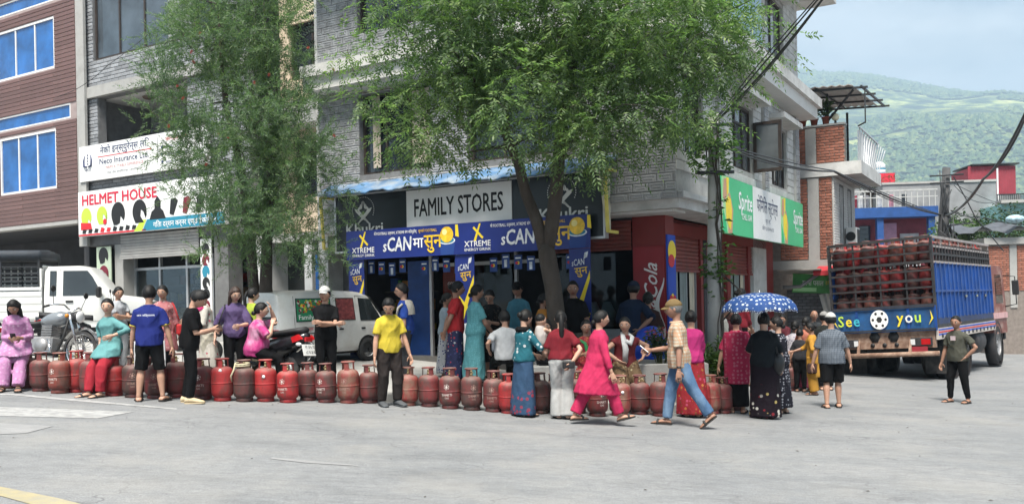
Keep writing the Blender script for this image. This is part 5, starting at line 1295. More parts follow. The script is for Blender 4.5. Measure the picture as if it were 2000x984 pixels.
LEAF_VINE = leaf_mat('leaf_creeper', (.06, .13, .035), .3, .35); mb = MB()
for (z, n, r) in ((4.45, 150, .5), (4.2, 120, .55), (4.0, 60, .4), (3.3, 20, .2), (2.55, 40, .25), (2.3, 70, .3), (2.1, 45, .22), (1.75, 20, .18), (3.0, 14, .2)):
    for k in range(n):
        a = vr.uniform(0, 2*pi); q = vr.uniform(.1, r); leaf_spray(mb, (.04+q*cos(a), q*sin(a)-.05, z+vr.uniform(-.16, .16)), 1, .02, .02, (.15, .075), vr, .9, 0, .3)
mb.build('creeper_leaves', LEAF_VINE, ep)
# far pole hung with cables
fp = empty('lattice_pole', (wx(1846, 30), 30, -.6), 0, 'dark electricity pole hung with tangled cables behind the lorry', 'pole')
H = wz(1857, 328, 30)+.6
MB().tube([(-.12, 0, 0), (-.02, 0, H*.7), (.12, 0, H)], [.2, .17, .13], 10).build('shaft', M('pole_dark', (.06, .06, .062), .9, .3), fp)
mb = MB()
for k in range(14):
    z = H-2.6*vr.random(); mb.tube([(vr.uniform(-.3, .3), -.2, z), (vr.uniform(-.25, .35), -.22, z-.5), (vr.uniform(-.2, .2), -.2, z-1.1), (vr.uniform(-.2, .2), -.15, z-1.6)], .018, 5)
for z in (H-.3, H-.55): mb.tube([(-.55, -.2, z), (.6, -.2, z+.05)], .03, 6)
mb.bar((.1, -.1, H-2.0), (.95, -.1, H-1.9), .05); mb.bar((.1, -.1, H-2.0), (.5, -.1, H-2.6), .04)
mb.build('cable_tangle', BLK, fp)
def wire(name, pts, r, label, sag=0.0, strands=1, spread=.05):
    mb = MB(); a, b = Vector(pts[0]), Vector(pts[-1])
    for s in range(strands):
        o = Vector((vr.uniform(-1, 1), vr.uniform(-1, 1), vr.uniform(-1, 1)))*spread; path = []
        for (p, q) in zip(pts, pts[1:]):
            p, q = Vector(p), Vector(q)
            for i in range(16): f = i/16; path.append(p.lerp(q, f)+o*(.3+sin(pi*f))-Vector((0, 0, sag*(1+.15*s)*4*f*(1-f))))
        path.append(b+o*.3); mb.tube(path, r, 5, caps=False)
    return tag(mb.build(name, BLK), label, 'cable')
pt = Vector((3.46, 14.62, 4.55))
wire('power_cable', [pt, px3(1640, -50, 9.0)], .008, 'bundle of black cables rising from the corner pole over the street', .02, 6, .10)
wire('power_cable', [Vector((3.46, 14.62, 4.2)), px3(1630, 335, 20), px3(1838, 420, 30)], .014, 'drooping bundle of cables from the corner pole to the far pole', .10, 4, .06)
wire('power_cable', [px3(1848, 420, 29.7), px3(1920, 350, 22), px3(2010, 205, 16)], .028, 'thick black cable climbing from the far pole out of view', .15, 3, .07)
wire('power_cable', [px3(1862, 345, 29.7), px3(1905, 425, 29.6), px3(1960, 490, 29.5)], .02, 'cable slanting down from the top of the far pole', .0, 1)
wire('power_cable', [px3(1865, 360, 29.8), px3(1940, 395, 33), px3(2030, 415, 36)], .012, 'thin cable from the far pole towards the red shed', .1, 2, .1)
wire('power_cable', [px3(1858, 412, 29.8), px3(1920, 425, 31), px3(2030, 440, 33)], .012, 'thin low cable from the far pole towards the teal house', .1, 2, .1)
wire('power_cable', [b2w(-17.2, -.6, 7.5), b2w(-15.3, -.4, 8.1), b2w(-10.8, -.5, 9.7), b2w(-7.5, -1.0, 8.6)], .008, 'thin cable strung across the grey brick facade', .15, 1)
# greenery between the far houses: trees one can tell apart
def small_tree(name, px, py, Y, r, h, n, mat, label, leaf=(.22, .09), seed=1, trunk_h=None):
    rr = random.Random(seed); c = px3(px, py, Y); zb = min(c.z-h, c.z-h); t = empty(name, (c.x, c.y, c.z-h-.6), 0, label, 'tree'); mb = MB()
    mb.tube([(0, 0, -1.0), (.05, 0, .5), (0, 0, .6+h*.6)], [.09, .07, .03], 7, caps=False)
    fo = MB(); lob = [(Vector((rr.gauss(0, .5)*r, rr.gauss(0, .5)*r, .6+h*rr.uniform(.35, 1.0))), rr.uniform(.3, .5)*r) for k in range(14)]
    for lc, lr in lob:
        mb.tube([(0, 0, .5), lc*.6, lc], [.04, .025, .01], 5, caps=False)
        for k in range(n//14):
            v = Vector((rr.gauss(0, 1), rr.gauss(0, 1), rr.gauss(0, 1))).normalized()*lr*(rr.random()**.4); leaf_spray(fo, lc+v, 1, .03, .03, leaf, rr, .6, 0, .8)
    mb.build('trunk', BARK2, t); fo.build('crown', mat, t); return t
small_tree('roof_tree', 1783, 370, 52, 1.3, 1.6, 1500, LEAF_BUSH, 'round green tree growing over the grey terrace wall', (.2, .12), 2)
small_tree('palm_bush', 1700, 352, 50, .8, .8, 350, LEAF_DK, 'dark spiky palm below the water tanks', (.5, .05), 3)
small_tree('leafy_tree', 1905, 434, 36, 1.9, 1.9, 2600, LEAF_DK, 'dense dark tree behind the lorry between the far houses', (.2, .1), 4)
small_tree('leafy_tree', 1862, 442, 33.5, .8, .9, 800, LEAF_BUSH, 'light green tree at the foot of the far pole', (.18, .09), 5)
small_tree('leafy_tree', 1962, 445, 42, 1.1, 1.4, 700, LEAF_BUSH, 'yellow green bush beside the teal house', (.22, .1), 6)
small_tree('leafy_tree', 1985, 600, 44, 1.6, 1.6, 1700, LEAF_BUSH, 'sunlit green tree beyond the lorry cab at the roadside', (.22, .11), 7)
# ------------------------------------------------------------------ gas cylinders
def cyl_mat(name, paint, worn, rust, amt, seed):
    m, t, b = nodes_of(name)
    oi = t.nodes.new('ShaderNodeObjectInfo'); tc = t.nodes.new('ShaderNodeTexCoord')
    vm = t.nodes.new('ShaderNodeVectorMath'); vm.operation = 'MULTIPLY_ADD'; vm.inputs[1].default_value = (40, 40, 40)
    cmb = t.nodes.new('ShaderNodeCombineXYZ'); t.links.new(oi.outputs['Random'], cmb.inputs[0]); t.links.new(oi.outputs['Random'], cmb.inputs[2])
    t.links.new(cmb.outputs[0], vm.inputs[0]); t.links.new(tc.outputs['Object'], vm.inputs[2])
    def nz(sc, det, st=None):
        n = t.nodes.new('ShaderNodeTexNoise'); n.inputs['Scale'].default_value = sc; n.inputs['Detail'].default_value = det; n.inputs['Roughness'].default_value = .65
        s = vm.outputs[0]
        if st:
            mp = t.nodes.new('ShaderNodeMapping'); mp.inputs['Scale'].default_value = st; t.links.new(s, mp.inputs[0]); s = mp.outputs[0]
        t.links.new(s, n.inputs['Vector']); return n.outputs[0]
    a = ramp(t, nz(5, 6), [(.35, paint), (.65, worn)])
    f = ramp(t, nz(9, 8, (1, 1, .5)), [(.52-amt*.25, (0, 0, 0)), (.66-amt*.2, (1, 1, 1))]); a = mixc(t, f, a, rust)
    g = ramp(t, nz(3.5, 6, (1, 1, .35)), [(.45, (1, 1, 1)), (.75, (.45, .42, .40))]); a = mixc(t, 1.0, a, g, 'MULTIPLY')
    d = ramp(t, nz(30, 4), [(.62, (0, 0, 0)), (.72, (.6, .6, .6))]); a = mixc(t, d, a, (.06, .04, .035)); sx = t.nodes.new('ShaderNodeSeparateXYZ'); t.links.new(tc.outputs['Normal'], sx.inputs[0]); a = mixc(t, ramp(t, sx.outputs[2], [(.35, (0, 0, 0)), (.95, (.38, .38, .38))]), a, (.26, .20, .17))
    t.links.new(a, b.inputs['Base Color']); b.inputs['Roughness'].default_value = .62; bump(t, b, nz(9, 5), .35, .02); return m
CYL_MATS = {'red': cyl_mat('cylinder_red', (.34, .016, .018), (.27, .018, .018), (.15, .03, .025), .12, 1), 'maroon': cyl_mat('cylinder_maroon', (.17, .022, .022), (.12, .022, .022), (.075, .034, .028), .35, 2),
            'brown': cyl_mat('cylinder_brown', (.25, .050, .034), (.19, .042, .030), (.13, .06, .045), .35, 3), 'dark': cyl_mat('cylinder_dark', (.14, .028, .025), (.09, .030, .027), (.06, .034, .028), .4, 4),
            'rust': cyl_mat('cylinder_rusty', (.25, .030, .027), (.20, .045, .035), (.20, .10, .07), .38, 5)}
cb = MB().lathe([(.118, 0), (.122, .004), (.122, .05), (.110, .055), (.130, .065), (.150, .090), (.157, .125), (.158, .13), (.158, .234), (.158, .244), (.1615, .248), (.1615, .258), (.158, .262), (.158, .272), (.158, .375), (.158, .385), (.153, .415), (.138, .445), (.110, .468), (.07, .480), (.03, .484)], 28)
cc = MB()
for k in range(3):                         # three flat stays and the carrying ring
    a0 = 2*pi*k/3+.3; w = .36
    ring = []
    for (r, z) in ((.098, .455), (.092, .50), (.088, .575), (.083, .575), (.087, .50), (.093, .455)):
        ring.append([(r*cos(a0+w*(i/4-.5)*2), r*sin(a0+w*(i/4-.5)*2), z) for i in range(5)])
    ring.append(ring[0]); cc.rings(ring, 0, False, False, False)
rg = [(.090+.011*cos(2*pi*i/8), .585+.011*sin(2*pi*i/8)) for i in range(9)]
cc.lathe(rg, 24, caps=False)
cv = MB().lathe([(.022, .48), (.022, .505), (.016, .51), (.016, .54), (.02, .545), (.012, .56)], 10); cv.tube([(0, 0, .525), (.035, 0, .525)], .008, 6)
BRASS = M('valve_brass', (.22, .17, .09), .45, .2, metal=.6)
CYL_ME = {k: (cb.mesh('body', m), cc.mesh('collar', m)) for k, m in CYL_MATS.items()}; VALVE_ME = cv.mesh('valve', BRASS)
def wrap(me, r=.1595):
    for v in me.vertices:
        a = v.co.x/r; v.co = Vector((r*sin(a), -r*cos(a), v.co.z))
    return me
ST = M('stencil_white', (.52, .46, .42), .7, .25, 25, 0); ST_FADE = M('stencil_faded', (.28, .18, .15), .8, .3, 25, 0)
def emblem_mesh():
    mb = MB(); n = 18
    for k in range(n):
        if k % 3 == 2: continue
        a0, a1 = 2*pi*k/n, 2*pi*(k+.8)/n
        mb.add([(r*cos(a), 0, r*sin(a)) for r, a in ((.030, a0), (.040, a0), (.040, a1), (.030, a1))], [(0, 1, 2, 3)])
    mb.add([(x, 0, z) for x, z in ((-.012, -.02), (.012, -.02), (.016, .005), (0, .026), (-.016, .005))], [(0, 1, 2, 3, 4)])
    me = mb.mesh('emblem', ST); return me
def stencil_set(mat):
    w = wrap(text_mesh('SHAKTI', .034, .95, .012)); g_ = wrap(text_mesh('GAS', .024, .95, .010)); e = emblem_mesh(); e = wrap(e)
    for m in (w, g_, e): m.materials.clear(); m.materials.append(mat)
    return w, g_, e
STEN = {True: stencil_set(ST), False: stencil_set(ST_FADE)}
def cylinder(loc, kind, label, group, stencil=None, rz=None, turn=0.0, scale=1.0, light=False):
    c = empty('gas_cylinder', loc, R.uniform(0, 6.28) if rz is None else rz, label, 'gas cylinder', group); c.scale = (scale, scale, scale*R.uniform(.96, 1.05))
    me = CYL_ME[kind]; obj('body', me[0], c); obj('collar', me[1], c)
    if not light: obj('valve', VALVE_ME, c)
    if stencil is not None:
        w, g_, e = STEN[stencil]
        for nm, m, z in (('lettering', w, .195), ('lettering', g_, .155), ('emblem', e, .325)):
            o = obj(nm, m, c, (0, 0, z)); o.rotation_euler = (0, 0, -c.rotation_euler.z + turn)
    return c
ROWG = 'gas cylinders queued along the kerb'
row = [(18, 757, 'dark', None, 'dark maroon gas cylinder at the far end of the queue, under the girl in pink'), (52, 757, 'maroon', None, 'maroon gas cylinder the girl in pink rests her arm beside'), (80, 763, 'maroon', None, 'plain dull maroon gas cylinder left of the brown stencilled one'),
 (117, 767, 'brown', True, 'orange brown gas cylinder with SHAKTI stencil in front of the motorcycle'), (151, 765, 'red', None, 'clean red gas cylinder between the brown stencilled one and the seated woman in turquoise'), (179, 770, 'maroon', None, 'maroon gas cylinder under the skirt of the woman in turquoise'),
 (223, 772, 'red', None, 'bright red gas cylinder that the woman in turquoise sits on'), (262, 775, 'dark', False, 'dark sooty gas cylinder beside the man in the blue polo shirt'), (305, 777, 'maroon', False, 'maroon gas cylinder between the legs of the man in black shorts'), (345, 775, 'maroon', None, 'maroon gas cylinder left of the man in the black T-shirt'),
 (397, 779, 'maroon', True, 'maroon gas cylinder with white SHAKTI stencil right of the black T-shirt man'), (435, 782, 'red', None, 'bright clean red gas cylinder with a round white tag below the woman in purple'), (478, 783, 'dark', None, 'dark brown gas cylinder with a rope looped over its collar'),
 (519, 783, 'red', None, 'red gas cylinder with a small white disc on its shoulder'), (563, 785, 'red', True, 'red gas cylinder with SHAKTI stencil below the scooter number plate'), (602, 781, 'maroon', None, 'plain red brown gas cylinder in front of the man in the white cap'), (638, 785, 'maroon', True, 'maroon gas cylinder with emblem and SHAKTI lettering below the man in the white cap'),
 (681, 786, 'rust', False, 'tan and rust patched gas cylinder in front of the van'), (722, 786, 'maroon', None, 'maroon gas cylinder half hidden by the yellow T-shirt man'), (797, 791, 'rust', None, 'grey tan worn gas cylinder just right of the yellow T-shirt man'), (839, 793, 'maroon', None, 'dusty topped red gas cylinder second right of the yellow T-shirt man'),
 (880, 797, 'maroon', True, 'gas cylinder with clear white SHAKTI stencil below the woman in the red T-shirt'), (922, 800, 'dark', False, 'brown scratched gas cylinder below the woman in the turquoise dress'), (964, 803, 'maroon', False, 'maroon gas cylinder with faded stencil left of the woman holding a baby'), (995, 806, 'red', None, 'slim red gas cylinder partly behind the woman holding a baby'),
 (1054, 806, 'dark', None, 'dark gas cylinder right of the blue flowered skirt'), (1084, 804, 'dark', None, 'dark gas cylinder behind the grey trousers'), (1128, 806, 'maroon', None, 'maroon gas cylinder between the grey trousers and the pink suit'), (1167, 812, 'maroon', True, 'gas cylinder with SHAKTI lettering seen between the pink trouser legs'),
 (1211, 811, 'rust', None, 'worn maroon gas cylinder with a small white dot right of the pink suit'), (1249, 808, 'maroon', None, 'dark maroon gas cylinder below the woman with the white scarf'), (1291, 812, 'maroon', None, 'wide worn maroon gas cylinder beside the jeans of the man in checks'),
 (1368, 808, 'red', None, 'bright red gas cylinder right of the red flowered skirt'), (1389, 807, 'rust', None, 'grey red gas cylinder in front of the green shrub'), (1412, 806, 'maroon', None, 'dull red gas cylinder beside the woman in the pink wrap'), (1436, 800, 'maroon', None, 'maroon gas cylinder behind the feet of the woman in the pink wrap')]
for px, py, kind, sten, lab in row:
    x, y = ray_to_road(px, py); c = cylinder((x, y, road_z(x)), kind, lab, ROWG, sten, turn=R.uniform(-.5, .5), scale=R.uniform(.97, 1.05))
    c.rotation_euler[0] = R.uniform(-.015, .015); c.rotation_euler[1] = R.uniform(-.02, .02)
    if px in (435, 519, 1211):
        MB().lathe([(.022, 0), (.022, .004)], 14, axis='y').build('tag', WHITE, c, loc=(0, 0, 0)).matrix_local = Matrix.Rotation(-c.rotation_euler.z, 4, 'Z') @ Matrix.Translation((.02, -.166 if px != 435 else -.15, .36 if px != 435 else .43))
    if px == 478:
        rp = MB(); pts = []
        for k in range(30): a = k*.55; pts.append((.10*cos(a)-.02, .10*sin(a), .5+.002*k))
        pts += [(-.12, -.1, .46), (-.16, -.10, .38), (-.168, -.06, .28)]
        rp.tube(pts, .013, 6); tag(rp.build('rope', M('rope_cream', (.45, .40, .27), .9, .2), None, loc=(x, y, road_z(x))), 'cream rope coiled on the dark brown cylinder', 'rope')
for k, (px, Y, zz, lab) in enumerate(((1541, 17.6, 0, 'dull red gas cylinder standing on the road behind the woman in the black dress'), (1548, 18.9, .0, 'pinkish gas cylinder on the kerb beside the woman in yellow'), (1556, 19.3, 0, 'second gas cylinder on the kerb nearest the woman in yellow'))):
    X = at_x(px, Y); cylinder((X, Y, (road_z(X) if k == 0 else pave_z(X, Y)+.012)), 'rust' if k else 'maroon', lab, 'gas cylinders at the side street kerb')
# ------------------------------------------------------------------ vehicles
VAN_WHITE = M('van_paint_white', (.60, .60, .585), .35, .05, 2, .03, 20, dirt=(.36, .33, .28), dscale=2.5, damt=.55, coat=.3)
PICK_WHITE = M('pickup_paint_white', (.64, .645, .63), .3, .04, 2, .03, 20, dirt=(.45, .43, .39), dscale=2, damt=.4, coat=.4)
RUBBER = M('rubber_black', (.018, .018, .019), .85, .2, 8, .3, 40, dirt=(.10, .09, .08), dscale=5, damt=.6); PLASTIC = M('plastic_black', (.016, .016, .017), .5, .2)
STEEL = M('wheel_steel', (.28, .28, .285), .45, .15, 4, .1, 40, metal=.5, dirt=(.14, .12, .10), dscale=6); CHROME = M('chrome', (.62, .62, .63), .15, .05, metal=1.0)
CARGLASS = glass('car_glass', (.02, .025, .027), .03); RED_LENS = M('lens_red', (.38, .01, .012), .2, .1, coat=.5); AMBER = M('lens_amber', (.5, .18, .01), .25, .1); CLEARLENS = M('lens_clear', (.6, .6, .6), .15, .1, coat=.5)
def shell(stations, n_mirror=True):
    """stations: list of (x, [(y,z)...]) half sections from sill to roof centre; mirrored into closed rings"""
    out = []
    for x, h in stations:
        out.append([(x, y, z) for y, z in h] + [(x, -y, z) for y, z in reversed(h) if abs(y) > 1e-6])
    return MB().rings(out, 0, True, True, True)
def sharp(o, a=32):
    o.data.set_sharp_from_angle(angle=rad(a)); return o
def on_side(poly, yf, side, off=.010):
    """flat polygon (x,z) laid on a body side whose half width is yf(x,z)"""
    pts = [(x, side*(yf(x, z)+off), z) for x, z in poly]
    return pts if side < 0 else pts[::-1]
def seam(mb, pts, yf, side, w=.008):
    for a, b in zip(pts, pts[1:]): mb.bar((a[0], side*(yf(*a)+.001), a[1]), (b[0], side*(yf(*b)+.001), b[1]), w, w*.6)
def wheel(parent, x, y, z, r, w, side, rim=None, spokes=0):
    """tyre with rim and hub; side=-1 faces -y"""
    t = MB().lathe([(r*.62, -w/2), (r*.93, -w/2), (r, -w*.3), (r, w*.3), (r*.93, w/2), (r*.62, w/2)], 28, axis='y', caps=False).build('wheel', RUBBER, parent, loc=(x, y, z))
    s = side
    MB().lathe([(r*.64, s*w*.48), (r*.60, s*w*.30), (r*.36, s*w*.12), (r*.30, s*w*.30), (r*.14, s*w*.34), (r*.12, s*w*.42), (.001, s*w*.42)], 24, axis='y', caps=False).build('rim', rim or STEEL, t)
    nb_ = MB()
    for k in range(5): nb_.ball((r*.22*cos(2*pi*k/5), s*w*.34, r*.22*sin(2*pi*k/5)), r*.035, n=6, m=4)
    nb_.build('wheel_nut', PLASTIC, t); return t
# ---- small white van parked nose-in (its own axis: x forward, rear bumper at x=0)
def make_van():
    v = empty('delivery_van'); W = .71
    def yf(x, z): 
        return W if z < .88 else (W-.003-(z-.88)*.145 if z < 1.235 else W-.055-(z-1.235)*.213)
    def half(w, zb, zbelt, zroof, k=1.0):
        return [(w*.92, zb), (w, zb+.10), (w, zbelt-.06), (w*.995, zbelt), (w-.055*k, (zbelt+zroof)/2-.02), (w-.12*k, zroof-.09), (w-.20*k, zroof-.025), (w*.45, zroof), (0, zroof+.012)]
    st = [(0.0, half(W*.96, .34, .86, 1.50)), (.05, half(W, .27, .87, 1.57)), (.5, half(W, .26, .88, 1.62)), (1.6, half(W, .26, .88, 1.63)), (2.35, half(W, .26, .88, 1.60)), (2.62, half(W, .26, .88, 1.52)), (2.95, half(W, .27, .88, 1.16)), (3.14, half(W*.98, .27, .84, .95)), (3.28, half(W*.94, .29, .72, .80)), (3.33, half(W*.88, .34, .60, .68))]
    sharp(shell(st).build('body', VAN_WHITE, v), 40)
    # rear door glass, lamps, bumper, plate
    rw = MB().add([(-.004, -.54, .93), (-.004, .54, .93), (.030, .50, 1.42), (.030, -.50, 1.42)], [(0, 3, 2, 1)]); rw.v = [(x-.006, y, z) for x, y, z in rw.v]; rw.build('rear_window', glass('rear_glass', (.10, .12, .13), .03), v)
    for s in (-1, 1): MB().box(-.03, .03, s*.56-.10, s*.56+.10, .52, .80, ch=.015).build('tail_lamp', RED_LENS, v)
    MB().box(-.07, .05, -.70, .70, .30, .44, ch=.03).build('bumper', PLASTIC, v)
    MB().box(-.015, .0, -.22, .22, .60, .72).build('number_plate', flat('plate_white', (.6, .6, .58)), v)
    MB().box(-.03, .0, -.1, .1, .86, .90, ch=.008).build('door_handle', PLASTIC, v)
    for s in (-1, 1):
        w = MB(); w.add(on_side([(.42, .95), (1.42, .95), (1.42, 1.45), (.46, 1.45)], yf, s), [(0, 1, 2, 3)]); gq = w.build('side_window', CARGLASS, v)
        w = MB(); w.add(on_side([(1.56, .95), (2.10, .95), (2.10, 1.45), (1.56, 1.45)], yf, s), [(0, 1, 2, 3)]); w.build('side_window', CARGLASS, v)
        w = MB(); w.add(on_side([(2.24, .93), (2.88, .93), (2.86, 1.0), (2.60, 1.42), (2.24, 1.45)], yf, s), [(0, 1, 2, 3, 4)]); w.build('door_window', CARGLASS, v)
        if s < 0:
            pnl = [(.44, .97), (1.40, .97), (1.40, 1.43), (.48, 1.43)]
            p = MB(); p.add(on_side(pnl, yf, s, .014), [(0, 1, 2, 3)]); sgn = p.build('shop_sticker', M('sticker_green', (.02, .22, .10), .4, .1), v)
            rr = random.Random(4)
            pal = [GOLD, RED, CREAM, LIME, flat('print_orange', (.6, .2, .03)), MAROON]
            groc = [MB() for _ in pal]
            for k in range(110):
                x, z = rr.uniform(.5, 1.36), rr.uniform(1.14, 1.40); r = rr.uniform(.018, .035); n = 7
                if (x > 1.25 and z < 1.2): continue
                groc[k % 6].add([(x+r*cos(2*pi*i/n), s*(yf(x, z+r*sin(2*pi*i/n))+.016+.0002*k), z+r*sin(2*pi*i/n)) for i in range(n)], [tuple(range(n))])
            for m_, g_ in zip(pal, groc): tag(g_.build('printed_groceries', m_, sgn), kind='stuff')
            lt = lettering('lettering', 'Family Stores', WHITE, v, (.92, s*(yf(0, 1.0)+.02), 1.0), .10, .75, .008, width=.86, rx=0); lt.rotation_euler = (rad(-9), 0, 0)
            lt = lettering('lettering', 'नि:शुल्क होम डेलिभरी', RED, v, (.95, s*(W+.004), .76), .06, .8, .003, width=.8)
            p = MB(); p.add(on_side([(1.58, .97), (2.08, .97), (2.08, 1.43), (1.58, 1.43)], yf, s, .014), [(0, 1, 2, 3)]); sg2 = p.build('shop_sticker', M('sticker_mixed', (.20, .05, .05), .4, .6, 14), v)
        sm = MB()
        for path in ([(.40, .32), (.38, .9), (.42, 1.5)], [(1.49, .32), (1.49, 1.5)], [(2.17, .32), (2.17, 1.5)], [(2.17, .32), (2.75, .34), (2.92, .62), (2.92, .90), (2.62, 1.47), (2.17, 1.5)], [(.40, .83), (1.49, .83)]): seam(sm, path, yf, s)
        sm.bar((.4, s*(W+.004), .70), (1.49, s*(W+.004), .70), .02); sm.build('door_seam', PLASTIC, v)
        for x in (1.60, 2.26): MB().box(x, x+.12, s*W-.02 if s < 0 else W, s*W if s < 0 else W+.02, .74, .78, ch=.005).build('door_handle', PLASTIC, v)
        for x in (.62, 2.46):
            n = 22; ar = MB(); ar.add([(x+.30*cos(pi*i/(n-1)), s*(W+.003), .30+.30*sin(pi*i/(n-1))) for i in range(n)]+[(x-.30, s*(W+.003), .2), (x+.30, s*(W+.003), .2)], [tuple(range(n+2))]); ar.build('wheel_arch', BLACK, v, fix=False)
            wheel(v, x, s*(W-.06), .27, .27, .15, s)
        mr = MB().box(2.86, 2.93, s*(W+.02) if s > 0 else -W-.16, W+.16 if s > 0 else -W-.02, .98, 1.14, ch=.02).build('wing_mirror', PLASTIC, v)
        MB().box(3.20, 3.30, s*.55-.08, s*.55+.08, .52, .66, ch=.02).build('headlamp', CLEARLENS, v)
    ws = MB().add([(2.66, -.55, 1.47), (2.66, .55, 1.47), (2.965, .60, 1.12), (2.965, -.60, 1.12)], [(0, 1, 2, 3)]); ws.v = [(x+.012, y, z+.012) for x, y, z in ws.v]; ws.build('windscreen', CARGLASS, v)
    MB().box(.2, 3.0, -.55, .55, .2, .30).build('underbody', BLACK, v)
    return v
van = make_van(); vx, vy = wx(540, 16.0, 715), 16.0
HV = rad(53); van.rotation_euler = (0, 0, HV)
# rear right corner of the van stands at (vx, vy)
van.scale = (.89, .89, .89); van.location = (vx-.63*sin(HV)+.08, vy+.66*cos(HV), pave_z(vx, vy)-.02); tag(van, 'dented white delivery van with shop stickers parked behind the cylinders', 'van')
v2 = copy_tree(van); v2.location = (wx(1996, 36), 36, road_z(16)-.55); v2.rotation_euler = (0, 0, rad(72)); v2.scale = (1.25, 1.3, 1.22); v2.name = 'minibus'; tag(v2, 'white minibus seen from behind beyond the lorry at the far right', 'van')
for ch in list(v2.children):
    if ch.name.split('.')[0] in ('shop_sticker', 'lettering'):
        for g_ in list(ch.children): bpy.data.objects.remove(g_)
        bpy.data.objects.remove(ch)

# ---- pickup with a caged bed, side-on
pk = empty('pickup_truck', (wx(8, 20.6, 690), 20.6, .76), rad(13), 'white pickup truck with a dark tarpaulin cage over its bed, parked before the helmet shop', 'pickup')
W = .80
def yf(x, z): return W if z < 1.12 else W-(z-1.12)*.16
# bed from x=-1.55 to 1.05, cab from 1.10 to 2.55, bonnet to 3.55
bd = MB()
for s in (-1, 1):
    prof = []; z = .62
    while z < 1.30: prof += [(z, 0), (z+.04, .012), (z+.10, .012), (z+.14, 0)]; z += .17
    for a, b in zip(prof, prof[1:]): bd.quad((-1.55, s*(W+a[1]), a[0]), (1.05, s*(W+a[1]), a[0]), (1.05, s*(W+b[1]), b[0]), (-1.55, s*(W+b[1]), b[0]))
    bd.box(-1.55, 1.05, s*W-.04 if s > 0 else -W-.02, W+.02 if s > 0 else -W+.04, 1.30, 1.37)
bd.box(-1.56, -1.501, -W, W, .6, 1.33); bd.box(1.0, 1.06, -W+.001, W-.001, .6, 1.8); bd.box(-1.5, 1.0, -W+.02, W-.02, .58, .66)
bd.build('bed', PICK_WHITE, pk)
cg = MB()
for s in (-1, 1):
    for x in (-1.5, -.65, .2, 1.0): cg.bar((x, s*(W-.02), 1.37), (x, s*(W-.02), 2.12), .04)
    for z in (1.52, 1.68, 1.84, 2.0): cg.bar((-1.5, s*(W-.03), z), (1.0, s*(W-.03), z), .028)
for x in (-1.5, 1.0): cg.bar((x, -W, 2.1), (x, W, 2.1), .04)
cg.build('cage', BLK, pk)
gr = MB()
for z in [1.42+.085*k for k in range(6)]: gr.bar((1.06, -W+.1, z), (1.06, W-.1, z), .025)
for y in [-.65+.13*k for k in range(11)]: gr.bar((1.065, y, 1.38), (1.065, y, 1.88), .025)
gr.build('cab_guard', PICK_WHITE, pk)
gr2 = MB()
for z in [1.45+.10*k for k in range(5)]: gr2.bar((-1.5, W-.02, z), (1.0, W-.02, z), .03)
for x in [-1.4+.15*k for k in range(17)]: gr2.bar((x, W-.02, 1.38), (x, W-.02, 1.88), .025)
gr2.build('bed_grille', PICK_WHITE, pk)
tp = []
for x in (-1.62, -1.56, -.7, .2, 1.0, 1.06): 
    d = .0 if -1.6 < x < 1.03 else .05
    tp.append([(x, y*(1-d), z-d*.4) for y, z in ((-W-.03, 2.02), (-W-.04, 2.14), (-W+.04, 2.22), (0, 2.26), (W-.04, 2.22), (W+.04, 2.14), (W+.03, 2.02))])
MB().rings(tp, 0, True, True, True).build('tarpaulin', M('tarp_navy', (.02, .026, .035), .7, .3, 3, .4, 15), pk)
def hp(w, zb, zbelt, zroof, k=1.0): return [(w*.96, zb), (w, zb+.08), (w, zbelt), (w-.06*k, (zbelt+zroof)/2), (w-.11*k, zroof-.08), (w-.18*k, zroof-.02), (w*.4, zroof), (0, zroof+.008)]
st = [(1.10, hp(W*.98, .50, 1.12, 1.80)), (1.16, hp(W, .48, 1.12, 1.86)), (1.8, hp(W, .48, 1.12, 1.87)), (2.05, hp(W, .48, 1.12, 1.82)), (2.50, hp(W, .48, 1.12, 1.24)), (2.58, hp(W*.96, .48, 1.08, 1.17)), (3.2, hp(W*.92, .48, 1.0, 1.08)), (3.38, hp(W*.86, .52, .92, 1.0))]
sharp(shell(st).build('cab', PICK_WHITE, pk), 35)
for s in (-1, 1):
    MB().add(on_side([(1.50, 1.16), (2.36, 1.16), (2.13, 1.60), (2.02, 1.74), (1.50, 1.74)], yf, s), [(0, 1, 2, 3, 4)]).build('door_window', CARGLASS, pk)
    MB().add(on_side([(1.22, 1.16), (1.36, 1.16), (1.36, 1.74), (1.22, 1.74)], yf, s), [(0, 1, 2, 3)]).build('quarter_window', CARGLASS, pk)
    sm = MB(); seam(sm, [(1.43, .56), (1.43, 1.79)], yf, s); seam(sm, [(1.43, .56), (2.28, .56), (2.48, .8), (2.48, 1.16)], yf, s); sm.build('door_seam', PLASTIC, pk)
    MB().box(1.56, 1.72, s*W-.025 if s < 0 else W, s*W if s < 0 else W+.025, 1.0, 1.05, ch=.006).build('door_handle', PLASTIC, pk)
    MB().box(2.26, 2.36, s*W-.26 if s < 0 else W+.06, s*W-.06 if s < 0 else W+.26, 1.10, 1.36, ch=.03).build('wing_mirror', PLASTIC, pk)
    MB().box(-1.55, 3.3, s*W-.03 if s < 0 else W-.02, s*W+.02 if s < 0 else W+.03, .42, .49).build('sill', PICK_WHITE, pk)
    for x in (-.65, 2.88):
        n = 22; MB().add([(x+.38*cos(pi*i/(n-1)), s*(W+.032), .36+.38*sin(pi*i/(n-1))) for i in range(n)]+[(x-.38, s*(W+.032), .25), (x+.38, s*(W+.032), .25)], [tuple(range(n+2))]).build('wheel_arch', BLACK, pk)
        wheel(pk, x, s*(W-.03), .345, .345, .19, s)
MB().box(-1.3, 3.2, -.6, .6, .3, .52).build('chassis', BLACK, pk)
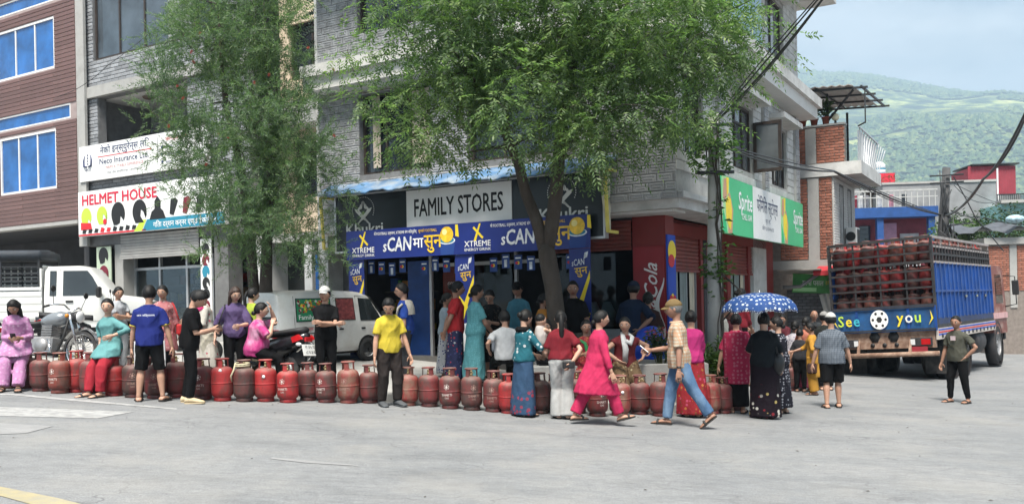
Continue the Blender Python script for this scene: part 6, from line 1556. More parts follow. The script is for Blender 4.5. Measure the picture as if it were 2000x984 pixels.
MB().box(3.36, 3.46, -.70, .70, .45, .62, ch=.03).build('bumper', PLASTIC, pk)
sw_ = MB().lathe([(.18+.016*cos(2*pi*i/8), .016*sin(2*pi*i/8)) for i in range(9)], 20, (2.05, -.35, 1.25), axis='x', caps=False); sw_.build('steering_wheel', PLASTIC, pk)

# ---- classic motorcycle (x forward)
def make_motorcycle():
    m = empty('motorcycle'); TANK = M('tank_grey', (.20, .215, .23), .25, .15, 3, .02, metal=.3, coat=.6)
    for x in (-.68, .70):
        t = MB().lathe([(.27, -.05), (.315, -.045), (.325, 0), (.315, .045), (.27, .05)], 28, (0, 0, 0), axis='y', caps=False).build('wheel', RUBBER, m, loc=(x, 0, .325))
        MB().lathe([(.272, -.03), (.255, -.03), (.255, .03), (.272, .03)], 28, axis='y', caps=False).build('rim', CHROME, t)
        sp = MB()
        for k in range(20): a = 2*pi*k/20; sp.tube([(.03*cos(a+.6), -.02 if k % 2 else .02, .03*sin(a+.6)), (.26*cos(a), 0, .26*sin(a))], .004, 4)
        sp.lathe([(.035, -.05), (.05, -.02), (.05, .02), (.035, .05)], 12, axis='y'); sp.build('spokes', CHROME, t)
        f = []
        for i in range(13):
            a = rad(15)+rad(165)*i/12 if x < 0 else rad(0)+rad(150)*i/12
            f.append([(x+.355*cos(a), y, .325+(.355+(.03 if abs(y) < .05 else 0))*sin(a)) for y in (-.075, -.05, 0, .05, .075)])
        MB().rings(f, 0, False, True, False).build('mudguard', CHROME, m)
    MB().rings([[(x, w*cos(2*pi*k/14), zc+h*sin(2*pi*k/14)) for k in range(14)] for x, w, h, zc in ((-.10, .03, .03, .80), (-.06, .10, .09, .80), (.08, .145, .12, .83), (.26, .14, .13, .85), (.36, .10, .10, .86), (.40, .03, .04, .87))], 0).build('tank', TANK, m)
    MB().rings([[(x, w*cos(2*pi*k/12), zc+.05*sin(2*pi*k/12)) for k in range(12)] for x, w, zc in ((-.86, .04, .80), (-.80, .11, .80), (-.5, .13, .79), (-.28, .12, .76), (-.08, .09, .78))], 0).build('seat', M('seat_black', (.02, .02, .021), .6, .2), m)
    e = MB(); e.cbox((.0, 0, .42), (.42, .26, .26), ch=.03)
    for k in range(7): e.cbox((.08, 0, .56+.028*k), (.20, .22, .014))
    e.lathe([(.11, -.16), (.12, -.14), (.12, .14), (.11, .16)], 16, (.02, 0, .40), axis='y'); e.build('engine', STEEL, m)
    fr2 = MB(); fr2.tube([(.42, 0, .90), (.3, 0, .45), (.2, 0, .26), (-.3, 0, .26), (-.4, 0, .5)], .022, 8); fr2.tube([(.40, 0, .82), (-.1, 0, .72), (-.75, 0, .70)], .02, 8); fr2.tube([(-.3, 0, .36), (-.68, .1, .325)], .02, 6); fr2.tube([(-.3, 0, .36), (-.68, -.1, .325)], .02, 6); fr2.build('frame', PLASTIC, m)
    for s in (-1, 1):
        MB().tube([(.70, s*.085, .325), (.52, s*.085, .80), (.47, s*.085, .95)], [.024, .024, .03], 10).build('fork', CHROME, m)
        MB().tube([(-.62, s*.12, .40), (-.50, s*.12, .72)], [.035, .03], 10).build('shock_absorber', CHROME, m)
        MB().tube([(.44, s*.05, 1.0), (.44, s*.18, 1.06), (.36, s*.34, 1.05), (.28, s*.38, 1.02)], .014, 8).build('handlebar', CHROME, m)
        MB().tube([(.31, s*.37, 1.03), (.22, s*.40, 1.0)], .02, 8).build('grip', RUBBER, m)
        mi = MB(); mi.tube([(.36, s*.33, 1.05), (.38, s*.40, 1.25)], .006, 6); mi.ball((.38, s*.40, 1.30), (.02, .06, .055)); mi.build('mirror', PLASTIC, m)
        MB().ball((.50, s*.17, .88), .035).build('indicator', AMBER, m)
    MB().rings([[(x, r*cos(2*pi*k/18), .88+r*sin(2*pi*k/18)) for k in range(18)] for x, r in ((.44, .03), (.47, .08), (.56, .10), (.62, .10))], 0).build('headlamp', PLASTIC, m)
    MB().lathe([(.10, .62), (.095, .64), (.03, .655)], 18, (0, 0, .88), axis='x').build('headlamp_glass', CLEARLENS, m)
    MB().tube([(.14, -.12, .5), (.22, -.14, .3), (.0, -.15, .27), (-.3, -.16, .30), (-.95, -.17, .36)], [.02, .022, .022, .045, .05], 10).build('exhaust', CHROME, m)
    MB().box(-.98, -.94, -.1, .1, .62, .72, ch=.01).build('tail_lamp', RED_LENS, m); MB().box(-1.0, -.985, -.11, .11, .45, .58).build('number_plate', MATS['plate_white'], m)
    return m
mc = make_motorcycle(); mx = wx(84, 14.75, 690); mc.location = (mx, 14.75, pave_z(mx, 14.75)); mc.rotation_euler = (rad(-9), 0, rad(-12)); mc.scale = (1, 1, 1.02)
tag(mc, 'silver grey classic motorcycle leaning behind the cylinders near the girl in pink', 'motorcycle')
# ---- black scooter (x forward), seen tail first
def make_scooter():
    s = empty('scooter'); BODY = M('scooter_black', (.012, .012, .014), .25, .2, coat=.5)
    for x in (-.58, .62):
        t = MB().lathe([(.13, -.05), (.20, -.05), (.225, 0), (.20, .05), (.13, .05)], 24, axis='y', caps=False).build('wheel', RUBBER, s, loc=(x, 0, .225)); MB().lathe([(.135, -.04), (.04, -.045), (.04, .045), (.135, .04)], 16, axis='y', caps=True).build('rim', STEEL, t)
    MB().rings([[(x, w*cos(2*pi*k/12), zc+h*sin(2*pi*k/12)) for k in range(12)] for x, w, h, zc in ((-.98, .04, .04, .76), (-.88, .12, .10, .70), (-.55, .19, .18, .58), (-.2, .17, .18, .52), (-.02, .13, .16, .45))], 0).build('tail_body', BODY, s)
    MB().rings([[(x, w*cos(2*pi*k/12), zc+.055*sin(2*pi*k/12)) for k in range(12)] for x, w, zc in ((-.92, .08, .84), (-.8, .13, .83), (-.4, .15, .78), (-.05, .12, .76), (.02, .08, .75))], 0).build('seat', M('seat_black2', (.022, .022, .023), .65, .2), s)
    MB().box(-.05, .42, -.17, .17, .26, .34, ch=.03).build('footboard', BODY, s)
    MB().rings([[(x-.16*(z-.3), y, z) for x, y in ((.40, -.18*k), (.52, -.16*k), (.56, 0), (.52, .16*k), (.40, .18*k), (.44, 0))] for z, k in ((.28, .7), (.5, 1.0), (.75, 1.0), (.95, .7))], 0).build('leg_shield', BODY, s)
    MB().tube([(.62, 0, .225), (.50, 0, .55), (.40, 0, .98)], .025, 8).build('fork', STEEL, s)
    hb_ = MB(); hb_.rings([[(.38+.08*cos(2*pi*k/8), y, 1.02+.06*sin(2*pi*k/8)) for k in range(8)] for y in (-.16, 0, .16)], 0); hb_.tube([(.36, -.34, 1.04), (.38, 0, 1.03), (.36, .34, 1.04)], .018, 6); hb_.build('handlebar', BODY, s)
    for y in (-1, 1):
        mi = MB(); mi.tube([(.38, y*.2, 1.05), (.36, y*.27, 1.22)], .006, 6); mi.ball((.36, y*.27, 1.26), (.02, .06, .04)); mi.build('mirror', PLASTIC, s)
        MB().prism([(-1.0, .70), (-.80, .64), (-.76, .72), (-.90, .77)], y*.135-.02, y*.135+.02).build('tail_lamp', RED_LENS, s)
        MB().ball((-.90, y*.12, .62), (.06, .03, .035)).build('indicator', CLEARLENS, s)
    MB().box(-1.0, -.97, -.08, .08, .66, .73, ch=.008).build('tail_lamp', RED_LENS, s)
    pl_ = MB().box(-.012, 0, -.15, .15, -.09, .09).build('number_plate', MATS['plate_white'], s, loc=(-1.02, 0, .53)); pl_.rotation_euler = (0, rad(18), 0)
    for k, tx in enumerate(('ग २५ प', '८२३६')): lettering('lettering', tx, BLACK, pl_, (-.016, 0, .02-.08*k), .05, .8, .003, rz=-pi/2, width=.2)
    MB().box(-.95, -.5, -.02, .02, .30, .50).build('mudguard', PLASTIC, s); MB().tube([(-.2, -.15, .3), (-.5, -.19, .28), (-.85, -.19, .32)], [.03, .05, .05], 8).build('exhaust', STEEL, s)
    return s
sc0 = make_scooter(); sx_ = wx(512, 13.95, 700); sc0.location = (sx_, 13.95, pave_z(sx_, 13.95)); sc0.rotation_euler = (rad(4), 0, rad(148)); tag(sc0, 'black scooter with red tail lamp and number plate that the woman in pink leans on', 'scooter', 'scooters on the pavement')
for px, Y, a, lab in ((178, 17.2, 30, 'black scooter behind the woman in turquoise'), (342, 16.0, 35, 'black scooter behind the man in the black T-shirt')):
    s2 = copy_tree(sc0); X = wx(px, Y); s2.location = (X, Y, pave_z(X, Y)); s2.rotation_euler = (rad(4), 0, rad(a)); tag(s2, lab)
bagm = MB().ball((0, 0, .12), (.14, .11, .13), n=14, m=10); bg_ = bagm.build('plastic_bag', M('bag_white', (.6, .6, .6), .5, .15, 6, .6, 12)); bg_.location = (wx(563, 13.3, 700), 13.35, pave_z(-3.4, 13.35)); tag(bg_, 'white plastic bag behind the stencilled red cylinder', 'bag')

# ---- lorry loaded with cylinders (own axes: x to its right, y forward, rear at y=0)
lr = empty('lorry', (0, 0, 0), 0, 'blue sided lorry with a black slatted cage full of gas cylinders', 'lorry')
LW, LL = 1.2, 6.0; DECK = 1.22; TOP = 3.06
LBLUE = M('lorry_blue', (.007, .048, .21), .45, .3, 2, .1, 25, dirt=(.03, .06, .16), dscale=2.5, damt=.6); LBLACK = M('lorry_black', (.022, .022, .025), .6, .3, 5, .2, 40, dirt=(.08, .06, .05), dscale=6); LRUST = M('lorry_rust', (.22, .13, .09), .8, .3, 8, .4, 40, dirt=(.38, .33, .27), dscale=8)
GREYRAIL = M('lorry_rail_grey', (.27, .24, .23), .6, .2, 4, .2, 40)
# side panels, ribbed
for s in (-1, 1):
    mb = MB(); n = int(LL/.105); pr = []
    for k in range(n*4+1):
        y = LL*k/(n*4); pr.append((s*(LW+(.022 if (k % 4) in (1, 2) else 0)), y))
    mb.rings([[(x, y, DECK-.02), (x, y, 2.52)] for x, y in pr], 0, False, False, False); mb.build('side_panel', LBLUE, lr)
    MB().box(s*LW-.02, s*LW+.02, .02, LL, DECK-.10, DECK+.12).build('side_skirt_black', LBLACK, lr)
    rr = MB()
    for k in range(16): y = .1+LL*k/15.5; rr.bar((s*(LW+.03), y, DECK+.1), (s*(LW+.03), y, 2.52), .05, .05)
    tag(rr.build('side_rib', LBLUE, lr), kind='stuff')
    for z in (2.50, 1.88): MB().box(s*LW-.05, s*LW+.05, 0, LL, z, z+.045).build('side_rail', GREYRAIL if z > 2 else LBLUE, lr)
    up = MB()
    for k in range(22): y = .05+(LL-.1)*k/21; up.bar((s*LW, y, 2.54), (s*LW, y, TOP-.14), .05)
    tag(up.build('upper_slat', LBLACK, lr), kind='stuff')
    for z in (2.70, 2.86): MB().bar((s*LW, 0, z), (s*LW, LL, z), .045).build('upper_rail', LBLACK if z < 2.8 else GREYRAIL, lr)
    MB().bar((s*LW, 0, TOP), (s*LW, LL, TOP), .055).build('top_rail', GREYRAIL, lr)
    for k in range(8): MB().bar((s*LW, .03+(LL-.06)*k/7, TOP-.16), (s*LW, .03+(LL-.06)*k/7, TOP), .03).build('rail_post', GREYRAIL, lr)
    # striped skirt with cut-outs
    MB().box(s*LW-.03, s*LW+.03, 0, LL+.1, .88, DECK-.1).build('skirt', M('skirt_cream', (.45, .40, .36), .6, .15, 3, dirt=(.2, .15, .12)), lr)
    for z, m in ((DECK-.15, BLUE), (DECK-.20, RED), (DECK-.25, BLUE)): MB().box(s*(LW+.032)-.002, s*(LW+.032)+.002, 0, LL+.1, z, z+.028).build('skirt_stripe', m, lr)
    for k in range(14):
        y = .25+k*.43; MB().box(s*(LW+.032)-.002, s*(LW+.032)+.002, y, y+.16, .91, 1.0).build('skirt_cutout', BLACK, lr)
    for y in (1.35, 2.62):
        MB().lathe([(.52, -.30), (.56, -.30), (.56, .02), (.52, .02)], 24, (s*(LW-.02), y, .50), axis='x', caps=False).build('mudguard', LBLACK, lr)
    for k, yy in enumerate((2.7, 3.9, 4.9)): MB().box(s*(LW+.05)-.012, s*(LW+.05)+.012, yy, yy+.2, 1.75, 1.80).build('side_handle', CHROME, lr)
# rear: slatted cage and painted tailboard
rc = MB()
for k in range(5): x = -LW+2*LW*k/4; MB().bar((x, 0, DECK), (x, 0, TOP), .06 if k in (0, 4) else .035).build('rear_post', LBLACK, lr)
for z in (1.62, 1.78, 2.0, 2.16, 2.36, 2.54, 2.74, 2.90, TOP): MB().bar((-LW, -.01, z), (LW, -.01, z), .06 if z in (1.62, 2.16, 2.54, TOP) else .04).build('rear_slat', LBLACK, lr)
tgb = MB().box(-LW, LW, -.05, .02, DECK-.14, 1.62).build('tailboard', M('tailboard_blue', (.014, .07, .19), .5, .35, 3, .15, 30, dirt=(.03, .04, .06), dscale=4), lr)
for k in range(5): x = -LW+2*LW*k/4; MB().box(x-.03, x+.03, -.07, -.051, DECK-.14, 1.61).build('tailboard_rib', LBLUE, tgb)
for z in (1.10, 1.58): MB().box(-LW, LW, -.085, -.071, z, z+.035).build('tailboard_edge', LBLACK, tgb)
lm = [LIME, YELLOW, flat('print_cyan', (.05, .4, .5))]
for i, ch in enumerate('See'): lettering('lettering', ch, lm[i % 3], tgb, (-.98+.19*i, -.09, 1.24), .23, 1.0, .02)
for i, ch in enumerate('you'): lettering('lettering', ch, (YELLOW, CREAM, LIME)[i], tgb, (.42+.20*i, -.09, 1.27), .23, 1.0, .02)
ball = disc(tgb, 'football', WHITE, (-.06, -.087, 1.36), .21); 
for k in range(7):
    a = 2*pi*k/6; c = (0, -.004, 0) if k == 6 else (.150*cos(a), -.004, .150*sin(a)); disc(ball, 'football_patch', LBLACK, c, .07 if k == 6 else .034, n=6)
for s in (-1, 1):
    MB().prism([(s*1.05, 1.2), (s*1.16, 1.34), (s*1.10, 1.52), (s*1.12, 1.34)][::s], -.092, -.089).build('wing_motif', YELLOW, tgb, fix=True)
# chassis end, lamps, bumper bar, flaps
MB().box(-LW+.05, LW-.05, 0, .12, .72, DECK-.141).build('rear_beam', LRUST, lr)
for x in (-.22, .22): MB().lathe([(.13, -.0), (.13, .012)], 6, (x, -.016, .98), axis='y').build('beam_hole', BLACK, lr)
for x in (-.28, 0, .28): MB().lathe([(.05, 0), (.05, .012)], 12, (x, -.016, .80), axis='y').build('coupling_hole', BLACK, lr)
for s in (-1, 1):
    MB().box(s*.85-.24, s*.85+.24, -.05, -.005, .76, .94, ch=.01).build('lamp_panel', LBLACK, lr); MB().box(s*.95-.10, s*.95+.10, -.06, -.051, .79, .91).build('tail_lamp', RED_LENS, lr); MB().box(s*.66-.05, s*.66+.05, -.06, -.051, .79, .91).build('reflector', CLEARLENS, lr)
    MB().box(s*.62-.30, s*.62+.30, 1.9, 1.93, .15, .75).build('mud_flap', RUBBER, lr)
    MB().bar((s*.6, -.12, .62), (s*.6, .02, .90), .06).build('bumper_stay', LRUST, lr)
    MB().box(s*LW-.05 if s < 0 else LW-.5, -LW+.5 if s < 0 else LW+.02, .72, .75, .12, .72).build('mud_flap', RUBBER, lr)
MB().box(.60, .98, -.064, -.052, .62, .75).build('number_plate', flat('plate_dark_red', (.25, .02, .03)), lr)
MB().tube([(-LW-.05, -.14, .58), (LW+.05, -.14, .60)], .055, 10).build('bumper_bar', LRUST, lr)
MB().box(-.45, .45, .1, 8.0, .62, .86).build('chassis', BLACK, lr); MB().box(-LW+.03, LW-.03, .03, LL, DECK-.1, DECK).build('deck', LBLACK, lr)
for y in (1.35, 2.62, 6.65):
    for s in (-1, 1):
        wheel(lr, 0, 0, 0, .50, .28, -1).matrix_local = Matrix.Translation((s*(LW-.17), y, .50)) @ Matrix.Rotation(rad(90)*s, 4, 'Z')
        if y < 5: wheel(lr, 0, 0, 0, .50, .28, -1).matrix_local = Matrix.Translation((s*(LW-.50), y, .50)) @ Matrix.Rotation(rad(90)*s, 4, 'Z')
MB().lathe([(.30, 0), (.32, .03), (.32, .97), (.30, 1.0)], 20, (LW-.30, 3.9, .66), axis='y').build('fuel_tank', LBLACK, lr)
# cab
CABO = M('cab_orange', (.19, .06, .045), .5, .15, 3, .1, 30, dirt=(.4, .35, .3), dscale=3, damt=.7)
cbm = MB(); cbm.prism([(LL+.15, .75), (LL+2.0, .75), (LL+2.05, 1.5), (LL+1.85, 2.45), (LL+1.6, 2.55), (LL+.15, 2.55)], -LW+.03, LW-.03, plane='yz'); cbm.build('cab', CABO, lr, fix=True)
for s in (-1, 1):
    x = s*(LW-.028)
    MB().add([(x, LL+.7, 1.55), (x, LL+1.7, 1.55), (x, LL+1.62, 2.2), (x, LL+1.5, 2.32), (x, LL+.7, 2.32)], [(0, 1, 2, 3, 4) if s > 0 else (4, 3, 2, 1, 0)]).build('cab_window', CARGLASS, lr)
    mi = MB(); mi.tube([(x, LL+1.9, 2.3), (s*(LW+.28), LL+1.95, 2.25), (s*(LW+.28), LL+1.95, 1.5), (x, LL+1.95, 1.45)], .018, 6); mi.box(s*(LW+.28)-.09, s*(LW+.28)+.09, LL+1.9, LL+1.98, 1.75, 2.15, ch=.02); mi.build('wing_mirror', PLASTIC, lr)
    MB().box(s*(LW-.02)-.03, s*(LW-.02)+.03, LL+.15, LL+2.0, 1.15, 1.30).build('cab_stripe', M('stripe_pink', (.5, .3, .3)), lr)
    MB().lathe([(.54, -.25), (.58, -.25), (.58, .03), (.54, .03)], 24, (s*(LW-.05), 6.65, .50), axis='x', caps=False).build('mudguard', LBLACK, lr)
MB().box(-LW+.1, LW-.1, LL+2.0, LL+2.12, .55, .85, ch=.03).build('bumper', LBLACK, lr)
LPOS = Vector((9.97, 20.3, 0)); HD = rad(-40)
left_c = LPOS - Vector((cos(HD), sin(HD), 0))*LW
LZ = road_z(11)-.03
lr.matrix_world = Matrix.Translation((left_c.x, left_c.y, LZ+.02)) @ Matrix.Rotation(HD, 4, 'Z') @ Matrix.Rotation(rad(-3.0), 4, 'Y') @ Matrix.Diagonal((1, 1, 1.11, 1))
LM = lr.matrix_world.copy()
order = ('left', 'second', 'third', 'middle', 'fifth', 'sixth', 'right')
lk = random.Random(9)
def lorry_cyl(x, y, z, label, group):
    c = cylinder((0, 0, 0), lk.choice(['red', 'maroon', 'maroon', 'dark', 'brown', 'maroon']), label, group, None, light=True, rz=0); c.matrix_world = LM @ Matrix.Translation((x, y, z)) @ Matrix.Rotation(lk.uniform(0, 6), 4, 'Z')
    return c
for tier, (z, tn) in enumerate(((1.0, 'hidden'), (1.40, 'lowest'), (1.96, 'middle'), (2.52, 'top'))):
    for i in range(7):
        for d in range(2 if tier else 0):
            x = -1.0+.333*i
            where = ('leftmost', 'second from the left', 'third from the left', 'middle', 'third from the right', 'second from the right', 'rightmost')[i]
            lorry_cyl(x, .22+.35*d, z, '%s gas cylinder in the lorry\'s %s rear tier' % (where, tn) if d == 0 else '%s gas cylinder behind the lorry\'s %s rear tier' % (where, tn), 'gas cylinders loaded on the lorry')
for k in range(2, 16): lorry_cyl(LW-.20, .22+.35*k, 2.52, 'gas cylinder between the upper slats of the lorry side, %s from the back' % ORD[k], 'gas cylinders loaded on the lorry')
MB().box(-LW+.05, LW-.05, .95, 1.0, DECK, 2.5).build('load_divider', LBLACK, lr)
# ------------------------------------------------------------------ people
def V3(a): return Vector(a)
def remesh(mb, voxel, it=3):
    me = mb.mesh('tmp', []); o = bpy.data.objects.new('tmp', me); TMP.collection.objects.link(o)
    m = o.modifiers.new('r', 'REMESH'); m.mode = 'VOXEL'; m.voxel_size = voxel; m.use_smooth_shade = True
    if it: k = o.modifiers.new('s', 'SMOOTH'); k.factor = .5; k.iterations = it
    vl = TMP.view_layers[0]; vl.update(); out = bpy.data.meshes.new_from_object(o.evaluated_get(vl.depsgraph))
    TMP.collection.objects.unlink(o); bpy.data.objects.remove(o); bpy.data.meshes.remove(me); out.materials.clear(); return out
def wrinkle(me, amp, seed, sc=1.0):
    n = len(me.vertices); co = np.empty(n*3, np.float32); no = np.empty(n*3, np.float32)
    me.vertices.foreach_get('co', co); me.vertices.foreach_get('normal', no); co = co.reshape(-1, 3); no = no.reshape(-1, 3)
    r = np.random.default_rng(seed); d = np.zeros(n)
    for f, a in ((26, 1.0), (38, .9), (55, .7)):
        for k in range(2):
            th, p = r.uniform(0, pi), r.uniform(0, 6.28, 4); w = np.array([cos(th), sin(th), r.uniform(-.55, .55)]); q = np.array([-sin(th), cos(th), 1.0])
            ph = co @ w*f*sc+p[0]+1.3*np.sin(co @ q*9+p[1]); on = np.clip(.5+np.sin(co @ q*6.5+p[2])+.6*np.sin(co @ w*5+p[3]), 0, 1)
            d += a*on*((1-np.abs(np.sin(ph*.5)))**2-.22)
    co += no*(d*amp)[:, None]; me.vertices.foreach_set('co', co.ravel()); me.update(); return me
def chain(mb, pts, rs, n=10, flat=1.0, mi=0):
    """closed tapered limb through points, rounded at both ends"""
    pts = [V3(p) for p in pts]; d0 = (pts[0]-pts[1]).normalized(); d1 = (pts[-1]-pts[-2]).normalized()
    P = [pts[0]+d0*rs[0]*.75, pts[0]+d0*rs[0]*.45]+pts+[pts[-1]+d1*rs[-1]*.45, pts[-1]+d1*rs[-1]*.75]; Q = [rs[0]*.35, rs[0]*.8]+list(rs)+[rs[-1]*.8, rs[-1]*.35]
    mb.tube(P, Q, n, mi, flat=flat)
def blunt(mb, pts, rs, n=12): mb.tube(pts, list(rs), n)
def ik(a, t, l1, l2, hint):
    d = t-a; L = max(.02, min(d.length, (l1+l2)*.998)); u = d.normalized(); t = a+u*L; c = max(-1, min(1, (l1*l1+L*L-l2*l2)/(2*l1*L)))
    h = hint-u*hint.dot(u); h = h.normalized() if h.length > 1e-4 else Vector((0, 0, 1)); return a+u*(l1*c)+h*(l1*math.sqrt(max(0, 1-c*c))), t
SKIN = [M('skin_light', (.46, .28, .20), .5, .06, 12, .05, 120, spec=.35), M('skin_mid', (.37, .21, .145), .5, .06, 12, .05, 120, spec=.35), M('skin_dark', (.27, .145, .098), .5, .06, 12, .05, 120, spec=.35)]
HAIR = M('hair_black', (.006, .0055, .0055), .55, .4, 20, .3, 60, stretch=(1, 1, .12), spec=.25); HAIR_BR = M('hair_brown', (.035, .018, .012), .42, .3, 20, .5, 90, stretch=(1, 1, .15)); HAIR_GR = M('hair_grey', (.10, .10, .10), .6, .3, 30, .5, 90)
EYEW = flat('eye_white', (.55, .53, .50)); EYED = flat('eye_dark', (.012, .009, .008)); LIP = M('lip_rose', (.20, .050, .050), .45, .05)
def head_shape(u, v):
    """unit head (height 1): direction angles -> point; +y is the face"""
    th = pi*v; ph = 2*pi*u; x, y, z = sin(th)*sin(ph), sin(th)*cos(ph), cos(th)
    px, py, pz = .36*x, .44*y, .50*z
    if z < 0:
        t = -z; px *= 1-.30*t**1.4; 
        if y < 0: py *= 1-.42*t
        else: py *= 1-.06*t
    fr = max(0, y)
    if fr > 0:
        g = lambda a, b, sx, sz: math.exp(-((x-a)/sx)**2-((z-b)/sz)**2)
        py += fr*(.085*g(0, -.22, .13, .13)+.05*g(0, -.05, .10, .16)+.022*g(0, -.52, .26, .08)+.03*g(0, -.85, .25, .15)+.02*g(0, .22, .45, .09)-.035*g(.36, .03, .16, .10)-.035*g(-.36, .03, .16, .10)+.015*g(.5, -.22, .2, .2)+.015*g(-.5, -.22, .2, .2))
    return Vector((px, py, pz))
def add_head(mb, c, hs, Rm, glasses=False, full=True):
    nu, nv = (30, 20) if full else (18, 12); rings = []
    for j in range(1, nv): rings.append([c+Rm @ (head_shape(i/nu, j/nv)*hs) for i in range(nu)])
    mb.rings([r[::-1] for r in rings], 0)
    P = lambda x, y, z: c+Rm @ (Vector((x, y, z))*hs)
    for s in (-1, 1):
        mb.ball(P(s*.355, -.03, -.02), (.035*hs, .075*hs, .105*hs), 0, 8, 6, Rm)
        mb.ball(P(s*.140, .376, .015), (.078*hs, .034*hs, .040*hs), 1, 8, 6, Rm); mb.ball(P(s*.140, .398, .015), (.036*hs, .022*hs, .034*hs), 2, 8, 6, Rm)
        mb.ball(P(s*.145, .405, .105), (.095*hs, .022*hs, .015*hs), 2, 8, 5, Rm)
    mb.ball(P(0, .400, -.262), (.105*hs, .042*hs, .032*hs), 3, 10, 6, Rm)
def add_hand(mb, w, d, n, k, curl=.35, side=1):
    d = d.normalized(); n = (n-d*n.dot(d)).normalized(); s = d.cross(n)*side
    rg = []
    for f, ww, tt in ((-.01, .024, .020), (.015, .030, .019), (.05, .040, .017), (.085, .042, .014), (.098, .036, .010)):
        rg.append([w+d*f*k+s*(ww*k*cos(2*pi*i/10))+n*(tt*k*sin(2*pi*i/10)) for i in range(10)])
    mb.rings(rg, 0)
    for i, (o, L) in enumerate(((-.030, .068), (-.010, .078), (.011, .073), (.031, .056))):
        b = w+d*.085*k+s*o*k; a1 = curl*.8; a2 = curl*1.9; p1 = b+(d*cos(a1)+n*sin(a1))*L*.5*k; p2 = p1+(d*cos(a2)+n*sin(a2))*L*.5*k
        mb.tube([b, p1, p2, p2+(d*cos(a2)+n*sin(a2))*.006*k], [.0095*k, .0088*k, .0078*k, .003*k], 6)
    b = w+d*.022*k-s*.030*k; p1 = b+(d*.55-s*.65+n*.3).normalized()*.042*k; p2 = p1+(d*.9-s*.15+n*(.3+.4*curl)).normalized()*.035*k
    mb.tube([b, p1, p2, p2+(p2-p1)*.1], [.013*k, .011*k, .009*k, .004*k], 6)
def hair_mesh(c, hs, Rm, style, seed=0):
    nu, nv = 30, 20; rings = []; mb = MB(); rr = random.Random(seed)
    for j in range(1, nv):
        ring = []
        for i in range(nu):
            p = head_shape(i/nu, j/nv); d = p.normalized(); y, z = d.y, d.z; az = math.atan2(abs(d.x), d.y)   # 0 at the face
            line = .60-.55*min(1, max(0, (az-.45)/.85)) if az < 1.3 else .05-.65*min(1, (az-1.3)/.6)
            if style in ('long', 'bun', 'pony', 'scarf'): line = (.52-.62*min(1, max(0, (az-.5)/.75))) if az < 1.25 else -.10-.62*min(1, (az-1.25)/.5)
            if style == 'bald': line = 2
            k = max(0, min(1, (z-line)/.10+.5)); vol = {'short': 1.12, 'crop': 1.05, 'bald': 1.0, 'fluffy': 1.20}.get(style, 1.085)
            ring.append(c+Rm @ (p*hs*(.93+(vol-.93)*k+(.012*sin(i*2.3+j) if k > .5 else 0))))
        rings.append(ring[::-1])
    mb.rings(rings, 0); P = lambda x, y, z: c+Rm @ (Vector((x, y, z))*hs); Dn = Vector((0, 0, -1))
    if style == 'bun': mb.ball(P(0, -.50, .10), (.20*hs, .17*hs, .19*hs), 0, 12, 9, Rm)
    if style == 'lowbun': mb.ball(P(0, -.46, -.22), (.19*hs, .15*hs, .16*hs), 0, 12, 9, Rm)
    if style == 'pony':
        q = P(0, -.46, .18); mb.tube([P(0, -.36, .22), q, q+Dn*.5*hs+Rm @ Vector((0, -.18*hs, 0)), q+Dn*1.3*hs+Rm @ Vector((0, -.12*hs, 0)), q+Dn*2.1*hs+Rm @ Vector((.02, -.05*hs, 0))], [.10*hs, .12*hs, .17*hs, .14*hs, .03*hs], 10, flat=.75)
    if style == 'long':
        for sx, L in ((-.2, 1.5), (0, 1.7), (.2, 1.5)):
            q = P(sx, -.30, .0); mb.tube([P(sx*.6, -.2, .3), q, q+Dn*.7*hs+Rm @ Vector((0, -.08*hs, 0)), q+Dn*L*hs], [.14*hs, .19*hs, .17*hs, .04*hs], 10, flat=.8)
        for s in (-1, 1): mb.tube([P(s*.28, .05, .3), P(s*.37, .0, -.2), P(s*.38, .05, -.75), P(s*.33, .15, -1.2)], [.07*hs, .10*hs, .10*hs, .03*hs], 8)
    return mb
def cap_mesh(c, hs, Rm):
    nu, nv = 26, 16; rings = []; mb = MB()
    for j in range(1, nv):
        rings.append([c+Rm @ (head_shape(i/nu, j/nv)*hs*(1.16 if math.cos(pi*j/nv) > .22 else .90)) for i in range(nu)][::-1])
    mb.rings(rings, 0); br = []
    for f in (0, .5, 1.0):
        br.append([c+Rm @ (Vector((.34*sin(a)*(1-.12*f), .40*cos(a)*(1-.1*f)+.34*f*cos(a*.9), .17-.10*f-.05*abs(sin(a))+t))*hs) for t in (.02,) for a in [rad(-70)+rad(140)*i/10 for i in range(11)]])
    lo = [[p-Rm @ Vector((0, 0, .035*hs)) for p in r] for r in br]
    mb.rings(br, 0, False, True, False); mb.rings(lo[::-1], 0, False, True, False); mb.rings([br[2], lo[2]], 0, False, False, False); return mb
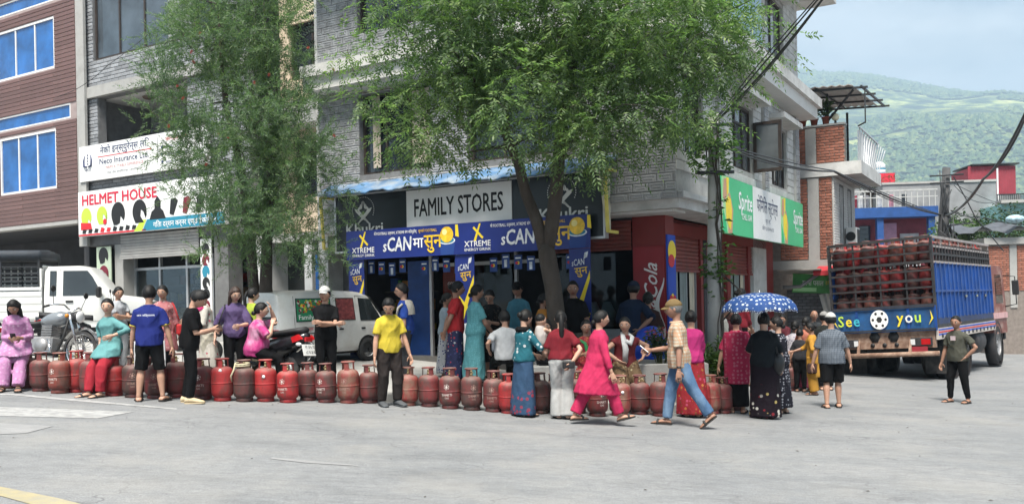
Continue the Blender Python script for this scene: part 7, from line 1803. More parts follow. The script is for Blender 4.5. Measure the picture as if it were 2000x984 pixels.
# ---- cloth materials
def cloth(name, kind, cols, scale=1.0, rough=.85):
    if name in MATS: return MATS[name]
    cols = [tuple(.74*(c*.88+.12*sum(q)/3) for c in q) for q in cols]
    m, t, b = nodes_of(name); tc = t.nodes.new('ShaderNodeTexCoord'); base = cols[0]
    n = add_tex(t, 'noise', 9, 'Object', 4)
    a = ramp(t, n.outputs[0], [(.3, tuple(c*.86 for c in base)), (.7, tuple(min(1, c*1.10) for c in base))])
    if kind in ('dots', 'floral'):
        v = add_tex(t, 'voronoi', 22*scale, 'Object'); v.inputs['Randomness'].default_value = .45 if kind == 'dots' else 1.0
        f = ramp(t, v.outputs['Distance'], [(.30, (1, 1, 1)), (.36, (0, 0, 0))] if kind == 'dots' else [(.34, (1, 1, 1)), (.42, (0, 0, 0))])
        if kind == 'dots': a = mixc(t, f, a, cols[1])
        else:
            sep = t.nodes.new('ShaderNodeSeparateColor'); t.links.new(v.outputs['Color'], sep.inputs[0])
            pal = [(0, cols[1])]+[(i/len(cols[1:]), c) for i, c in enumerate(cols[1:]) if i]; r = ramp(t, sep.outputs[0], pal); t.nodes[-1].color_ramp.interpolation = 'CONSTANT'
            msk = ramp(t, sep.outputs[1], [(.42, (0, 0, 0)), (.46, (1, 1, 1))]); f = mixc(t, 1.0, f, msk, 'MULTIPLY'); a = mixc(t, f, a, r)
    if kind == 'hem':        # flowers only low on the skirt
        v = add_tex(t, 'voronoi', 17*scale, 'Object'); sep = t.nodes.new('ShaderNodeSeparateColor'); t.links.new(v.outputs['Color'], sep.inputs[0])
        r = ramp(t, sep.outputs[0], [(i/len(cols[1:]), c) for i, c in enumerate(cols[1:])]); t.nodes[-1].color_ramp.interpolation = 'CONSTANT'
        f = ramp(t, v.outputs['Distance'], [(.36, (1, 1, 1)), (.43, (0, 0, 0))]); sx = t.nodes.new('ShaderNodeSeparateXYZ'); t.links.new(tc.outputs['Object'], sx.inputs[0])
        nn = add_tex(t, 'noise', 5, 'Object', 2); ma = t.nodes.new('ShaderNodeMath'); ma.operation = 'MULTIPLY_ADD'; t.links.new(nn.outputs[0], ma.inputs[0]); ma.inputs[1].default_value = .9; t.links.new(sx.outputs[2], ma.inputs[2])
        msk = ramp(t, ma.outputs[0], [(.72, (1, 1, 1)), (.86, (0, 0, 0))]); a = mixc(t, mixc(t, 1.0, f, msk, 'MULTIPLY'), a, r)
    if kind in ('plaid', 'check'):
        for ax, c, w in ((0, cols[1], .35), (2, cols[1], .35), (0, cols[-1], .12), (2, cols[-1], .12)):
            wv = t.nodes.new('ShaderNodeTexWave'); wv.bands_direction = 'X' if ax == 0 else 'Z'; wv.inputs['Scale'].default_value = (4.2 if w > .2 else 8.4)*scale; wv.inputs['Phase Offset'].default_value = 1.0 if w > .2 else 2.2
            mp = t.nodes.new('ShaderNodeMapping'); mp.inputs['Rotation'].default_value = (0, 0, rad(35)); t.links.new(tc.outputs['Object'], mp.inputs[0]); t.links.new(mp.outputs[0], wv.inputs[0])
            f = ramp(t, wv.outputs[0], [(1-w, (0, 0, 0)), (1-w+.06, (.55, .55, .55))]); a = mixc(t, f, a, c)
    if kind == 'stripe':
        wv = t.nodes.new('ShaderNodeTexWave'); wv.bands_direction = 'X'; wv.inputs['Scale'].default_value = 9*scale; t.links.new(tc.outputs['Object'], wv.inputs[0]); a = mixc(t, ramp(t, wv.outputs[0], [(.5, (0, 0, 0)), (.6, (1, 1, 1))]), a, cols[1])
    if kind == 'tiedye':
        n2 = add_tex(t, 'noise', 7*scale, 'Object', 6, (1, 1, .5)); a = mixc(t, ramp(t, n2.outputs[0], [(.45, (0, 0, 0)), (.62, (.9, .9, .9))]), a, cols[1])
    if kind == 'denim':
        n2 = add_tex(t, 'noise', 3, 'Object', 5, (1.5, 1.5, .6)); a = mixc(t, ramp(t, n2.outputs[0], [(.45, (0, 0, 0)), (.7, (.8, .8, .8))]), a, cols[1])
    t.links.new(a, b.inputs['Base Color']); b.inputs['Roughness'].default_value = rough; b.inputs['Specular IOR Level'].default_value = .2; b.inputs['Specular IOR Level'].default_value = .12
    nb2 = add_tex(t, 'noise', 11, 'Object', 5, (1, 1, .55)); bump(t, b, nb2.outputs[0], .5, .04)
    MATS[name] = m; return m
C = lambda name, col: cloth('cloth_'+name, 'plain', [col])
BLACKC = C('black', (.007, .007, .008)); CHARC = C('charcoal', (.045, .045, .05)); SOLE = M('sole_dark', (.03, .028, .026), .8, .2)
TORSO = [(-.065, .060, .055), (-.035, .086, .066), (0, .098, .073), (.05, .094, .068), (.10, .081, .060), (.16, .088, .064), (.22, .097, .066), (.25, .088, .056), (.272, .062, .046), (.300, .036, .036)]
def person(px, Y, yaw, label, H=None, head=None, on=None, pose=None, sex='f', fat=1.0, skin=1, top=None, bottom=None, hair='bun', hmat=None, shoes='sandal', cap=None, quality=1, glasses=False, extra=None, z=None, lift=0.0, group=None, curl=.35):
    """build one clothed person; heights are fractions of H, local +y is where the person faces"""
    pose = pose or {}; X = wx(px, Y); g = z if z is not None else (pave_z(X, Y) if on == 'pave' else road_z(X)); g += lift
    if H is None: H = (wz(px, head, Y)-g)/1.0
    v = lambda a: Vector(a)*H
    pel = v(pose.get('pelvis', (0, 0, .53))); lean = rad(pose.get('lean', 2)); sd = rad(pose.get('side', 0)); tw = rad(pose.get('twist', 0))
    u = Vector((sin(sd), sin(lean), cos(lean)*cos(sd))).normalized(); rx = Vector((cos(tw), sin(tw), 0)); rx = (rx-u*rx.dot(u)).normalized(); fy = u.cross(rx)
    sw = .102 if sex == 'm' else .090; fat_ = fat
    hy, hp_ = rad(pose.get('hy', 0)), rad(pose.get('hp', 4)); Rm = (Matrix.Rotation(tw+hy, 3, 'Z') @ Matrix.Rotation(-hp_, 3, 'X') @ Matrix.Rotation(rad(pose.get('ht', 0)), 3, 'Y'))
    hs = .148*H; neck = pel+u*.296*H; hc = neck+u*.018*H+(Rm @ Vector((0, .012*H, .082*H)))
    sh = {}; el = {}; wr = {}; kn = {}; an = {}; hip = {}
    for s, k in ((1, 'R'), (-1, 'L')):
        sh[k] = pel+u*.240*H+rx*(s*sw*H); t = pose.get('h'+k, (s*.165, .03, .415)); hint = V3(pose.get('e'+k, (s*.6, -1, -.2)))
        el[k], wr[k] = ik(sh[k], v(t), .172*H, .150*H, hint)
        hip[k] = pel+rx*(s*.052*H)-Vector((0, 0, .012*H)); f = pose.get('f'+k, (s*.055, 0, 0)); an[k] = v((f[0], f[1]-.02, f[2]+.045))
        kn[k], an[k] = ik(hip[k], an[k], .245*H, .232*H, V3(pose.get('k'+k, (s*.12, 1, 0))))
    def torso(mb, t0, t1, inf, fit=1.0, n=18, belly=0.0, loose=0.0):
        rg = []; ts = [t0]+[r[0] for r in TORSO if t0+.008 < r[0] < t1-.008]+[t1]
        for t in ts:
            for (a, b) in zip(TORSO, TORSO[1:]):
                if a[0] <= t <= b[0]+1e-9: f = (t-a[0])/(b[0]-a[0]); ra, rb = a[1]+(b[1]-a[1])*f, a[2]+(b[2]-a[2])*f; break
            else: ra, rb = (TORSO[0][1], TORSO[0][2]) if t < TORSO[0][0] else (TORSO[-1][1], TORSO[-1][2])
            if sex == 'm' and t > .15 and t < .29: ra *= 1.10
            if sex == 'f' and t < .06: ra *= 1.06; rb *= 1.06
            if loose and t < .2: ra = max(ra, .0935*loose); rb = max(rb, .067*loose)
            k = fat if t < .24 else 1+(fat-1)*.4; ra, rb = ra*H*k+inf, rb*H*k+inf
            if t < .06 and fit != 1: ra *= fit; rb *= fit
            fwd = belly*H*math.exp(-((t-.09)/.06)**2)+(.012*H*math.exp(-((t-.20)/.04)**2) if sex == 'f' else 0)
            c = pel+u*t*H+fy*fwd*.5; rg.append([c+rx*(ra*cos(2*pi*i/n))+fy*((rb+fwd*.5)*sin(2*pi*i/n)) for i in range(n)])
        mb.rings(rg, 0)
    vox = .0135 if quality > 0 else .02
    # body
    bm_ = MB(); torso(bm_, -.065, .30, -.014 if top else -.004); tc_ = .80 if top else 1.0; sl_ = top[1].get('sleeve', .62) if top and len(top) > 1 else (.62 if top else 0); bk_ = bottom[0] if bottom else ''; lc_ = .78 if bk_ in ('trousers', 'shorts') else 1.0; lk_ = .80 if bk_ == 'trousers' else 1.0
    chain(bm_, [pel+u*.285*H, neck+u*.02*H, hc-(Rm @ Vector((0, .02*H, .03*H)))], [.036*H, .031*H, .033*H])
    af = 1+(fat-1)*.6
    for k in 'RL':
        s = 1 if k == 'R' else -1; m1 = sh[k].lerp(el[k], .5); m2 = el[k].lerp(wr[k], .3)
        chain(bm_, [sh[k]-rx*s*.02*H, sh[k], m1, el[k], m2, wr[k]], [r*H*af*q for r, q in zip((.034, .034, .028, .0235, .0245, .0165), (tc_, tc_, tc_ if sl_ > .5 else 1, .85 if sl_ > .95 else 1, .85 if sl_ > 1.3 else 1, 1))])
        c1 = kn[k].lerp(an[k], .3)
        chain(bm_, [hip[k], hip[k].lerp(kn[k], .5), kn[k], c1, an[k].lerp(kn[k], .12), an[k]], [r*H*(1+(fat-1)*.5)*q for r, q in zip((.056, .049, .036, .036, .022, .022), (lc_, lc_, lc_, lk_, lk_, 1))])
    for k in 'RL': chain(bm_, [neck-u*.012*H, neck.lerp(sh[k], .55)-u*.004*H, sh[k]], [.026*H, .026*H, .024*H])
    core = remesh(bm_, vox*1.15, 3); body = MB().join(core, 0, None, True)
    foot_dir = {}
    for k in 'RL':
        s = 1 if k == 'R' else -1; a = rad(pose.get('y'+k, 8*-s)); p = rad(pose.get('p'+k, 0)); fd = Vector((sin(-a)*cos(p), cos(a)*cos(p), sin(p))); foot_dir[k] = fd; fu = Vector((-fd.x*sin(p), -fd.y*sin(p), cos(p))) if p else Vector((0, 0, 1)); fs = fd.cross(fu).normalized()
        c0 = an[k]-fu*.045*H; rg = []
        for f, w, h in ((-.035, .012, .012), (-.030, .022, .026), (0, .025, .040), (.035, .025, .034), (.075, .030, .022), (.105, .029, .014), (.122, .016, .009)):
            cc_ = c0+fd*f*H; rg.append([cc_+fs*(w*H*cos(2*pi*i/12))+fu*(h*H*(.5+.5*sin(2*pi*i/12)*1.0)+.002+.012) for i in range(12)])
        body.rings(rg, 0)
    hk = H/1.68
    for k in 'RL':
        s = 1 if k == 'R' else -1; d = (wr[k]-el[k]).normalized(); n = pose.get('n'+k); n = V3(n) if n else Vector((-s, .25, -.1)); d = V3(pose['d'+k]).normalized() if 'd'+k in pose else d
        add_hand(body, wr[k]+d*.004, d, n, hk, pose.get('c'+k, curl), s)
    add_head(body, hc, hs, Rm, full=quality > 0)
    me = body.mesh('person', [SKIN[skin], EYEW, EYED, LIP]); root = bpy.data.objects.new('person', me); link(root)
    root.location = (X, Y, g); root.rotation_euler = (0, 0, rad(yaw)); tag(root, label, 'person', group)
    def part(name, mb, mat, vx=None, wr_=.004, it=3, sd_=0):
        me = remesh(mb, vx or vox, it)
        if wr_: wrinkle(me, wr_, hash(label) % 999+sd_)
        me.materials.append(mat); o = bpy.data.objects.new(name, me); link(o, root); return o
    hp2 = sum((hip[k] for k in 'RL'), Vector())/2
    def skirt(mb, t0, zhem, w0, w1, folds=9, amp=.035, dep=.8, stretch=True):
        rg = []; n = 44; top_c = pel+u*t0*H; fm = (an['R']+an['L'])/2; fdx = abs((an['R']-an['L']).x)/2; fdy = abs((an['R']-an['L']).y)/2; m = 12
        for i in range(m+1):
            f = i/m; zc = top_c.z*(1-f)+zhem*H*f; kk = min(1, max(0, (top_c.z-zc)/max(.01, top_c.z-.05*H))); c = top_c.lerp(fm, kk); c.z = zc
            wx_ = (w0+(w1-w0)*min(1, f*1.25))*H+fdx*kk*.4; wy_ = (w0*.80+(w1-w0*.80)*min(1, f*1.25))*H*dep+fdy*kk*.75
            if i == 0: wx_ *= .86; wy_ *= .9
            ring = []
            for j in range(n):
                a = 2*pi*j/n; q = 1+amp*f*sin(folds*a+2.1*f+1.3*sin(2*a))
                ring.append(c+rx*(wx_*q*cos(a))+fy*(wy_*q*sin(a)))
            rg.append(ring)
        mb.rings(rg, 0)
    if bottom:
        kind, mat = bottom[0], bottom[1]; o = dict(bottom[2]) if len(bottom) > 2 else {}; mb = MB()
        if kind in ('trousers', 'shorts'):
            torso(mb, -.065, .085, .012); end = o.get('end', .96 if kind == 'trousers' else .0); w = o.get('w', 1.0); fl = o.get('flare', 1.0)
            for k in 'RL':
                P = [hip[k]+Vector((0, 0, .01*H)), hip[k].lerp(kn[k], .5), kn[k]]; r_ = [.064*H*w*(1+(fat-1)*.6), .057*H*w, .047*H*w]
                if kind == 'trousers':
                    P += [kn[k].lerp(an[k], .5), kn[k].lerp(an[k], end)]; r_ += [.043*H*w*(1+(fl-1)*.5), .037*H*w*fl]
                else: P[-1] = hip[k].lerp(kn[k], 1.0); r_[-1] = .056*H*w
                blunt(mb, P, r_)
            part('trousers' if kind == 'trousers' else 'shorts', mb, mat, wr_=.0085)
        elif kind == 'skirt':
            skirt(mb, .09, o.get('hem', .05), o.get('w0', .105)*fat, o.get('w1', .13), o.get('folds', 9), o.get('amp', .035)); part('skirt', mb, mat, wr_=.006)
    if top:
        mat = top[0]; o = dict(top[1]) if len(top) > 1 else {}; mb = MB(); sl = o.get('sleeve', .62); fit = o.get('fit', .014); hem = o.get('hem', -.03)
        torso(mb, max(hem, -.065), .300, fit, o.get('boxy', 1.06), belly=o.get('belly', 0), loose=1.04 if sex == 'm' else .96)
        if 'long' in o: skirt(mb, .07, o['long'], .102*fat, o.get('w1', .135), 7, .03, o.get('dep', .78))
        for k in 'RL': chain(mb, [neck-u*.020*H, neck.lerp(sh[k], .55)-u*.002*H, sh[k]-u*.002*H], [.030*H, .033*H, .034*H])
        for k in 'RL':
            s = 1 if k == 'R' else -1; P = [sh[k]-rx*s*.045*H+u*.006*H, sh[k]-rx*s*.008*H+u*.002*H]; r_ = [.028*H*af, .0385*H*af]; w = o.get('sw', 1.0)
            if sl <= 1: P += [sh[k].lerp(el[k], sl*.6), sh[k].lerp(el[k], sl)]; r_ += [.0395*H*w*af, .041*H*w*af]
            else:
                P += [sh[k].lerp(el[k], .6), el[k], el[k].lerp(wr[k], sl-1)]; r_ += [.036*H*af*w, .032*H*af*w, .026*H*w*af if sl > 1.5 else .031*H*w*af]
            blunt(mb, P, r_)
        part(o.get('name', 'shirt'), mb, mat, wr_=.0085)
        if o.get('collar'): 
            cl = MB(); cl.tube([neck+u*(-.004*H)+rx*(.043*H*cos(a))+fy*(.042*H*sin(a)+.004*H) for a in [2*pi*i/16 for i in range(17)]], .011*H, 8, caps=False); cl.build('collar', o.get('cmat', mat), root)
    hb = hair_mesh(hc, hs, Rm, hair, hash(label) % 97)
    if hair != 'bald': hb.build('hair', hmat or HAIR, root)
    if cap: cap_mesh(hc, hs, Rm).build('cap', cap, root)
    if glasses:
        gl = MB()
        for s in (-1, 1): gl.tube([hc+Rm @ (Vector((s*.15+.085*cos(a), .42, .01+.07*sin(a)))*hs) for a in [2*pi*i/12 for i in range(13)]], .012*hs, 5, caps=False); gl.tube([hc+Rm @ (Vector((s*.24, .40, .02))*hs), hc+Rm @ (Vector((s*.37, 0, .03))*hs)], .012*hs, 5)
        gl.build('glasses', BLACK, root)
    if shoes:
        for k in 'RL':
            p = rad(pose.get('p'+k, 0)); fd = foot_dir[k]; fu = Vector((-fd.x*sin(p), -fd.y*sin(p), cos(p))) if p else Vector((0, 0, 1)); fs = fd.cross(fu).normalized(); c0 = an[k]-fu*.045*H; mb = MB()
            ol = [(-.040, .016), (-.030, .026), (0, .029), (.04, .028), (.08, .034), (.11, .031), (.128, .018)]
            pts = [c0+fd*f*H+fs*w*H for f, w in ol]+[c0+fd*f*H-fs*w*H for f, w in reversed(ol)]
            mb.rings([[q+fu*h for q in pts] for h in (0.0, .016)], 0, True, False, True)
            smat = SOLE
            if shoes == 'sandal':
                mb.tube([c0+fd*.07*H+fs*.033*H+fu*.01, c0+fd*.07*H+fs*.02*H+fu*.028*H, c0+fd*.07*H+fu*.034*H, c0+fd*.07*H-fs*.02*H+fu*.028*H, c0+fd*.07*H-fs*.033*H+fu*.01], .011*H, 6)
            else:
                smat = shoes; rg = []
                for f, w, h in ((-.042, .016, .03), (-.034, .028, .052), (0, .031, .058), (.035, .031, .048), (.08, .035, .032), (.115, .031, .022), (.132, .014, .012)):
                    rg.append([c0+fd*f*H+fs*(w*H*cos(2*pi*i/12))+fu*(h*H*(.5+.5*sin(2*pi*i/12))+.006) for i in range(12)])
                mb.rings(rg, 0)
            mb.build('sandal' if shoes == 'sandal' else 'shoe', smat, root)
    J = dict(H=H, pel=pel, u=u, rx=rx, fy=fy, sh=sh, el=el, wr=wr, hc=hc, hs=hs, Rm=Rm, neck=neck, root=root, g=g, X=X, Y=Y, yaw=rad(yaw), an=an)
    if extra: extra(J)
    return J
def to_world(J, p): return Matrix.Translation((J['X'], J['Y'], J['g'])) @ Matrix.Rotation(J['yaw'], 4, 'Z') @ V3(p)
def held(J, name, mb, mat, label, cat):
    """an accessory built in the person's own axes but left as a thing of its own"""
    o = mb.build(name, mat); o.matrix_world = Matrix.Translation((J['X'], J['Y'], J['g'])) @ Matrix.Rotation(J['yaw'], 4, 'Z'); return tag(o, label, cat)
def phone(lab, hand='R', mat=None, tilt=50):
    def f(J):
        d = (J['wr'][hand]-J['el'][hand]).normalized(); c = J['wr'][hand]+d*.10*J['H']/1.68+Vector((0, 0, .03)); q = Matrix.Translation(c) @ Matrix.Rotation(rad(-tilt), 4, 'X'); held(J, 'phone', MB().box(-.037, .037, -.004, .004, -.075, .075, ch=.003, mat=q), mat or PLASTIC, lab, 'phone')
    return f
def handbag(lab, mat, side=1, z=.50, y=0.0, strap=True, size=(.10, .20, .19)):
    def f(J):
        H = J['H']; c = Vector((side*.155*H, y*H, z*H)); mb = MB(); mb.cbox(c, (size[0], size[1], size[2]), ch=.03)
        o = held(J, 'handbag', mb, mat, lab, 'bag')
        if strap: 
            s2 = J['sh']['R' if side > 0 else 'L']+Vector((0, 0, .035*H)); st_ = MB(); st_.tube([c+Vector((0, .08, size[2]/2)), s2+Vector((side*.01, .05*H, -.02)), s2+Vector((0, 0, .01)), s2+Vector((side*.01, -.05*H, -.02)), c+Vector((0, -.08, size[2]/2))], .010, 6); st_.build('strap', mat, o)
    return f
def both(*fs):
    def f(J):
        for q in fs: q(J)
    return f
PH = {'hR': (.05, .20, .64), 'hL': (-.05, .20, .63), 'eR': (.5, -.6, -1), 'eL': (-.5, -.6, -1)}
CROSS = {'hR': (-.075, .125, .635), 'hL': (.075, .14, .65), 'eR': (1, .1, -.7), 'eL': (-1, .1, -.7), 'dR': (-1, .1, .1), 'dL': (1, .1, .1), 'nR': (0, -1, 0), 'nL': (0, -1, 0)}
CLASP = {'hR': (.035, .15, .50), 'hL': (-.035, .15, .50), 'eR': (1, -.6, -.4), 'eL': (-1, -.6, -.4)}
BEHIND = {'hR': (.02, -.11, .50), 'hL': (-.02, -.11, .49), 'eR': (1, -.3, 0), 'eL': (-1, -.3, 0)}
def P(*ds, **k):
    r = {}
    for d in ds: r.update(d)
    r.update(k); return r
FLRED = (.45, .03, .05); WHT = (.55, .55, .53); NAVYC = (.012, .02, .07)
foot = ray_to_road
def fy_(px, py): return foot(px, py)[1]
# ---- the queue, from one end to the other
QG = None
def sit(seat, fR, fL, H, **k): return P({'pelvis': (0, 0, seat/H), 'fR': fR, 'fL': fL}, **k)
PINK1 = cloth('cloth_pink_pale', 'dots', [(.52, .22, .44), (.58, .33, .52)], .8); TURQ = cloth('cloth_turquoise', 'plain', [(.12, .34, .345)]); REDT = C('red_trousers', (.42, .012, .03))
zr = lambda px, Y: road_z(wx(px, Y))
person(32, 13.35, 200, 'girl with loose hair in pale pink sitting on a cylinder with her phone', H=1.52, z=zr(32, 13.35), pose=sit(.70, (.10, .24, .0), (-.04, .27, .0), 1.52, lean=12, hp=32, hy=-8, hR=(.03, .17, .52), hL=(-.06, .18, .52), kR=(.2, 1, .6), kL=(-.1, 1, .6)), top=(PINK1, {'sleeve': 1.85, 'long': .36, 'w1': .15, 'hem': -.06}), bottom=('trousers', PINK1, {'w': 1.25, 'flare': 1.3}), hair='long', skin=2, extra=phone('phone in the hands of the girl in pale pink', 'R'))
person(216, 12.95, 150, 'woman in a turquoise kurta and red trousers sitting on a cylinder looking away', H=1.56, z=zr(216, 12.95), pose=sit(.70, (.02, .26, .0), (-.10, .22, .0), 1.56, lean=6, hy=42, hp=2, hR=(.20, -.02, .50), hL=(-.19, .12, .57), eR=(1, -.4, 0), eL=(-1, 0, -.6), kR=(.2, 1, .5), kL=(-.3, 1, .5)), top=(TURQ, {'sleeve': 1.7, 'long': .37, 'w1': .15, 'name': 'kurta'}), bottom=('trousers', REDT, {'w': 1.15}), hair='lowbun', skin=0)
person(229, 15.0, -118, 'smiling woman in a pale grey T-shirt with crossed arms behind the woman in turquoise', head=560, on='pave', pose=P(CROSS, hy=-18), top=(C('pale_grey', (.42, .44, .47)), {'sleeve': .6}), bottom=('trousers', cloth('cloth_stripe', 'stripe', [(.45, .46, .47), (.30, .32, .36)], 2), {'w': 1.2, 'flare': 1.3}), hair='bun', skin=1)
ROYAL = C('royal_blue', (.012, .024, .19))
def polo_trim(J):
    H = J['H']
    for k in 'RL':
        p = J['sh'][k].lerp(J['el'][k], .66); q = J['sh'][k].lerp(J['el'][k], .72); MB().tube([p, q], .040*H, 14).build('yellow_cuff', C('cuff_yellow', (.6, .45, .03)), J['root'])
    l = lettering('lettering', 'जन विद्यालय', WHITE, J['root'], (0, -.118*H*1.0, .755*H), .024, .8, .002, width=.24); l.location = (0, J['pel'].y-.087*H-.028, .735*H)
    for s in (-1, 1):
        st_ = MB()
        for k in range(2): st_.bar((s*(.118*H+.006), -.015+.03*k, .52*H), (s*(.118*H+.012), -.0+.03*k, .30*H), .010)
        st_.build('shorts_stripe', WHITE, J['root'])
person(290, fy_(290, 783), 8, 'man in a royal blue polo shirt and black striped shorts seen from behind', head=557, sex='m', skin=1, pose=P(fR=(.10, .02, 0), fL=(-.09, -.01, 0), hR=(.19, .02, .43), hL=(-.17, .06, .42), yR=-14, yL=14, hy=6), top=(ROYAL, {'sleeve': .68, 'collar': 1, 'hem': -.05, 'boxy': 1.1}), bottom=('shorts', BLACKC), hair='short', shoes='sandal', extra=polo_trim)
REDB = C('bright_red', (.55, .015, .02))
person(318, 14.1, -150, 'woman in a coral kurta with a red bag standing behind the blue polo man', head=557, on='pave', pose=P(hy=-28, hR=(.13, .08, .50)), top=(cloth('cloth_coral', 'floral', [(.50, .17, .18), (.6, .4, .38), (.45, .08, .1)], 1.6), {'sleeve': 1.2, 'long': .30}), bottom=('trousers', BLACKC), hair='bun', skin=1, extra=handbag('red shoulder bag of the woman in the coral kurta', REDB, -1, .52, .06))
person(368, fy_(368, 786), -78, 'bearded man in a black T-shirt bent over his phone', head=563, sex='m', skin=1, pose=P(PH, lean=6, hp=34, fR=(.06, .02, 0), fL=(-.05, -.03, 0)), top=(BLACKC, {'sleeve': .8, 'hem': -.05}), bottom=('trousers', BLACKC, {'w': .95}), hair='fluffy', shoes=M('slipper_cream', (.48, .38, .24), .8, .1), extra=phone('phone held by the bearded man in black', 'R'))
person(404, 13.75, 118, 'woman in a white kurta with a magenta scarf bending over a phone', head=562, on='pave', pose=P(PH, lean=8, hp=34), top=(cloth('cloth_white_red', 'floral', [(.58, .54, .47), (.5, .05, .1), (.58, .54, .47), (.58, .54, .47)], .9), {'sleeve': 1.0, 'long': .16, 'w1': .14, 'name': 'kurta'}), bottom=('trousers', C('cream', (.52, .48, .38)), {'w': 1.3, 'flare': 1.4}), hair='bun', skin=1,
 extra=lambda J: MB().tube([J['sh']['R']+Vector((0, .03, .03)), J['neck']+Vector((0, .10*J['H'], -.10*J['H'])), J['sh']['L']+Vector((0, .03, .03))], [.035, .075, .035], 10).build('scarf', C('magenta', (.45, .01, .13)), J['root']))
person(457, 13.55, -160, 'woman with long hair in a purple blouse and dark trousers', head=558, on='pave', pose=P(hy=14, hp=20, hR=(.19, .03, .48), hL=(-.04, .19, .60), eL=(-.8, -.3, -1)), top=(C('purple', (.115, .075, .19)), {'sleeve': 1.15, 'sw': 1.35, 'hem': -.05}), bottom=('trousers', BLACKC), hair='long', hmat=HAIR_BR, skin=0, extra=handbag('black handbag of the woman in purple', PLASTIC, 1, .56, .06, True, (.09, .2, .2)))
person(489, 14.3, -25, 'woman with a swinging ponytail in a lime green top behind the woman in purple', head=562, on='pave', pose=P(hy=-30), top=(C('lime', (.38, .48, .03)), {'sleeve': .5}), bottom=('trousers', C('khaki', (.16, .14, .10))), hair='pony', skin=0)
TIE = cloth('cloth_tiedye_pink', 'tiedye', [(.55, .03, .22), (.62, .30, .45)], .9)
person(494, 13.45, -72, 'woman in a pink tie-dye top sitting by the scooter, hand to face', H=1.58, on='pave', fat=1.18, pose=sit(.56, (.10, .30, .0), (-.06, .28, .0), 1.58, lean=10, hp=4, hR=(.10, .17, .60), hL=(-.03, .17, .74), eR=(.6, -.2, -1), eL=(-.5, .2, -1), dL=(0, -.25, 1), nL=(0, -1, 0), kR=(.2, 1, .5), kL=(-.2, 1, .5)), top=(TIE, {'sleeve': .85, 'hem': -.06, 'belly': .05}), bottom=('trousers', BLACKC, {'w': 1.1}), hair='lowbun', skin=0)
WCAP = C('cap_white', (.55, .55, .53))
person(634, 13.6, -152, 'man in a white cap and black polo, arms folded before the van', head=560, on='pave', sex='m', skin=1, pose=P(CROSS, hy=-38, hp=-2), top=(BLACKC, {'sleeve': .75, 'collar': 1, 'hem': -.05}), bottom=('trousers', BLACKC), hair='short', cap=WCAP)
person(757, fy_(757, 792), -146, 'man in a bright yellow T-shirt and dark trousers looking down', head=578, sex='m', skin=1, pose=P(lean=4, hp=30, hy=-30, hR=(.17, .05, .42), hL=(-.18, .09, .42), fR=(.07, .0, 0), fL=(-.07, .04, 0)), top=(C('yellow', (.66, .50, .008)), {'sleeve': .68, 'hem': -.04, 'boxy': 1.12}), bottom=('trousers', C('dark_brown', (.035, .027, .025)), {'w': 1.12}), hair='short', shoes=M('shoe_grey', (.06, .065, .07), .7, .2))
def towel(J):
    H = J['H']; mb = MB(); L = []
    for k in range(9):
        a = rad(-80)+rad(160)*k/8; L.append([J['pel']+J['u']*t*H+J['rx']*(w*H*sin(a))+J['fy']*(d*H*cos(a)*(-1)) for t, w, d in ((.30, .06, .06), (.285, .12, .085), (.22, .135, .105), (.15, .13, .11))])
    mb.rings(L, 0, False, True, False); mb.rings([r[::-1] for r in L], 0, False, True, False); mb.tube([J['sh']['L']+Vector((-.02, .02, .035)), J['sh']['L']+Vector((-.03, .09*H/1.6, -.03)), J['sh']['L']+Vector((-.02, .12*H/1.6, -.16))], [.05, .055, .04], 8, flat=.4); mb.build('towel', C('towel_white', (.58, .54, .47)), J['root'])
person(790, 14.7, 96, 'man with glasses in a blue sports shirt with a white towel over his shoulders', head=553, on='pave', sex='m', skin=1, fat=1.06, pose=P(hy=4, hR=(.165, .02, .43)), top=(C('sport_blue', (.012, .06, .34)), {'sleeve': .75, 'hem': -.05}), bottom=('trousers', CHARC, {'w': 1.1}), hair='short', glasses=True, extra=towel)
FLSK = cloth('cloth_navy_red_floral', 'floral', [(.03, .035, .10), (.45, .03, .05), (.5, .5, .5), (.05, .06, .18)], 1.0)
person(888, 14.9, -78, 'woman in a red T-shirt and navy flowered skirt standing at the shop', head=549, on='pave', pose=P(BEHIND, hy=-6), top=(C('red_tee', (.50, .012, .018)), {'sleeve': .62, 'hem': -.05}), bottom=('skirt', FLSK, {'w1': .12}), hair='bun', skin=2)
person(868, 15.6, -85, 'woman in a pale blue top half hidden behind the woman in red', head=572, on='pave', pose=P(CLASP), top=(C('pale_blue', (.30, .38, .44)), {'sleeve': .6}), bottom=('skirt', cloth('cloth_blue_white', 'floral', [(.45, .47, .5), (.03, .05, .2), (.05, .06, .2)], 1.2), {'w1': .12}), hair='lowbun', skin=2, quality=0)
DRS = cloth('cloth_teal_dress', 'dots', [(.09, .34, .38), (.13, .42, .45)], 1.4)
person(926, 14.6, -66, 'woman in a long turquoise dress standing in profile before the shop', head=556, on='pave', fat=1.08, pose=P(CLASP, hR=(.04, .17, .52)), top=(DRS, {'sleeve': .7, 'long': .07, 'w1': .135, 'name': 'dress', 'belly': .03}), hair='lowbun', skin=2, extra=handbag('grey cloth bag hanging from the turquoise dressed woman', C('bag_grey', (.3, .32, .36)), 1, .42, .16, False, (.06, .16, .28)))
person(958, 15.5, 168, 'woman with glasses in a black flowered dress looking at her phone', head=563, on='pave', pose=P(PH, hp=26), top=(cloth('cloth_black_floral', 'floral', [(.012, .012, .014), (.10, .07, .05), (.012, .012, .014)], 1.4), {'sleeve': 1.2, 'long': .20, 'w1': .12, 'name': 'dress'}), hair='lowbun', skin=1, glasses=True, extra=phone('phone of the woman in the black flowered dress'))
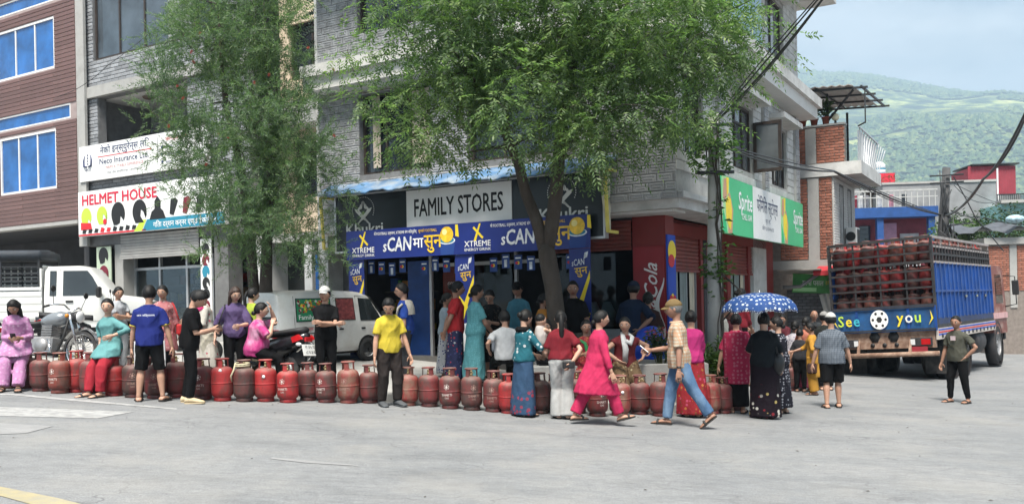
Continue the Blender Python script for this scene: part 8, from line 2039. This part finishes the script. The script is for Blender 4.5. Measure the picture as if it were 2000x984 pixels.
person(1013, 15.9, 142, 'man in a teal T-shirt and black cap with a sling bag by the shop', head=551, on='pave', sex='m', skin=2, pose=P(hy=18, hp=6), top=(C('teal_tee', (.05, .20, .28)), {'sleeve': .7, 'hem': -.05}), bottom=('trousers', C('grey_trouser', (.10, .10, .11))), hair='short', cap=BLACKC)
person(985, 14.0, 10, 'person in a white shirt sitting behind the woman with the baby', H=1.6, on='pave', pose=sit(.55, (.1, .3, 0), (-.1, .3, 0), 1.6), top=(C('white_shirt', (.55, .56, .57)), {'sleeve': .7}), bottom=('trousers', BLACKC), hair='short', skin=1, quality=0, sex='m')
TFL = cloth('cloth_teal_white_floral', 'floral', [(.012, .13, .17), (.55, .58, .58), (.012, .13, .17), (.4, .5, .52)], .85); BSK = cloth('cloth_blue_skirt', 'hem', [(.030, .075, .15), (.30, .03, .06), (.04, .08, .2), (.03, .06, .13), (.25, .04, .08)], .9)
def baby(J):
    H = J['H']; c = J['pel']+J['u']*.17*H+J['fy']*.15*H+J['rx']*.07*H; mb = MB()
    chain(mb, [c, c+Vector((0, .0, .10)), c+Vector((0, -.01, .20))], [.075, .085, .06]); hh_ = c+Vector((.01, .0, .30)); mb.ball(hh_, (.075, .08, .085), 0, 14, 10)
    for s in (-1, 1):
        chain(mb, [c+Vector((s*.05, .02, -.02)), c+Vector((s*.08, .10, -.06)), c+Vector((s*.085, .12, -.20))], [.04, .034, .022]); chain(mb, [c+Vector((s*.085, .12, -.20)), c+Vector((s*.09, .17, -.23))], [.022, .02]); chain(mb, [c+Vector((s*.07, .02, .17)), c+Vector((s*.09, .10, .13)), c+Vector((s*.04, .14, .16))], [.028, .024, .018])
    me = remesh(mb, .012, 2); me.materials.append(SKIN[0]); o = bpy.data.objects.new('person', me); link(o); o.matrix_world = Matrix.Translation((J['X'], J['Y'], J['g'])) @ Matrix.Rotation(J['yaw'], 4, 'Z'); tag(o, 'bare legged baby carried on the arm of the woman in the blue skirt', 'person')
    cl = MB(); chain(cl, [c-Vector((0, 0, .03)), c+Vector((0, 0, .10)), c+Vector((0, -.01, .19))], [.088, .094, .07]); m2 = remesh(cl, .014, 2); m2.materials.append(C('baby_cream', (.52, .47, .44))); link(bpy.data.objects.new('romper', m2), o)
    hr = MB(); hr.ball(hh_+Vector((0, -.012, .022)), (.077, .075, .075), 0, 14, 10); hr.build('hair', HAIR, o)
def neck_cloth(J): MB().tube([J['neck']+J['rx']*(.06*cos(a)*J['H'])+J['fy']*(.055*sin(a)*J['H'])-J['u']*.015*J['H'] for a in [2*pi*i/14 for i in range(15)]], .028*J['H'], 8, caps=False).build('scarf', BLACKC, J['root'])
person(1020, fy_(1022, 812), -52, 'woman in a teal flowered top and long blue skirt holding a baby and a phone', head=604, pose=P(hR=(.10, .20, .60), hL=(-.06, .20, .56), eR=(1, -.4, -.8), eL=(-1, -.4, -.8), hp=8), top=(TFL, {'sleeve': 1.1, 'hem': -.02}), bottom=('skirt', BSK, {'hem': .02, 'w1': .125, 'folds': 5, 'amp': .03}), hair='bun', skin=0, extra=both(baby, neck_cloth, phone('phone raised by the woman holding the baby', 'R')))
person(1057, 15.1, -82, 'woman in an orange top standing behind the tree trunk', head=573, on='pave', pose=P(hR=(.12, .1, .5)), top=(C('orange', (.60, .22, .015)), {'sleeve': 1.2}), bottom=('trousers', C('maroon_b', (.12, .02, .03))), hair='lowbun', skin=2, quality=0)
person(1066, 13.95, 160, 'woman in black with loose hair sitting on the planter', H=1.52, z=-.02, pose=sit(.62, (.08, .26, -.05), (-.08, .26, -.05), 1.52, hy=10), top=(BLACKC, {'sleeve': 1.7}), bottom=('trousers', BLACKC), hair='long', skin=1, quality=0)
MAR = C('maroon_tee', (.20, .010, .020))
def purse(J):
    c = J['wr']['R']+Vector((-.05, -.04, -.02)); held(J, 'purse', MB().cbox(c, (.17, .03, .10), ch=.012), PLASTIC, 'black purse held behind her hip by the woman in maroon', 'purse')
person(1094, fy_(1095, 817), 2, 'woman in a maroon T-shirt and pale trousers with a long ponytail', head=606, fat=1.05, pose=P(hR=(.085, -.10, .52), eR=(1, -.3, -.2), hL=(-.10, .16, .55), fR=(.05, 0, 0), fL=(-.04, .02, 0)), top=(MAR, {'sleeve': .72, 'hem': .015}), bottom=('trousers', C('pale_trouser', (.42, .42, .41)), {'w': 1.12, 'flare': 1.75, 'end': 1.08}), hair='pony', skin=0, extra=purse)
person(1120, 15.3, 150, 'tall man in a black polo shirt with a white logo looking sideways', head=548, on='pave', sex='m', skin=2, fat=1.08, pose=P(hy=24, hR=(.19, .05, .45), hL=(-.19, .05, .45)), top=(BLACKC, {'sleeve': .75, 'collar': 1}), bottom=('trousers', C('khaki2', (.12, .11, .09))), hair='crop', hmat=HAIR)
RG = cloth('cloth_red_pattern', 'floral', [(.30, .02, .03), (.45, .18, .05), (.2, .01, .02)], 1.5)
person(1142, 13.72, 186, 'woman in a red blouse with a green shawl sitting on the planter facing the road', H=1.52, z=-.08, pose=sit(.66, (.08, .26, -.03), (-.08, .26, -.03), 1.52, hR=(.06, .2, .56), hL=(-.06, .2, .56)), top=(RG, {'sleeve': 1.2, 'long': .3}), bottom=('trousers', C('maroon_c', (.16, .015, .03)), {'w': 1.2}), hair='lowbun', skin=2, extra=lambda J: MB().tube([J['sh']['R']+Vector((-.03, .06, .03)), J['neck']+Vector((.03, .11, -.10)), J['neck']+Vector((.0, .13, -.25)), J['neck']+Vector((-.05, .13, -.42))], [.03, .035, .04, .02], 8, flat=.5).build('shawl', C('shawl_green', (.03, .22, .07)), J['root']))
HOT = C('hot_pink', (.58, .008, .09))
def gold_trim(J):
    H = J['H']; mb = MB()
    for k in range(12): a = Vector((.118*H+.02, -.02-.003*k, .50*H-k*.026*H)); mb.bar(a, a+Vector((.001, -.004, -.026*H)), .016)
    mb.build('trim', C('trim_pale', (.5, .35, .25)), J['root'])
person(1163, fy_(1165, 829), -82, 'woman in a hot pink suit striding along in front of the queue', head=606, fat=1.06, pose=P(lean=5, fR=(.05, .22, .0), fL=(-.04, -.20, .0), pR=14, pL=0, hR=(.17, .10, .42), hL=(-.15, -.06, .44), kR=(.1, 1, .1)), top=(HOT, {'sleeve': 1.75, 'long': .27, 'w1': .135, 'dep': .9, 'name': 'kurta'}), bottom=('trousers', HOT, {'w': 1.1, 'flare': 1.25, 'end': .9}), hair='lowbun', skin=1)
BRN = cloth('cloth_brown_pattern', 'floral', [(.16, .10, .05), (.45, .38, .22), (.08, .03, .02), (.3, .2, .1)], 1.1)
def white_scarf(J):
    H = J['H']; n = J['neck']; o = MB().tube([n+Vector((.05, .09, -.42)), n+Vector((.055, .135, -.22)), n+Vector((.075, .09, -.03)), n+Vector((.03, -.04, .03)), n+Vector((-.05, -.03, .03)), n+Vector((-.08, .09, -.03)), n+Vector((-.02, .15, -.13)), n+Vector((.05, .135, -.08))], [.045, .05, .04, .035, .035, .04, .04, .03], 10, flat=.6).build('scarf', C('scarf_white', (.62, .62, .61)), J['root'])
person(1216, 13.6, -164, 'woman with a white scarf and brown patterned dress sitting on the planter edge', H=1.60, z=-.12, fat=1.1, pose=sit(.70, (.10, .26, -.02), (-.10, .24, -.02), 1.60, lean=8, hy=-30, hR=(.13, .14, .50), hL=(-.16, .10, .52), eR=(1, 0, -.3), eL=(-1, -.2, -.2)), top=(C('maroon_d', (.17, .02, .025)), {'sleeve': .3, 'hem': -.05}), bottom=('trousers', BRN, {'w': 1.35, 'flare': 1.3}), hair='lowbun', skin=1, extra=white_scarf)
person(1234, 15.25, -28, 'man in a navy shirt and trousers leaning on the shop counter seen from behind', head=549, on='pave', sex='m', skin=2, fat=1.1, pose=P(lean=6, hR=(.10, -.08, .55), eR=(1, -.2, 0), hL=(-.12, .22, .58)), top=(C('navy', (.010, .022, .055)), {'sleeve': 1.0, 'hem': -.05}), bottom=('trousers', C('navy2', (.012, .020, .045))), hair='short', cap=C('cap_navy', (.012, .02, .045)))
person(1265, 15.15, -8, 'woman in a brown blouse carrying a pale green bag beside the red pillar', head=570, on='pave', pose=P(hR=(.16, .04, .44)), top=(C('brown_top', (.05, .022, .02)), {'sleeve': .95, 'long': .3}), bottom=('trousers', BLACKC), hair='lowbun', skin=2, extra=handbag('pale green carrier bag in the hand of the woman in brown', C('bag_green', (.32, .42, .18)), 1, .30, .04, False, (.07, .16, .24)))
bs = MB(); 
for k, (x, y, zz, r) in enumerate(((0, 0, .25, .34), (.25, .05, .2, .28), (-.2, .02, .18, .26), (.05, 0, .48, .24))): bs.ball((x, y, zz), (r, r*.8, r), 0, 14, 10)
bsm = wrinkle(remesh(bs, .03, 3), .02, 5, .6); bsm.materials.append(M('tarp_bright_blue', (.008, .05, .42), .45, .15)); o = bpy.data.objects.new('blue_bundle', bsm); link(o); o.location = (wx(1262, 14.95), 14.95, .42); tag(o, 'bright blue plastic covered bundle at the foot of the red pillar', 'bundle')
PLAID = cloth('cloth_plaid', 'plaid', [(.58, .50, .38), (.55, .22, .08), (.30, .26, .18)], 1.6); JEAN = cloth('cloth_denim', 'denim', [(.075, .16, .30), (.20, .32, .46)])
def watch(J): MB().tube([J['wr']['L']+(J['el']['L']-J['wr']['L']).normalized()*.03, J['wr']['L']+(J['el']['L']-J['wr']['L']).normalized()*.055], .032, 12).build('wrist_watch', PLASTIC, J['root'])
person(1324, fy_(1320, 832), 78, 'man in a checked shirt, jeans and tan cap walking with a phone', head=585, sex='m', skin=2, pose=P(lean=3, fR=(.05, .13, 0), fL=(-.05, -.22, .035), pL=-38, kL=(0, 1, 0), hL=(-.17, .0, .415), hR=(.06, .22, .60), eR=(.5, -.8, -.6)), top=(PLAID, {'sleeve': .85, 'hem': -.065, 'boxy': 1.15, 'collar': 1}), bottom=('trousers', JEAN, {'w': 1.02, 'flare': 1.1}), hair='crop', hmat=HAIR_GR, cap=C('cap_tan', (.20, .13, .05)), extra=both(watch, phone('white phone in the hand of the man in checks', 'R', WHITE)))
person(1348, 12.9, -12, 'woman in a magenta blouse and red flowered skirt behind the man in checks', head=606, pose=P(CLASP), top=(C('magenta_top', (.45, .008, .15)), {'sleeve': 1.1, 'hem': -.02}), bottom=('skirt', cloth('cloth_red_floral', 'floral', [(.30, .012, .02), (.45, .16, .03), (.5, .05, .12), (.2, .06, .02)], .9), {'hem': .03, 'w1': .13}), hair='bun', skin=1)
person(1401, 15.7, -82, 'young man with thick hair in a white shirt sitting behind the green shrub', H=1.62, on='pave', sex='m', pose=sit(.80, (.1, .3, 0), (-.1, .3, 0), 1.62, lean=10, hy=-8), top=(C('white_shirt2', (.50, .48, .42)), {'sleeve': .8}), bottom=('trousers', CHARC), hair='fluffy', skin=2)
person(1424, 16.3, 172, 'person in dark clothes sitting next to the young man in white', H=1.55, on='pave', pose=sit(.80, (.1, .3, 0), (-.1, .3, 0), 1.55), top=(C('maroon_e', (.10, .02, .03)), {'sleeve': 1.6}), bottom=('trousers', BLACKC), hair='short', skin=2, quality=0)
PINKW_ = cloth('cloth_pink_wrap', 'dots', [(.48, .012, .075), (.55, .12, .19)], .75)
def wrap_shawl(J):
    H = J['H']; mb = MB(); L = []; n = 30
    for i in range(12):
        t = .285-.52*i/11; w = (.118 if i < 1 else .136-.012*i/11); L.append([J['pel']+J['u']*t*H+J['rx']*(w*H*cos(2*pi*k/n)*(1+.02*sin(5*2*pi*k/n+i)))+J["fy"]*((.122-.002*i)*H*sin(2*pi*k/n)*(1+.02*sin(4*2*pi*k/n+i*.6))) for k in range(n)])
    mb.rings(L, 0); me = wrinkle(remesh(mb, .016, 2), .006, 8, .8); me.materials.append(PINKW_); link(bpy.data.objects.new('wrap', me), J['root'])
person(1436, fy_(1436, 806), -14, 'woman in a crimson patterned wrap over black with a hand on a cylinder', head=612, fat=1.1, pose=P(hL=(-.19, .05, .42), hR=(.12, .16, .5)), top=(PINKW_, {'sleeve': .85}), bottom=('skirt', BLACKC, {'hem': .07, 'w1': .095}), hair='bun', skin=1, extra=wrap_shawl)
BFL = cloth('cloth_black_flower_hem', 'hem', [(.016, .010, .016), (.60, .57, .50), (.40, .03, .05), (.5, .38, .12), (.25, .02, .03), (.016, .010, .016)], .95)
def umbrella(J):
    H = J['H']; top = Vector((wx(1483, 12.75), 12.75, wz(1483, 571, 12.75))); um = empty('umbrella', top, 0, 'open blue umbrella with white dots above the woman in black', 'umbrella'); N = 10; Rr = .56; dp = .27
    cm = cloth('cloth_umbrella', 'dots', [(.020, .075, .26), (.50, .56, .62)], .75, .6)
    for p in range(N):
        a0, a1 = 2*pi*p/N, 2*pi*(p+1)/N; rg = []
        for i in range(7):
            f = i/6; r = Rr*sin(f*pi/2*.98); zz = -dp*(1-cos(f*pi/2)); row_ = []
            for j in range(6):
                a = a0+(a1-a0)*j/5; sg = 1-.09*sin(pi*j/5)*f; row_.append((r*sg*cos(a), r*sg*sin(a), zz+.03*sin(pi*j/5)*f*f))
            rg.append(row_)
        MB().rings(rg, 0, False, True, False).build('panel', cm, um)
        MB().tube([(Rr*.98*cos(a0), Rr*.98*sin(a0), -dp*.97-.006), (Rr*.75*cos(a0), Rr*.75*sin(a0), -dp*.45-.012), (0, 0, -.02)], .004, 4).build('rib', METAL_GREY, um)
        fr_ = []
        for j in range(9): a = a0+(a1-a0)*j/8; sg = 1-.09*sin(pi*j/8); x, y = Rr*sg*cos(a), Rr*sg*sin(a); fr_.append([(x, y, -dp+.03*sin(pi*j/8)), (x*1.01, y*1.01, -dp-.028+.03*sin(pi*j/8)+.006*sin(j*3))])
        MB().rings(fr_, 0, False, True, False).build('frill', cloth('cloth_frill', 'dots', [(.02, .03, .08), (.5, .55, .6)], 2.2), um)
    hand = to_world(J, J['wr']['L']+Vector((0, .04, .03))); MB().tube([(0, 0, .03), (0, 0, -.05), Vector(hand)-top, Vector(hand)-top+(Vector(hand)-top).normalized()*.1], .008, 6).build('shaft', METAL_GREY, um)
def black_bag(J):
    c = J['sh']['R']+Vector((.05, -.02, -.40)); mb = MB(); mb.ball(c, (.10, .14, .17), 0, 14, 10); o = held(J, 'handbag', mb, M('bag_black_leather', (.013, .013, .014), .4, .2), 'large black shoulder bag of the woman under the umbrella', 'bag'); st_ = MB().tube([c+Vector((0, .07, .14)), J['sh']['R']+Vector((.0, .02, .045)), c+Vector((0, -.07, .14))], .012, 6); st_.build('strap', PLASTIC, o)
person(1490, fy_(1490, 816), -16, 'woman in a black blouse and long black flowered skirt under the umbrella', head=610, fat=1.14, pose=P(hL=(-.03, .18, .66), eL=(-1, -.2, -1), hR=(.16, .1, .48), hy=-6), top=(C('black_sheen', (.014, .018, .022)), {'sleeve': .95, 'hem': -.05}), bottom=('skirt', BFL, {'hem': .015, 'w0': .11, 'w1': .125, 'folds': 5, 'amp': .025}), hair='bun', skin=0, extra=both(umbrella, black_bag))
person(1520, 13.75, 40, 'woman in a black dress with white motifs beside the woman under the umbrella', head=618, fat=1.05, pose=P(CLASP, hy=20), top=(cloth('cloth_black_white', 'dots', [(.018, .018, .028), (.32, .33, .38)], 1.0), {'sleeve': .7, 'long': .06, 'w1': .115, 'name': 'dress'}), hair='lowbun', skin=0)
person(1443, 17.3, -70, 'woman in a crimson top standing at the side windows above the crowd', head=563, z=.16, pose=P(CLASP), top=(C('crimson', (.25, .012, .025)), {'sleeve': 1.5}), bottom=('trousers', BLACKC), hair='bun', skin=2, quality=0)
person(1548, 17.9, -35, 'person in a white flowered shirt sitting by the kerb', H=1.6, on='pave', pose=sit(.55, (.1, .3, 0), (-.1, .3, 0), 1.6, lean=12), top=(cloth('cloth_white_floral', 'floral', [(.45, .43, .47), (.12, .10, .2), (.45, .43, .47)], 1.4), {'sleeve': 1.2}), bottom=('trousers', BLACKC), hair='lowbun', skin=2, quality=0)
person(1528, 18.6, 150, 'woman in dark red watching from the side street pavement', head=614, on='pave', pose=P(CROSS), top=(C('dark_red', (.12, .02, .03)), {'sleeve': 1.6}), bottom=('trousers', BLACKC), hair='lowbun', skin=2, quality=0)
person(1506, 17.8, -120, 'woman with tied hair in grey behind the umbrella woman', head=622, on='pave', pose=P(), top=(C('grey_top', (.2, .2, .22)), {'sleeve': 1.2}), bottom=('trousers', BLACKC), hair='lowbun', skin=1, quality=0)
person(1560, 17.4, -20, 'child with black hair in front of the woman in yellow', head=642, pose=P(), top=(C('child_black', (.03, .03, .035)), {'sleeve': .8}), bottom=('trousers', BLACKC), hair='short', skin=2, quality=0)
YEL = C('mustard', (.50, .24, .012))
person(1585, fy_(1585, 771), 66, 'woman in a mustard yellow suit reaching out her arm', head=630, pose=P(hR=(.05, .26, .60), hL=(-.10, .02, .52), eL=(-1, -.3, 0), hy=6), top=(YEL, {'sleeve': 1.3, 'long': .25, 'w1': .12, 'name': 'kurta'}), bottom=('trousers', YEL, {'w': 1.3, 'flare': 1.3}), hair='bun', skin=2, extra=handbag('brown handbag of the woman in mustard yellow', C('bag_brown', (.07, .035, .03)), -1, .38, .0, False, (.06, .18, .2)))
person(1571, 17.6, -45, 'woman in an orange and pink sari behind the woman in yellow', H=1.5, pose=P(hL=(-.2, .2, .55)), top=(C('salmon', (.50, .16, .10)), {'sleeve': 1.2}), bottom=('skirt', C('pink_skirt', (.38, .05, .1)), {'w1': .12}), hair='lowbun', skin=1, quality=0)
person(1588, 19.6, 178, 'bald man in a dark jacket standing by the shutter', head=606, on='pave', sex='m', pose=P(), top=(C('dark_jacket', (.04, .045, .05)), {'sleeve': 1.8}), bottom=('trousers', BLACKC), hair='bald', skin=2, quality=0)
person(1609, 17.9, -8, 'man in a black T-shirt and grey cap seen from behind near the lorry', head=609, sex='m', pose=P(), top=(C('black_b', (.02, .022, .02)), {'sleeve': .7}), bottom=('trousers', BLACKC), hair='short', skin=1, cap=C('cap_grey', (.30, .29, .28)), quality=0)
CHK = cloth('cloth_grey_check', 'check', [(.055, .075, .105), (.14, .17, .21), (.26, .28, .31)], 2.2)
person(1622, fy_(1621, 796), -10, 'man in a grey shirt, black shorts and white cap near the lorry', head=611, sex='m', skin=1, fat=1.1, pose=P(fR=(.07, .06, 0), fL=(-.07, -.05, 0), hR=(.21, .06, .42), hL=(-.20, .03, .43), eR=(1, -.8, 0)), top=(CHK, {'sleeve': .85, 'hem': -.065, 'boxy': 1.16, 'collar': 1}), bottom=('shorts', BLACKC, {'w': 1.15}), hair='short', hmat=HAIR, cap=WCAP)
def chest_print(J): MB().box(-.05, .05, .0, .003, -.04, .04).build('shirt_print', M('print_pale_pink', (.5, .4, .42)), J['root'], loc=(-.03, J['pel'].y+.088*J['H']*1.05+.022, .745*J['H']))
person(1868, fy_(1865, 786), 118, 'man in an olive T-shirt with a hand on his hip beside the lorry', head=616, sex='m', skin=2, fat=1.05, pose=P(hL=(-.115, .02, .53), eL=(-1, -.5, 0), hR=(.17, .06, .43), fR=(.08, .05, 0), fL=(-.09, -.02, 0), hy=14), top=(C('olive', (.085, .085, .065)), {'sleeve': .7, 'hem': -.05, 'boxy': 1.1}), bottom=('trousers', BLACKC, {'w': .98, 'flare': .8}), hair='crop', extra=chest_print)
bpy.data.scenes.remove(TMP)
